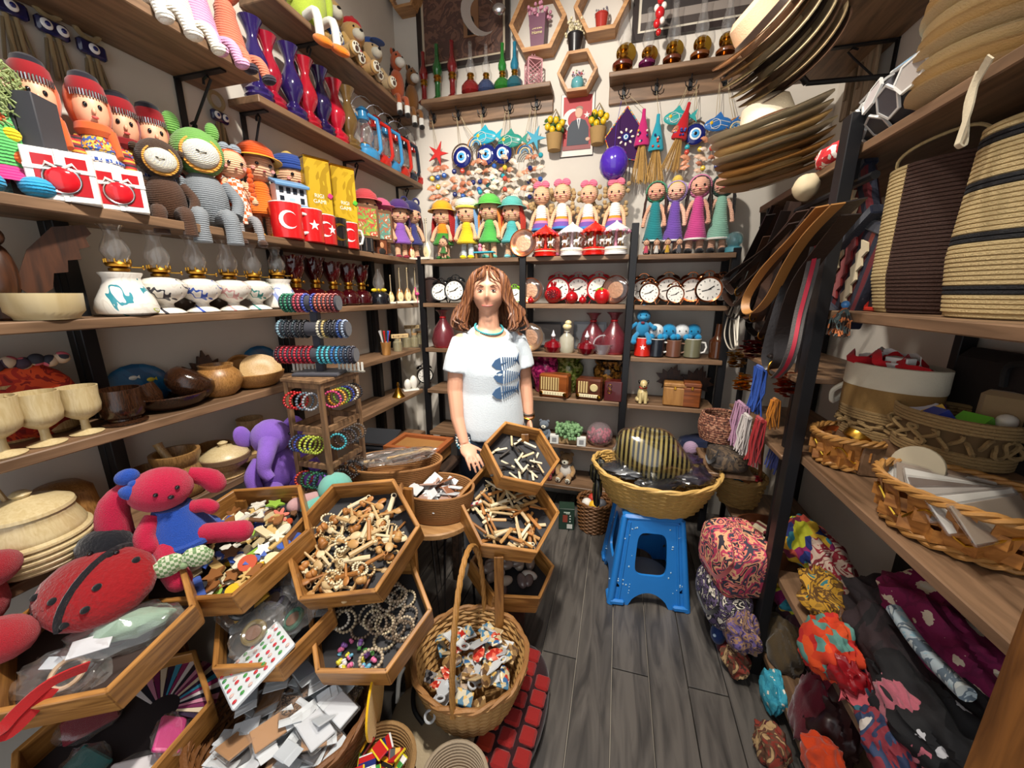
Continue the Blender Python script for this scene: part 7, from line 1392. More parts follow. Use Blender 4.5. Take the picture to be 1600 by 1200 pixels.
# fringes and tassels hanging by the back shelf end
def fringe(label,px,py,X,w,h,c,seed=0,n=46):
    p=onx(px,py,X);b=MB();r_=random.Random(seed)
    for i in range(n):
        y=(i/(n-1)-.5)*w;x=r_.uniform(-.015,.015);b.tube([(x,y,0),(x+r_.uniform(-.012,.006),y+r_.uniform(-.01,.01),-h*.5),(x+r_.uniform(-.02,.01),y+r_.uniform(-.015,.015),-h*r_.uniform(.85,1.05))],.0035,4)
    t=T('yarn_fringe',label,'fringe',p);b.build('strands',yarn(c,120),t);mk('header',yarn(c,120),[('t',[(0,-w/2,0),(0,w/2,0)],.009,6)],t)
fringe('royal blue yarn fringe hanging below the belts',1190,575,.62,.1,.2,'2a54b0',1);fringe('pale pink and white yarn fringe left of the red one',1160,632,.58,.11,.2,'b88aa8',2);fringe('white yarn fringe in front of the pink one',1168,650,.565,.06,.17,'c8c0bc',3,26);fringe('red yarn fringe next to the white one',1188,655,.58,.06,.2,'9a1c20',4,30);fringe('orange yarn tassel beside the post',1212,625,.64,.03,.12,'c87a1a',5,24);fringe('lilac blue beaded fringe behind the post',1225,690,.70,.12,.14,'4a58a8',6)
for k,(px,py,c,lab) in enumerate(((1152,560,'b88a1c','gold tinsel flower bunch at the end of the back shelf'),(1160,598,'d8981c','amber tinsel flower bunch under the gold one'),(1175,545,'8a1c20','dark red tinsel bunch under the belts'),(1232,600,'b8501c','orange tinsel bunch left of the post'))):
    p=onx(px,py,.60+.01*k);b=MB();r_=random.Random(k)
    for i in range(70):
        d=Vector((r_.gauss(0,1),r_.gauss(0,1),r_.gauss(0,1))).normalized();b.sph(d*.05*r_.uniform(.4,1),(.014,.014,.003),None,6,4);
    O('tinsel_bunch',b,metal(c,.3),lab,'decoration',p)
# narrow rack carrying the fringes and bags between back shelf and post
rk=T('bag_rack','narrow dark rack behind the post holding fringes and bags','rack',(.74,1.9,0))
for y_ in (1.64,2.285):mk('rack_post',IRON,[('b',(-.07,y_-1.9,.8),(.025,.025,1.6),.003)],rk)
for z_,y0_,y1_ in ((.2,1.54,2.26),(ZTB-.012,1.54,1.95),(ZRB-.012,1.955,2.24),(.9,1.54,2.26),(1.2,1.54,2.26)):mk('rack_board',WALNUTY,[('b',(.07,(y0_+y1_)/2-1.9,z_),(.38,y1_-y0_,.02),.003)],rk)
mk('rack_board',WALNUTY,[('b',(-.18,.11,.66),(.2,.32,.02),.003)],rk)
for x_,y0,y1,z0,z1,lab in ((.985,.75,1.42,ZR[3],ZR[2]-.06,'big black cloth bag standing at the back of the low right shelf'),(.99,1.0,1.42,ZR[1],ZR[0]-.12,'black bag shape added to darken the gap behind the straw totes'),(1.0,.9,1.43,ZR[2],ZR[1]-.1,'dark brown bag shape added to darken the back behind the jute baskets'),(.97,.7,1.43,ZR[4],ZR[3]-.05,'dark grey duffel bag on the lowest right shelf')):  # bags behind the totes and jute baskets are added to darken the gaps
    b=MB();b.box((0,0,(z1-z0)/2),(.07,y1-y0,z1-z0),None,.025);t=T('storage_bag',lab,'bag',(x_,(y0+y1)/2,z0));b.build('body',mat('101013' if 'black' in lab else '1c1412',.8,0,.4,60),t);mk('handle',mat('0c0c0e',.7),[('t',spline([(-.04,-.08,(z1-z0)*.8),(-.05,-.06,(z1-z0)*.95),(-.05,.06,(z1-z0)*.95),(-.04,.08,(z1-z0)*.8)]),.008,6)],t)
b=MB();b.tube([UB-UN*.06,UB-UN*.012],.012,8);b.tube([UB-UN*.06,(WR-.02,UB.y+.02,UB.z-.05)],.01,8);O('hat_peg',b,IRON,'iron wall peg carrying the tilted upper hats','peg')
# ================================================================ display table, bracelet stand and cabinet
BLKW=wood('3a2a20','221812',3,'Y',.5)
t=T('display_table','dark wooden display table under the bracelet cabinet and baskets','table',(-1.0,1.32,0))
mk('table_top',BLKW,[('b',(0,0,.69),(.56,.64,.03),.004)],t)
for sx in (-1,1):
    for sy in (-1,1):mk('leg',BLKW,[('b',(sx*.25,sy*.29,.337),(.04,.04,.675),.003)],t)
ZT=.706
cx1=-1.0;cp=sd(512,.95,cx1);cy0=cp.y;cw=.165;cd=.21
cab=T('bracelet_cabinet','open wooden frame cabinet hung with bead bracelets','display cabinet',(cx1-cw/2,cy0+cd/2,ZT))
CABW=wood('8a6a4a','5f4630',4,'Z',.6);ch=zat(cp,600)-ZT
for sx in (-1,1):
    for sy in (-1,1):mk('post',CABW,[('b',(sx*(cw/2-.009),sy*(cd/2-.009),ch/2),(.018,.018,ch),.002)],cab)
tiers=[.02,ch*.33,ch*.63,ch-.012]
for z in tiers:
    for sy in (-1,1):mk('rail',CABW,[('b',(0,sy*(cd/2-.009),z),(cw-.036,.014,.022),.002)],cab)
    for sx in (-1,1):mk('rail',CABW,[('b',(sx*(cw/2-.009),0,z),(.014,cd-.036,.022),.002)],cab)
mk('top_board',CABW,[('b',(0,0,ch+.005),(cw*1.06,cd*1.06,.012),.002)],cab);mk('floor_board',CABW,[('b',(0,0,.008),(cw*.98,cd*.98,.01),.002)],cab)
br0=bead_ring(.030,19,.0052).build('bead_bracelet',gloss('c01818',.25));tag(br0,'x','bracelet');used=[False]
def bracelet(loc,rot,c,label,group,s=1):
    m=gloss(c,.25) if isinstance(c,str) else c
    if not used[0]:o=br0;used[0]=True;place(o,loc,0,s,rot)
    else:o=dup(br0,loc,None,s,None,None,rot)
    o['label']=label;o['group']=group;_mat(o,m);return o
hang={(0,0):['b01418','b81a1c','5a6a78','8a9098'],(0,1):['3a4a6a','2a3a8a','a8b83a','b0b848','98a838'],(0,2):['c03a20','1f5a3a','2a6a48','1a4a4a'],(1,0):['b83a6a','c8902a','6a8a2a','2a3a8a','c8c0b0','2a2a30'],(1,1):['3a9aa8','3a2a24','3a3a40','4a4440','5a5048'],(1,2):['2a2420','3a3028','28282c','4a3a2c']}
tn=('top','middle','bottom');nn={'b01418':'red'}
def cname(c):
    r,g,b_=[int(c[i:i+2],16) for i in (0,2,4)];mx,mn=max(r,g,b_),min(r,g,b_)
    if mx-mn < 28:return 'white' if mx > 170 else 'grey' if mx > 80 else 'black'
    if r == mx:return 'orange brown' if g > b_+40 and g > r*.45 else 'pink' if b_ > g+25 and r > 150 else 'red' if r > 140 else 'maroon'
    if g == mx:return 'lime' if r > 120 else 'green'
    return 'turquoise' if g > b_*.8 else 'blue'
ordn=('first','second','third','fourth','fifth','sixth','seventh','eighth','ninth','tenth')
for (f,k),cs in hang.items():
    for i,c in enumerate(cs):
        zt=ZT+tiers[3-k]-.011-.03;u=(i+.5)/len(cs)
        loc=(cx1-cw+.03+(cw-.06)*u,cy0-.006,zt-.014) if f == 0 else (cx1+.006,cy0+.03+(cd-.06)*u,zt-.014)
        bracelet(loc,(PI/2,0,PI/2-.5+.08*i) if f == 0 else (PI/2,0,.45-.06*i),c,'%s bracelet hanging on the %s cabinet rail, %s from the %s' % (cname(c),tn[k],ordn[i],'left' if f == 0 else 'front corner'),'bracelets hanging on the cabinet')
# t-bar stand with padded rolls
VEL=mat('3a3a42',.85,0,.2,150,'cloth');sp=Vector((cx1-cw/2,cy0+cd/2,ZT+ch+.011))
st=T('bracelet_stand','grey velvet bracelet stand with three padded bars on the cabinet','display stand',sp,.25)
mk('foot',VEL,[('b',(0,0,.006),(.17,.12,.012),.004)],st);mk('stem',VEL,[('b',(0,0,.12),(.03,.03,.23),.004)],st)
BARS=[]
for k,(py,wpx) in enumerate(((553,134),(513,118),(473,96))):
    z=zat(sp,py)-sp.z;w=wpx*mpp((sp.x,sp.y,sp.z+z))*.92;r=.026
    mk('padded_bar',VEL,[('l',[(0,-w/2),(r,-w/2),(r,w/2),(0,w/2)],24,TR(0,-.02,z) @ RY(PI/2))],st);BARS.append((z,w))
rolls=[['5a1a24','a01c2c','a8203a','98182a','b02438','a01c30','8a1828','a82034','3a2a2c','3aa0b0','48a8b8','50b0bc','2a6aa8','3a88b0','28486a','22344a','2a2a38'],['7a9aa8','2a3a44','22282e','2c3a42','1c2024','18181c','1a1c22','9a8a5a','c8c0a8','b09a60','1c1c22','20242c','2a4a8a','8a9ab0'],['1f6a50','2a7a5a','24685a','a83a4a','b04858','3a4aa0','2a3a98','28348a','a8503a','b0584a','a04a3c','8a3a34','7a2c30']]
RzS=Matrix.Rotation(.25,3,'Z')
for k,cs in enumerate(rolls):
    z,w=BARS[k]
    for i,c in enumerate(cs):
        x=-w/2+.012+(w-.024)*i/(len(cs)-1)
        if abs(x) < .012:continue
        q=RzS @ Vector((x,-.02,z));bracelet(sp+q,(0,PI/2,.25),c,'%s bead bracelet on the %s velvet bar, %s from the left' % (cname(c),('lower','middle','upper')[k],(ordn+('eleventh','twelfth','thirteenth','fourteenth','fifteenth','sixteenth','last'))[i]),'bracelets on the velvet bars')
# piano key strips hanging below the bars
for k,(dx,lab) in enumerate(((-.08,'white price tag strip left of the stand'),(.1,'white price tag strip right of the stand'))):
    q=sp+RzS @ Vector((dx,.03,.0));fig('tag_strip',lab,'tag strip',q,.25,1,[('tag',mat('d8d6cc',.6),[('b',(-.045+.015*i,0,.02),(.009,.004,.04),.001)]) for i in range(7)]+[('rod',mat('8a8478',.6),[('t',[(-.055,0,.004),(.055,0,.004)],.004,6)])])
# ================================================================ plush toys at the table
def limb(a,b,c,r):
    q=spline([a,b,c],5);n=len(q)-1;f=lambda i:r[0]+(r[1]-r[0])*i*2/n if i*2 <= n else r[1]+(r[2]-r[1])*(i*2/n-1)
    return ('f',lambda m:(m.tube(q,[f(i) for i in range(n+1)],14),m.sph(q[-1],r[2],None,14,9)))
p=onz(428,768,ZT+.03);PUR=mat('8a62c8',.95,0,.9,130,'fur',.18)
def yb(c):return mat(c,.95,0,1.0,110,'fur',.2)
fig('crochet_elephant','purple chenille elephant sitting beside the bracelet cabinet','soft toy',(p.x-.03,p.y+.06,ZT),tocam(p)+.25,.32,[('body',PUR,[('s',(0,0,.3),(.25,.22,.3))]),('head',PUR,[('s',(-.04,-.05,.76),(.22,.21,.22)),('t',spline([(-.1,-.18,.74),(-.2,-.33,.62),(-.24,-.36,.48),(-.2,-.42,.38)],4),[.12,.11,.1,.095,.09,.085,.08,.076,.072,.068,.064,.06,.05],14)],eyes(.12,.8,-.23,.022)),('ear',PUR,[('s',(.24,.02,.78),(.13,.05,.17),(0,.3,-.3)),]),('ear',PUR,[('s',(-.3,.06,.8),(.1,.05,.15),(0,-.3,.3))]),('arm',PUR,[limb((.2,-.05,.48),(.34,-.1,.36),(.4,-.13,.22),[.085,.08,.08])]),('arm',PUR,[limb((-.2,-.05,.48),(-.32,-.14,.36),(-.32,-.2,.22),[.085,.08,.08])]),('leg',PUR,[limb((.14,-.1,.12),(.3,-.3,.11),(.42,-.38,.1),[.12,.1,.095])],[('sole',yb('d8a8b0'),[('s',(.45,-.42,.1),(.06,.05,.07))])]),('leg',PUR,[limb((-.12,-.1,.12),(-.16,-.36,.1),(-.17,-.46,.1),[.12,.1,.095])],[('sole',yb('7a54b8'),[('s',(-.17,-.53,.1),(.075,.03,.075))])])])
p=onz(522,790,ZT+.02);TL=yb('7ac8b8')
fig('crochet_octopus','mint green chenille toy with white and pink feet in front of the elephant','soft toy',(p.x-.02,p.y,ZT),tocam(p)+.5,.15,[('head',TL,[('s',(.2,0,.5),(.42,.38,.4))],eyes(.2,.5,-.36,.045)),('arm',yb('b8d8c8'),[limb((-.2,-.2,.3),(-.5,-.3,.2),(-.62,-.34,.14),[.17,.16,.16])]),('arm',yb('7ac8b8'),[limb((-.1,.1,.3),(-.42,.05,.3),(-.56,.0,.3),[.16,.16,.16])]),('leg',yb('d8a8a8'),[limb((-.2,.2,.35),(-.6,.2,.42),(-.75,.15,.42),[.17,.17,.17])]),('leg',yb('c8dcc8'),[limb((0,-.3,.2),(-.25,-.55,.15),(-.32,-.62,.14),[.16,.16,.15])])])
# ================================================================ hexagonal trays
TW=wood('b07c40','7d5122',5,'X',.4,.2)
def tray(label,c,R,tilt,rz,hgt=.085,legs=(),hexrot=0,base='2a2a2e'):
    t=T('hexagon_tray',label,'tray',c,0,1,None,Euler(tilt+(rz,),'XYZ'))
    ap=R*math.cos(PI/6)
    for i in range(6):
        a=PI/3*i+PI/6+hexrot;L=R+.006
        o=MB().box((0,0,0),(L,.013,hgt),None,.002).build('side_board',TW,t,False)
        o.matrix_local=TR(ap*math.cos(a),ap*math.sin(a),hgt/2) @ RZ(a-PI/2)
    o=MB();o.prism(hexpts(R*.985,hexrot),.008);o.build('bottom',mat(base,.7),t,False)
    bpy.context.view_layer.update();M=t.matrix_world.copy();Mi=M.inverted()
    for (lx,ly) in legs:
        w=M @ Vector((lx,ly,.04));b=MB();b.box((0,0,w.z/2),(.035,.018,w.z),None,.002)
        o=b.build('leg',wood('9a6a34','6a4218',5,'Z',.4,.2),t,False);o.matrix_local=Mi @ TR(w.x,w.y,0) @ RZ(rz)
    return t,M,R
def inhex(r_,R):
    while 1:
        x,y=r_.uniform(-R,R),r_.uniform(-R,R)
        if all(abs(x*math.cos(PI/3*k+PI/6)+y*math.sin(PI/3*k+PI/6)) < R*.866 for k in range(3)):return x,y
def scatter(M,R,protos,n,z0,dz,label,group,seed,sc=(.85,1.15),tilt=.35,area=.8,off=(0,0),flat=False,cap=999,oval=None):
    """protos: list of (object, colour name, [materials]); every copy is a thing of its own lying in the tray"""
    r_=random.Random(seed);out=[]
    for i in range(n):
        pr,nm,ms=protos[i % len(protos)];x,y=inhex(r_,R*area)
        if oval:a=r_.uniform(0,2*PI);q=math.sqrt(r_.random())*area;x,y=oval[0]*q*math.cos(a),oval[1]*q*math.sin(a)
        heap=1-.55*((x*x+y*y)/(R*R))
        z=z0+dz*(i/n)*heap
        L=M @ TR(x+off[0],y+off[1],z) @ RZ(r_.uniform(0,2*PI)) @ RX(r_.uniform(-tilt,tilt)) @ RY(r_.uniform(-tilt,tilt))
        k=r_.uniform(*sc);o=dup(pr,L.translation,None,k,label,group,L.to_euler());mm=r_.choice(ms);_mat(o,mm);h_=mm.name.split('_')[-1].split('.')[0]
        o['label']='%s %s %s' % (cname(h_) if len(h_) == 6 and '_' in mm.name else 'patterned',nm or NM[pr.name.split('.')[0]],label)
        out.append(o)
    return out
PROTO=[];NM={'spoon_charm':'wooden spoon','wooden_whistle':'wooden whistle','wooden_acorn':'wooden acorn','bead_loop':'bead loop','painted_stick':'flat stick','carved_pen':'carved pen','tagged_packet':'small tagged packet','wrapped_soap':'wrapped soap','souvenir_magnet':'magnet','bottle_opener':'bottle opener','oval_magnet':'oval magnet','souvenir_packet':'souvenir packet'}
def proto(name,shapes,m,cat):
    o=mk(name,m,shapes);tag(o,'p',cat);PROTO.append(o);return o
CHW=mat('c8b088',.6)
charm=[proto('wooden_charm',[('p',pts,.005,(0,0,0))],CHW,'charm') for pts in ([(x*.02,y*.02) for x,y in ((0,-1),(.9,.1),(.9,.7),(.5,1),(0,.6),(-.5,1),(-.9,.7),(-.9,.1))],circ(.019,14),[(x*.022,y*.012) for x,y in ((-1,0),(-.4,.8),(.4,.7),(.7,.1),(1.2,.8),(1.2,-.8),(.7,-.1),(.4,-.7),(-.4,-.8))],star5(.024,.55),[(x*.03,y*.009) for x,y in ((-1,-1),(1,-1),(1.1,0),(1,1),(-1,1),(-1.1,0))])]
def flow():return [(.022*(.7+.3*math.cos(6*a))*math.cos(a),.022*(.7+.3*math.cos(6*a))*math.sin(a)) for a in [2*PI*i/36 for i in range(36)]]
charm.append(proto('wooden_charm',[('p',flow(),.005,(0,0,0))],CHW,'charm'))
cols1=[mat(c,.5) for c in ('d8c8a0','c8a868','e0dccf','d8b020','3a58a8','8ab040','b84a28','8a5a30','e0d8c0','6a4a30','c8b890','d8d4c8')]
spoon=proto('spoon_charm',[('s',(.028,0,0),(.014,.01,.004)),('t',[(.016,0,0),(-.03,0,.002)],[.004,.0028],6)],CHW,'charm')
whistle=proto('wooden_whistle',[('t',[(-.03,0,0),(.03,0,0)],[.006,.007],8),('o',.006,.0015,(-.036,0,0))],CHW,'charm')
bead=proto('wooden_acorn',[('s',(0,0,0),(.012,.009,.009)),('s',(-.009,0,0),(.006,.01,.01))],CHW,'charm')
loopc=proto('bead_loop',[('f',lambda m:[m.sph((.02*math.cos(a),.013*math.sin(a),0),.0035,None,6,4) for a in [2*PI*i/16 for i in range(16)]])],CHW,'charm')
stick=proto('painted_stick',[('b',(0,0,0),(.075,.012,.006),.002)],CHW,'stick');pen=proto('carved_pen',[('t',[(-.04,0,0),(.03,0,0),(.042,0,0)],[.0045,.0045,.001],8)],CHW,'pen')
woodm=[mat(c,.5) for c in ('b89868','ccb288','94602c','a87038','d8caa8','c4aa7c','b48850','d2c09a')]
packw=proto('packed_charm',[('b',(0,.0,0),(.05,.065,.006),.002)],WHT,'packet')
# tray with painted charms
c=onz(380,862,.70);k=mpp(c);t1,M1,R1=tray('hexagonal wooden tray full of painted wooden charms',c,112*k,(.28,-.06),.30,.08,((-.1,.19),(.1,.19)))
scatter(M1,R1,[(charm[i],('heart charm','round charm','fish charm','star charm','bar charm','flower charm')[i],cols1) for i in range(6)],125,.012,.05,'in the tray left of the wooden spoons','painted charms in the tray',1,(.9,1.35),.4,.84)
# tray with spoons and whistles
c=onz(562,850,.70);k=mpp(c);t2,M2,R2=tray('hexagonal wooden tray heaped with little wooden spoons',c,98*k,(.52,.06),.12,.085,((.1,.2),),.25)
scatter(M2,R2,[(spoon,'',woodm),(whistle,'',woodm),(spoon,'',woodm),(bead,'',woodm[2:4]+woodm[6:7]),(loopc,'',woodm[4:6])],130,.012,.05,'heaped in the steep tray','wooden spoons in the tray',2,(.95,1.4),.35,.8,(0,-.02))
# tray of bracelets below it
c=onz(585,972,.49);k=mpp(c);t3,M3,R3=tray('hexagonal wooden tray of pale bracelets below the spoon tray',c,90*k,(.35,.1),.1,.085,((.0,.2),),.2)
brc=[gloss(c_,.3) for c_ in ('c8b898','a89a80','d8d0c0','8a7a68','b8a890','6a5a4a')]
r_=random.Random(6)
for i in range(26):
    x,y=inhex(r_,R3*.7);L=M3 @ TR(x,y,.014+.0016*i) @ RX(r_.uniform(-.35,.35)) @ RY(r_.uniform(-.35,.35));o=bracelet(L.translation,L.to_euler(),r_.choice(brc),'pale bead bracelet lying in the tray below the spoons','bracelets in the lower tray',r_.uniform(.85,1.05))
scatter(M3,R3,[(bead,'',[gloss(c_,.3) for c_ in ('d8d040','6ab0d0','d870a0','e0e0e0','5aa050','8a60b0')])],30,.012,.015,'bead in the tray below the spoons','bead figures in the lower tray',7,(.5,.8),.8,.35,(0,-.09))
# trays on the aisle side
c=onz(788,806,.60);k=mpp(c);t4,M4,R4=tray('hexagonal wooden tray of carved pens facing the aisle',c,78*k,(.42,.30),.25,.085,((.0,-.195),),.15)
scatter(M4,R4,[(pen,'',woodm),(stick,'',[pat('stickp','cells',['c8c0b0','a03a3a','3a4a8a','d8d0c0'],120)]+woodm),(whistle,'',woodm)],80,.012,.045,'in the tray facing the aisle','pens in the aisle tray',3,(.95,1.3),.3,.8)
c=onz(808,722,.79);k=mpp(c);t5,M5,R5=tray('upper hexagonal wooden tray with dark and pale clips next to the woman',c,58*k,(.5,.35),.25,.08,((.0,.135),),.15)
scatter(M5,R5,[(stick,'',[mat('d0c4a8',.5),mat('2a2420',.5),mat('c0a880',.5)])],34,.012,.03,'in the upper tray next to the woman','clips in the upper tray',4,(.7,.95),.3,.8,(0,-.02))
c=onz(796,902,.29);k=mpp(c);t6,M6,R6=tray('low hexagonal wooden tray of wrapped soaps under the pen tray',c,64*k,(.15,.2),.25,.085,(),.15)
soap=proto('wrapped_soap',[('s',(0,0,0),(.035,.022,.018))],WHT,'soap')
scatter(M6,R6,[(soap,'',[gloss(c_,.25) for c_ in ('b8a898','8a7a70','c8c0b8','6a5a58')])],16,.03,.03,'in the low tray under the pens','soaps in the low tray',5,(.9,1.2),.3,.7)
one('tray_support','dark crate on the floor carrying the low soap tray','crate',(c.x,c.y,0),BLKW,[('b',(0,0,(c.z-.07)/2),(.14,.14,c.z-.07),.004)],.25)
# ladybird tray and the ones below
c=onz(178,996,.68);k=mpp(c);t0,M0,R0=tray('hexagonal wooden tray at the left with the ladybird cushion',c,116*k,(.34,.05),.55,.085,((.0,.22),(-.16,.16)),.0,'3a2a24')
def world(M,x,y,z):return M @ Vector((x,y,z))
q=world(M0,-.035,.075,.1);LB=yb('8a1218')
fig('ladybird_cushion','red knitted ladybird with black spots lying in the left tray','soft toy',q,.5,1,[('body',LB,[('s',(0,0,0),(.125,.1,.062))],[('spot',yb('101014'),[('s',(.125*math.sin(b_)*math.cos(a)*.985,.1*math.sin(b_)*math.sin(a)*.985,.062*math.cos(b_)*1.0),(.009,.009,.005))]) for a,b_ in ((.6,.9),(1.3,.6),(2.2,.9),(3.6,.9),(4.3,.6),(5.2,.9),(4.8,1.2),(5.7,.5),(4.0,1.2))]+[('wing_line',yb('17141a'),[('t',[(.02*math.sin(t_*.5)+.008,.101*math.sin(t_),.064*math.cos(t_)) for t_ in [-1.4+2.8*i/12 for i in range(13)]],.0075,6)])]),('head',yb('15161c'),[('s',(-.04,.095,.015),(.062,.05,.05))],eyes(.03,.05,.06,.006))],None,(.45,0,.35))
p=onz(238,880,.80);PK_=yb('b8123e');BL_=yb('1f4aa8')
fig('crochet_bunny','hot pink chenille bunny in a blue dress with a blue bow','soft toy',(p.x-.03,p.y+.09,.80),tocam(p)-.25,.24,[('dress',BL_,[('l',[(0,0),(.34,.0),(.4,.06),(.36,.12),(.26,.3),(.18,.48),(0,.5)],20)],[('frill',BL_,[('o',.37,.05,(0,0,.07))])]),('head',PK_,[('s',(-.06,-.03,.72),(.3,.26,.25))],[('eye',EYE,[('s',(-.06,-.275,.76),.024)]),('eye',EYE,[('s',(.12,-.23,.78),.024)]),('nose',EYE,[('s',(.06,-.28,.7),(.03,.02,.025))])]),('bow',BL_,[('s',(-.26,-.12,.78),(.13,.07,.09),(0,.4,0)),('s',(-.3,-.05,.95),(.11,.07,.09),(0,-.3,0)),('s',(-.25,-.1,.87),.05)]),('ear',PK_,[('t',spline([(-.28,.05,.8),(-.46,0,.66),(-.5,-.03,.35),(-.42,-.05,.05)],4),[.09,.1,.11,.12,.13,.138,.144,.15,.15,.14,.125,.1,.04],14)]),('ear',PK_,[('t',spline([(.18,.08,.8),(.38,.08,.68),(.45,.06,.5)],4),[.08,.09,.1,.11,.12,.12,.11,.09,.04],14)]),('arm',PK_,[limb((-.16,-.08,.42),(-.24,-.2,.28),(-.22,-.26,.16),[.09,.1,.11])]),('arm',PK_,[limb((.18,-.05,.42),(.3,-.08,.42),(.36,-.1,.38),[.08,.08,.08])]),('leg',PK_,[limb((.2,-.15,.1),(.5,-.25,.08),(.62,-.28,.06),[.12,.12,.13])]),('leg',PK_,[limb((-.1,-.25,.08),(-.04,-.45,-.04),(.02,-.52,-.2),[.12,.12,.12])])])
p=onz(40,960,.72)
fig('crochet_lobster','red chenille toy with round claws cut by the left edge','soft toy',(p.x+.07,p.y-.06,.74),.6,.19,[('body',yb('a01826'),[('s',(-.3,0,.5),(.42,.35,.45))]),('claw',yb('a81a28'),[('s',(.25,-.35,.2),(.3,.28,.24),(0,.3,.5))]),('claw',yb('981624'),[('s',(.05,.05,.85),(.26,.24,.2),(0,-.4,.3))]),('belly',yb('d8c8b8'),[('s',(-.05,-.2,.6),(.12,.2,.16))])])
# gingham bow, wrapped toy, red strap
q=world(M0,.13,.10,.085)
fig('gingham_bow','green gingham bow on the corner of the left tray','bow',q,.9,1,[('loop',pat('gingham','check',['c8ccb0','6a8a5a'],130),[('f',lambda m,s_=s_:lump(m,(s_*.03,0,.03),(.036,.014,.028),3+s_,.2,2,16,10,0,RY(s_*.4)))]) for s_ in (-1,1)]+[('knot',cloth('8aa078'),[('s',(0,0,.02),.012)])])
q=world(M0,.06,-.01,.06);fig('wrapped_toy','sage green plush toy in clear wrapping beside the ladybird','soft toy',q,.9,1,[('plush',cloth('8aa490'),[('f',lambda m:lump(m,(0,0,0),(.075,.03,.028),4,.2,2,22,14))]),('card',mat('d0d0d4',.4),[('b',(-.06,-.03,.012),(.07,.04,.002))]),('wrapping',FOIL,[('f',lambda m:lump(m,(-.01,-.01,0),(.11,.055,.036),5,.3,3,22,14))])],None,(.3,0,.75))
q=world(M0,-.03,-.09,.04);fig('teether_packet','wooden ring teether in clear wrapping in the left tray','packet',q,.3,1,[('ring',mat('c8a888',.5),[('o',.028,.005,(.01,0,.01),(.3,0,0))]),('label',mat('c8d0d8',.5),[('b',(-.03,.02,.012),(.04,.025,.002))]),('wrapping',FOIL,[('f',lambda m:lump(m,(0,0,.006),(.085,.05,.022),8,.3,3,22,14))])],None,(.3,.1,.4))
b=MB();strap(b,spline([world(M0,.03,-.10,.08),world(M0,.0,-.135,.11),world(M0,-.04,-.17,.09),world(M0,-.06,-.19,.065),world(M0,-.045,-.185,.06),world(M0,.0,-.14,.095)]),.02,.004,(.2,.5,1));O('red_strap',b,cloth('b01418'),'bright red key strap hanging over the front of the left tray','strap')
c=onz(200,1165,.36);k=mpp(c);t00,M00,R00=tray('low hexagonal wooden tray with a folding fan at the bottom left',c,115*k,(.12,.05),.5,.085,(),.1,'2a2224')
q=world(M00,.06,.04,.05)
FANC=['2a1a34','c8b8a0','6a1c4a','b87a90','1c1c2a','d0c8c8','8a2a5a','3a8aa8']
fig('folding_fan','open folding fan with dark ribs in the low left tray','fan',q,0,1,[('rib',mat(FANC[i % 8],.5),[('p',[(.04*math.cos(a-.05),.04*math.sin(a-.05)),(.13*math.cos(a-.06),.13*math.sin(a-.06)),(.13*math.cos(a+.06),.13*math.sin(a+.06)),(.04*math.cos(a+.05),.04*math.sin(a+.05))],.002,(0,0,.001*(i % 2)))]) for i,a in enumerate([-.3+.135*j for j in range(22)])],None,M00.to_euler())
for i,(x,y,c_) in enumerate(((-.05,-.05,'2a6a68'),(.07,-.09,'d8d4d8'),(-.1,.05,'7a1c2c'),(.0,-.14,'9ab04a'),(.12,-.03,'c83a80'))):
    q=world(M00,x,y,.03+.008*i);fig('wrapped_packet','%s wrapped packet in the low left tray' % ('teal','white','dark red','lime','pink')[i],'packet',q,0,1,[('content',mat(c_,.5),[('b',(0,0,0),(.1,.06,.012),.004)]),('wrapping',FOIL,[('f',lambda m:lump(m,(0,0,0),(.065,.042,.016),5+i,.25,3,18,12))])],None,Euler((.3+.1*i,.1,.6*i)))
one('tray_support','dark crate on the floor carrying the low left tray','crate',(c.x-.0,c.y,0),BLKW,[('b',(0,0,(c.z-.075)/2),(.2,.2,c.z-.05),.004)],.5)
b=MB();b.box((0,0,.24),(.05,.05,.48),None,.004);b.box((0,0,.5),(.12,.05,.04),None,.004);O('wooden_trestle',b,TW,'wooden trestle leg at the lower left edge','trestle',(-.98,.30,0),.5)
# middle tray with foil packets and lens rings
c=onz(440,980,.53);k=mpp(c);t7,M7,R7=tray('hexagonal wooden tray of foil packets between charms and bracelets',c,84*k,(.22,.0),.2,.07,((.0,.18),),.1)
for i,(x,y,c_,a) in enumerate(((-.04,.05,'2a2040',.3),(.06,-.01,'1c5a48',-.3),(.1,.06,'2a2a30',.6),(-.02,-.06,'6a5a30',.1),(-.1,.0,'3a3a3a',.9),(.03,.1,'8a8a90',.4))):
    q=world(M7,x,y,.055+.006*i);fig('ring_packet','%s ring in a clear foil packet on the middle tray' % ('purple','green','black','bronze','grey','silver')[i],'packet',q,a,1,[('ring',gloss(c_,.2),[('o',.026,.007,(0,0,0),(.2,0,0))]),('inset',mat('6a4a38',.5),[('l',[(0,0),(.02,0),(.02,.003),(0,.003)],18)]),('wrapping',FOIL,[('f',lambda m,i=i:lump(m,(0,.01,0),(.06,.075,.014),i+3,.3,3,20,14))])],None,Euler((.35,.1*i-.2,a)))
q=world(M7,-.12,.08,.05);one('yellow_box','yellow card box leaning behind the strawberry card','box',q,mat('c08a14',.5),[('b',(0,0,0),(.05,.085,.03),.003)],rot=(.5,.2,-.4))
q=world(M7,-.09,.02,.06);one('yellow_comb','yellow slatted comb beside the yellow box','comb',q,mat('d0a030',.5),[('b',(0,0,0),(.028,.1,.006),.001)]+[('b',(-.012+.006*i,0,.004),(.003,.096,.004)) for i in range(5)],rot=(.4,.1,-.5))
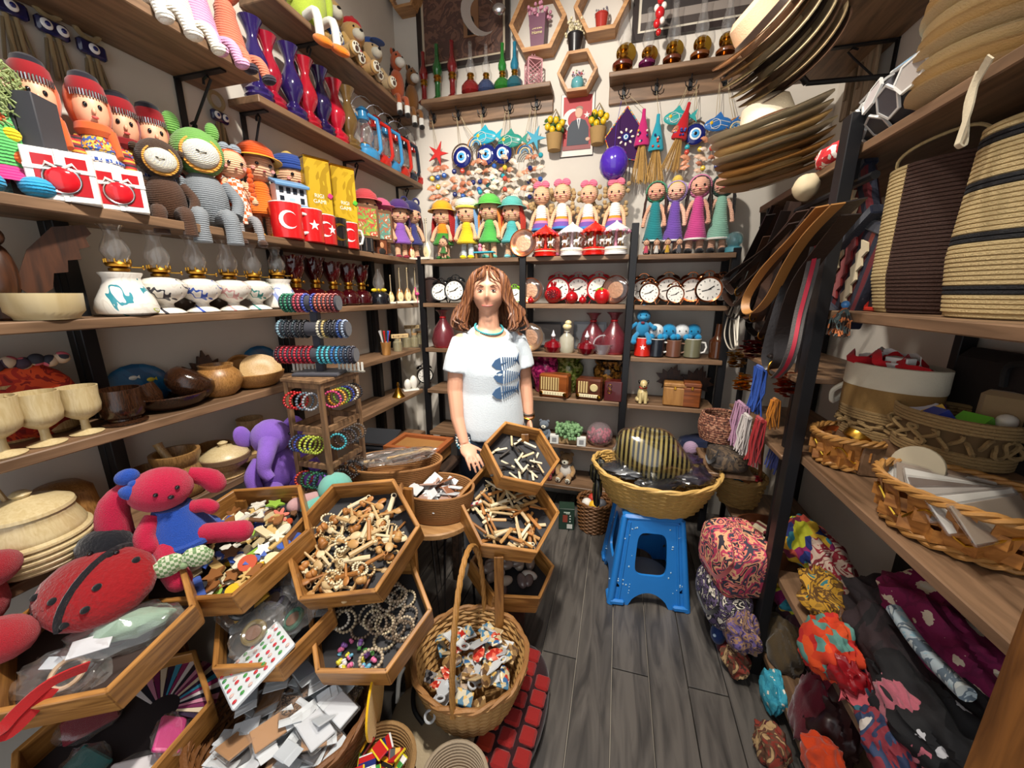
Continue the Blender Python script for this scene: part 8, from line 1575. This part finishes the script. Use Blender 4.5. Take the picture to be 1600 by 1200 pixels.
# ================================================================ round stool with baskets
c=onz(683,800,.62);k=mpp(c)
t=T('side_stool','round wooden side stool with black hairpin legs','stool',(c.x,c.y,0));mk('seat',wood('b58a5a','8a6238',3,'X',.45),[('l',[(0,.595),(58*k,.595),(60*k,.6),(60*k,.617),(58*k,.622),(0,.622)],36)],t)
for a in (.4,2.0,3.6,5.2):mk('hairpin_leg',IRON,[('t',[(50*k*math.cos(a-.2),50*k*math.sin(a-.2),.595),(56*k*math.cos(a),56*k*math.sin(a),.008),(50*k*math.cos(a+.2),50*k*math.sin(a+.2),.595)],.005,6)],t)
bc=Vector((c.x+.005,c.y+.0,.622));t=T('coil_basket','oval coiled straw basket on the round stool full of tagged packets','basket',bc,.1)
COILM=mat('96683a',.75,0,.5,200,'coil',.2)
coil(t,[(.115+.022*(i/13)**.7,.006+.0085*i) for i in range(14)],COILM,44,.0058,1.1,.82);MB().lathe([(0,.004),(.115,.004)],28,SCL(1.1,.82,1)).build('base',COILM,t)
tagp=proto('tagged_packet',[('b',(0,.018,0),(.042,.028,.002),.0005),('b',(0,-.014,0),(.045,.05,.007),.003)],WHT,'packet')
scatter(TR(bc) @ RZ(.1),.13,[(tagp,'',[mat('c9cdd0',.4),mat('b8bcc0',.4),mat('8a5a40',.4),mat('d4d6d8',.4),mat('a8887a',.4)])],40,.05,.075,'in the coiled basket on the round stool','tagged packets in the coiled basket',12,(.95,1.25),.6,.82,oval=(.125,.09))
# counter baskets behind
pb2=Vector((-.90,1.33,ZT));t=T('straw_basket','long straw basket of plastic bagged cutlery on the table','basket',pb2,.35)
coil(t,[(.14+.025*(i/10),.006+.009*i) for i in range(10)],COILM,44,.006,1.25,.72);MB().lathe([(0,.004),(.14,.004)],28,SCL(1.25,.72,1)).build('base',COILM,t)
for i in range(7):
    fig('bagged_spoon','wooden spoon in a clear bag in the long basket, %s from the cabinet' % ordn[i],'packet',pb2+Vector((-.1+.035*i,-.03+.018*(i % 3),.095+.006*i)),0,1,[('spoon',LTW if i % 2 else DKW,[('s',(.08,0,0),(.035,.022,.008)),('t',[(.05,0,0),(-.11,0,.004)],[.008,.006],6)]),('bag',FOIL,[('f',lambda m,i=i:lump(m,(0,0,0),(.14,.04,.016),i,.3,3,24,12))])],None,(.1*(i % 3),-.12+.05*i,.25+.18*i))
fig('wicker_tray','reddish wicker tray at the back of the counter','tray',(-.90,1.55,ZT),.0,1,[('weave',WICKD,[('b',(0,0,.04),(.26,.17,.07),.008)]),('rim',mat('8a4a20',.6,0,.4,140),[('f',lambda m:m.ring([(-.14,-.095),(.14,-.095),(.14,.095),(-.14,.095)],[(-.115,-.07),(.115,-.07),(.115,.07),(-.115,.07)],.02,None,.07))])])
fig('card_terminal','black cash terminal on the counter behind the cabinet','terminal',(-1.14,1.56,ZT),.1,1,[('base',mat('15161a',.4),[('b',(0,0,.03),(.2,.14,.06),.01)]),('lid',mat('2a2c30',.35),[('b',(.0,.01,.085),(.19,.13,.012),.004,(.25,0,0))]),('trim',SILV,[('b',(0,-.06,.07),(.18,.01,.006),.002,(.25,0,0))])])
# ================================================================ baskets at the front
WB_=mat('a8804a',.6,0,.4,140,'wicker',.25)
bp=onz(732,1030,.28);t=T('handled_basket','round wicker basket with a tall hoop handle full of magnets','basket',(bp.x,bp.y+.02,.118),.1)
rb_=89*mpp(bp);wicker(t,rb_*.72,rb_,.17,WB_,mat('94683a',.6,0,.4,140,'wicker',.25),15,30,r=.005)
hz=.42
mk('handle',mat('a07238',.5,0,.3,140,'wicker',.2),[('f',lambda m:[m.tube([(.004*math.cos(i*1.2+ph),rb_*math.cos(PI*i/40)+.004*math.sin(i*1.2+ph),.15+hz*math.sin(PI*i/40)) for i in range(41)],.0065,6) for ph in (0,2.1,4.2)])],t)
MBK=TR(bp.x,bp.y+.02,.12) @ RZ(.1)
mag=proto('souvenir_magnet',[('b',(0,0,0),(.055,.04,.007),.002)],WHT,'magnet');opener=proto('bottle_opener',[('p',[(-.018,-.04),(.018,-.04),(.022,.02),(.012,.04),(-.012,.04),(-.022,.02)],.005,(0,0,0)),('o',.014,.004,(0,.05,.002))],WHT,'opener');clog=proto('oval_magnet',[('s',(0,0,0),(.034,.022,.007))],WHT,'magnet')
magm=[pat('mag%d' % i,'cells',cs,70,.35,bump=0) for i,cs in enumerate((['3a6a9a','c8b890','b83a2a','e0dcd0'],['8a6a40','5a4028','c8a878'],['c8c0a8','4a7a98','d8b060'],['2a2a30','8a8a8a','d8d8d8'],['b02a20','d86a50','e8d8c8']))]
scatter(MBK,rb_,[(mag,'',magm),(opener,'',[mat('d0d4d6',.3),mat('b8bcc0',.3)]),(clog,'',magm),(mag,'',magm[1:3]+[mat('b8a078',.5)])],62,.10,.065,'in the hoop handled basket','magnets in the handled basket',14,(.85,1.1),.6,.86,oval=(rb_*.86,rb_*.86))
# package basket
bp2=onz(447,1098,.40);t=T('package_basket','large brown wicker basket heaped with packaged souvenirs','basket',(bp2.x,bp2.y,.235),.3)
rp=122*mpp(bp2);wicker(t,rp*.78,rp,.15,mat('6e4520',.6,0,.4,140,'wicker',.25),None,13,34,1.05,.95,r=.005)
one('basket_stand','dark low box carrying the package basket','box',(bp2.x,bp2.y,0),BLKW,[('b',(0,0,.117),(.28,.28,.233),.004)],.3)
kraft=proto('souvenir_packet',[('b',(0,-.01,0),(.062,.075,.006),.002)],WHT,'packet');mk('header_card',mat('cdd2d6',.35),[('b',(0,.042,0),(.064,.03,.0025),.0005)],kraft);mk('sleeve',FOIL,[('b',(0,-.005,.0),(.07,.1,.011),.004)],kraft)
km=[mat('a87c50',.6),mat('6a4a34',.6),mat('c8ccd0',.3),mat('b8bec4',.3),mat('4a3428',.5),mat('3a3a40',.3),mat('d0d4d8',.3),mat('a8b0b8',.3),mat('c4c8ce',.3),pat('sepia','swirl',['6a4a34','8a6a50','3a2a20','a88a6a'],30)]
MPK=TR(bp2.x,bp2.y,.235) @ RZ(.3)
scatter(MPK,rp,[(kraft,'',km),(tagp,'',km[2:4]+km[6:7]),(kraft,'',km)],66,.11,.075,'in the large brown basket','packets in the package basket',15,(.75,1.05),.3,.88,oval=(rp*.86,rp*.82))
nb=onz(402,1035,.555);t=T('magnet_card','white card covered with tiny green and red strawberry charms','card',nb,0,1,None,Euler((.42,-.05,-.42)))
mk('card',mat('ccd2d6',.5),[('b',(0,0,0),(.125,.165,.014),.004)],t)
r_=random.Random(3)
for i in range(6):
    for j in range(8):
        x,y=-.05+.02*i+r_.uniform(-.003,.003),-.07+.02*j;mk('charm',gloss(('b82028','3a8a38','c8a8a0','2f7a3a','c83040')[(i*3+j) % 5],.3),[('s',(x,y,.009),(.0042,.0055,.003))],t)
# small flag basket, grey basket, yellow disc
bp3=onz(590,1195,.30);t=T('flag_basket','small straw basket of striped flag magnets at the bottom edge','basket',(bp3.x,bp3.y,.22),0);coil(t,[(.075+.02*(i/9),.006+.009*i) for i in range(10)],mat('8a6a40',.8,0,.5,200,'coil',.2),36,.006);MB().lathe([(0,.004),(.075,.004)],24).build('base',COILM,t)
flagm=[pat('flag%d' % i,'bands',cs,22,.35,'Y',0) for i,cs in enumerate((['b01c20','d8c028','b01c20'],['1c2a6a','d8d8d8','b01c20'],['e0e0e0','c8c028','3a8a3a'],['d8a020','8a1c1c','1c1c1c']))]
scatter(TR(bp3.x,bp3.y,.22),.09,[(mag,'',flagm)],26,.05,.05,'with flag stripes in the small straw basket','flag magnets',16,(.7,.9),.5,.8,oval=(.08,.08))
one('basket_stand','dark low box under the flag magnet basket','box',(bp3.x,bp3.y,0),BLKW,[('b',(0,0,.109),(.14,.14,.218),.004)])
bp4=onz(715,1198,.20);t=T('straw_basket','small grey straw basket cut by the bottom edge','basket',(bp4.x,bp4.y-.02,.1),0);coil(t,[(.07+.02*(i/9),.006+.009*i) for i in range(10)],mat('9a8a74',.8,0,.5,200,'coil',.2),36,.006);MB().lathe([(0,.004),(.07,.004)],24).build('base',COILM,t)
p=onz(583,1100,.36);one('felt_disc','bright yellow felt disc stuck beside the package basket','disc',(p.x+.005,p.y,.37),cloth('d8a808'),[('l',[(0,0),(.085,0),(.085,.006),(0,.006)],32,RZ(.25) @ RY(PI/2))],.1)
# tote bag and brick cushion on the floor
p=onz(690,1140,.06);b=MB();lump(b,(0,0,.05),(.19,.18,.05),4,.1,1.5,36,20,0,None,.002);t=T('canvas_tote','cream canvas tote lying under the handled basket with a black handle','bag',(p.x,p.y+.03,0),.2);b.build('canvas',mat('b8a688',.9,0,.3,200),t)
mk('handle',mat('17171a',.6),[('t',spline([(-.06,-.05,.11),(-.1,-.02,.13),(-.12,.05,.135),(-.09,.1,.125),(-.04,.1,.12)],6),.008,8)],t);mk('cord',mat('c8c8c4',.8),[('t',spline([(-.19,.05,.05),(-.2,.12,.1),(-.15,.17,.14),(-.12,.14,.16),(-.16,.2,.2),(-.1,.22,.22)],6),.008,8)],t)
ct=onz(800,1110,.05);t=T('brick_cushion','red cushion quilted in a brick pattern on the floor','cushion',(ct.x-.01,ct.y,0),-.06)
b=MB();lump(b,(0,0,.05),(.13,.27,.05),2,.05,1.2,32,18,0,None,.001);b.build('mortar_cloth',cloth('2a1014'),t)
for i in range(4):
    for j in range(9):
        x=-.093+.062*i;y=-.235+.062*j+(.031 if i % 2 else 0)
        if (x/.125)**2+(y/.26)**2 > .93:continue
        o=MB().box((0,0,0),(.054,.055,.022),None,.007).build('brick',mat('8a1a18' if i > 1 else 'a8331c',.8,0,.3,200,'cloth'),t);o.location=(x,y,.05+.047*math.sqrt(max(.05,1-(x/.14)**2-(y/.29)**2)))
# ================================================================ blue stool and oval basket
BLUE=mat('2274c0',.35,0,.05,40,'plastic',.08)
sc=Vector((.205,1.86,0));t=T('plastic_stool','blue plastic stool with worn paint under the oval basket','stool',sc,.12)
hb_,ht=.185,.135;HT=.455
def side(m,rot):
    def P3(u,v,off=0):w=hb_+(ht-hb_)*v;q=Vector((u*w,-w-off,HT*v));return RZ(rot) @ q
    n=24
    def rr(u0,u1,v0,v1,k):# rounded rectangle ring
        pts=[]
        for i in range(n):
            a=2*PI*(i+.5)/n;cx,cy=math.cos(a),math.sin(a);e=2/5.
            pts.append(((u0+u1)/2+(u1-u0)/2*math.copysign(abs(cx)**e,cx),(v0+v1)/2+(v1-v0)/2*math.copysign(abs(cy)**e,cy)))
        return pts
    def sq(u0,u1,v0,v1):
        pts=[]
        for i in range(n):
            a=2*PI*(i+.5)/n;cx,cy=math.cos(a),math.sin(a);k=1/max(abs(cx),abs(cy));pts.append(((u0+u1)/2+(u1-u0)/2*cx*k,(v0+v1)/2+(v1-v0)/2*cy*k))
        return pts
    for (ou,iu) in ((sq(-1,1,.2,1),rr(-.46,.46,.36,.84,0)),):
        vs=[P3(u,v) for u,v in ou]+[P3(u,v) for u,v in iu]+[P3(u,v,-.012) for u,v in iu]
        m.add(vs,[(i,(i+1) % n,n+(i+1) % n,n+i) for i in range(n)]+[(n+i,n+(i+1) % n,2*n+(i+1) % n,2*n+i) for i in range(n)])
    k=12;arc=[(-.52+1.04*i/k,.2*math.sin(PI*i/k)**.6*.82) for i in range(k+1)]
    vs=[P3(u,v) for u,v in arc]+[P3(u,.2) for u,v in arc]+[P3(u,v,-.012) for u,v in arc];m.add(vs,[(i,i+1,k+2+i,k+1+i) for i in range(k)]+[(i,2*k+2+i,2*k+3+i,i+1) for i in range(k)])
    for s_ in (-1,1):m.add([P3(s_*.52,0),P3(s_*1,0),P3(s_*1,.2),P3(s_*.52,.2)],[(0,1,2,3)])
    for u in (-.78,.78):m.tube([P3(u,.03,.001),P3(u,.95,.001)],.006,6)
    for s_ in (-1,1):m.box((0,0,0),(.075,.02,.03),TR(RZ(rot) @ Vector((s_*(hb_-.035),-hb_-.003,.015))) @ RZ(rot),.008)
b=MB()
for k in range(4):side(b,PI/2*k)
b.build('legs',BLUE,t)
mk('seat',BLUE,[('b',(0,0,HT-.004),(ht*2.06,ht*2.06,.03),.012)],t)
for k in range(4):mk('corner',BLUE,[('f',lambda m,k=k:m.tube([RZ(PI/2*k) @ Vector((hb_-.004,hb_-.004,0)),RZ(PI/2*k) @ Vector((ht-.004,ht-.004,HT))],[.018,.014],10))],t)
r_=random.Random(4)
b=MB()
for i in range(60):
    v=r_.choice([r_.uniform(.15,.3),r_.uniform(.05,.95)]);k=r_.choice([0,0,3]);w=hb_+(ht-hb_)*v;q=RZ(PI/2*k) @ Vector((r_.choice([-1,1])*r_.uniform(.5,.98)*w,-w-.001,HT*v));b.sph(q,(.0035*r_.uniform(.5,1.6),.002,.004*r_.uniform(.5,1.5)),None,6,4)
o=b.build('paint_flecks',mat('a8c8d8',.6),t);o['kind']='stuff'
lathe_thing('grey_lid','grey round tub standing inside the blue stool','tub',(sc.x+.02,sc.y+.02,0),[(0,0),(.1,0),(.11,.04),(.115,.045),(.1,.055),(0,.05)],mat('8a8e94',.5),1,28)
bo=Vector((sc.x+.015,sc.y+.01,HT+.012));t=T('oval_basket','large oval wicker basket of wrapped scarves on the blue stool','basket',bo,-.05)
wicker(t,.2,.30,.17,mat('b8924e',.55,0,.4,140,'wicker',.25),mat('c09a56',.55,0,.4,140,'wicker',.25),15,40,1.0,.72,r=.0055,zf=lambda a:.03*abs(math.cos(a))**3)
GST=pat('gold_stripes','bands',['17140f','8a7c4a'],46,.25,'X',0,.0)
q=bo+Vector((-.02,-.0,.245));b=MB();lump(b,(0,0,0),(.18,.135,.135),2,.22,1.2,40,26,0,RY(.35));t=T('wrapped_scarf','black and gold striped scarf bundle in shiny wrap on top of the oval basket','scarf',q,-.1);b.build('bundle',GST,t)
b=MB();lump(b,(0,0,0),(.19,.143,.142),2,.23,1.3,36,22,0,RY(.35));b.build('wrap',glass('ffffff',.0,.12),t)
q=bo+Vector((-.27,-.02,.14));b=MB();lump(b,(0,0,.0),(.045,.05,.07),7,.4,2.2,26,18,1);lump(b,(.0,-.02,-.10),(.025,.03,.09),3,.3,2,20,14,1);O('scarf_knot',b,pat('gold_stripes2','bands',['0e0d0e','0e0d0e','3a3620'],60,.35,'X',0),'black striped scarf knotted over the left rim of the oval basket','scarf',q)
for i,(x,y,z,r3,c_,lab) in enumerate(((-.14,-.06,.155,(.12,.08,.03),'23262c','dark grey wrapped scarf on the left in the oval basket'),(.15,-.02,.15,(.12,.1,.045),'1a1420','black and purple wrapped scarf on the right in the oval basket'),(.02,-.12,.135,(.14,.06,.03),'101014','black wrapped scarf at the front of the oval basket'),(.16,.1,.16,(.1,.07,.04),'2a1c3a','plum wrapped scarf at the back of the oval basket'),(-.1,.08,.14,(.12,.08,.03),'141418','black wrapped scarf at the back left of the oval basket'))):
    t=T('wrapped_scarf',lab,'scarf',bo+Vector((x,y,z+.03)),.3*i);b=MB();lump(b,(0,0,0),r3,10+i,.25,1.8,28,18,1);b.build('cloth',mat(c_,.5) if i != 1 else pat('plumgold','cells',['1a1420','241a2c','17121c','5a4a2a','1c1624'],24,.5),t);b=MB();lump(b,(0,0,.003),tuple(v*1.06 for v in r3),10+i,.3,2.4,28,18,1);b.build('wrap',glass('ffffff',.0,.15),t)
# small dark basket, green box on the floor
p=onz(925,836,0);t=T('small_wicker_basket','small dark wicker basket of balls on the floor by the shelf','basket',(p.x,p.y+.09,0));wicker(t,.085,.105,.2,mat('6a4420',.6,0,.4,140,'wicker',.25),None,15,22,1,1,.005,.01)
for i,(c_,x,y) in enumerate((('d8d4cc',-.045,-.03),('d8a81c',.0,-.05),('4a4a50',.045,-.02),('b03020',-.01,.04))):one('ball','%s soft ball in the small dark basket' % ('white','yellow','grey','red')[i],'ball',(p.x+x,p.y+.09+y,.185),mat(c_,.6),[('s',(0,0,0),.034)])
p=onz(883,828,0);t=fig('tea_carton','small dark green printed carton on the floor','box',(p.x,p.y+.05,0),.15,1,[('carton',mat('1c3428',.5),[('b',(0,0,.075),(.1,.09,.15),.002)]),('label',mat('8a3a2a',.5),[('b',(-.01,-.046,.08),(.03,.002,.05))]),('barcode',mat('c8c8c0',.5),[('b',(.02,-.046,.025),(.035,.002,.03))])])
mk('brand_mark',mat('b8c8b8',.5),[('b',(0,-.0462,.125),(.04,.001,.008)),('b',(.006,-.0462,.116),(.025,.001,.004))],t)
for k in range(3):mk('dot',mat('d0d8d0',.5),[('s',(.022,-.046,.1-.02*k),(.005,.001,.005))],t)
for o in [c_ for o in PROTO for c_ in o.children]+PROTO:bpy.data.objects.remove(o,do_unlink=True)
if not used[0]:bpy.data.objects.remove(br0)
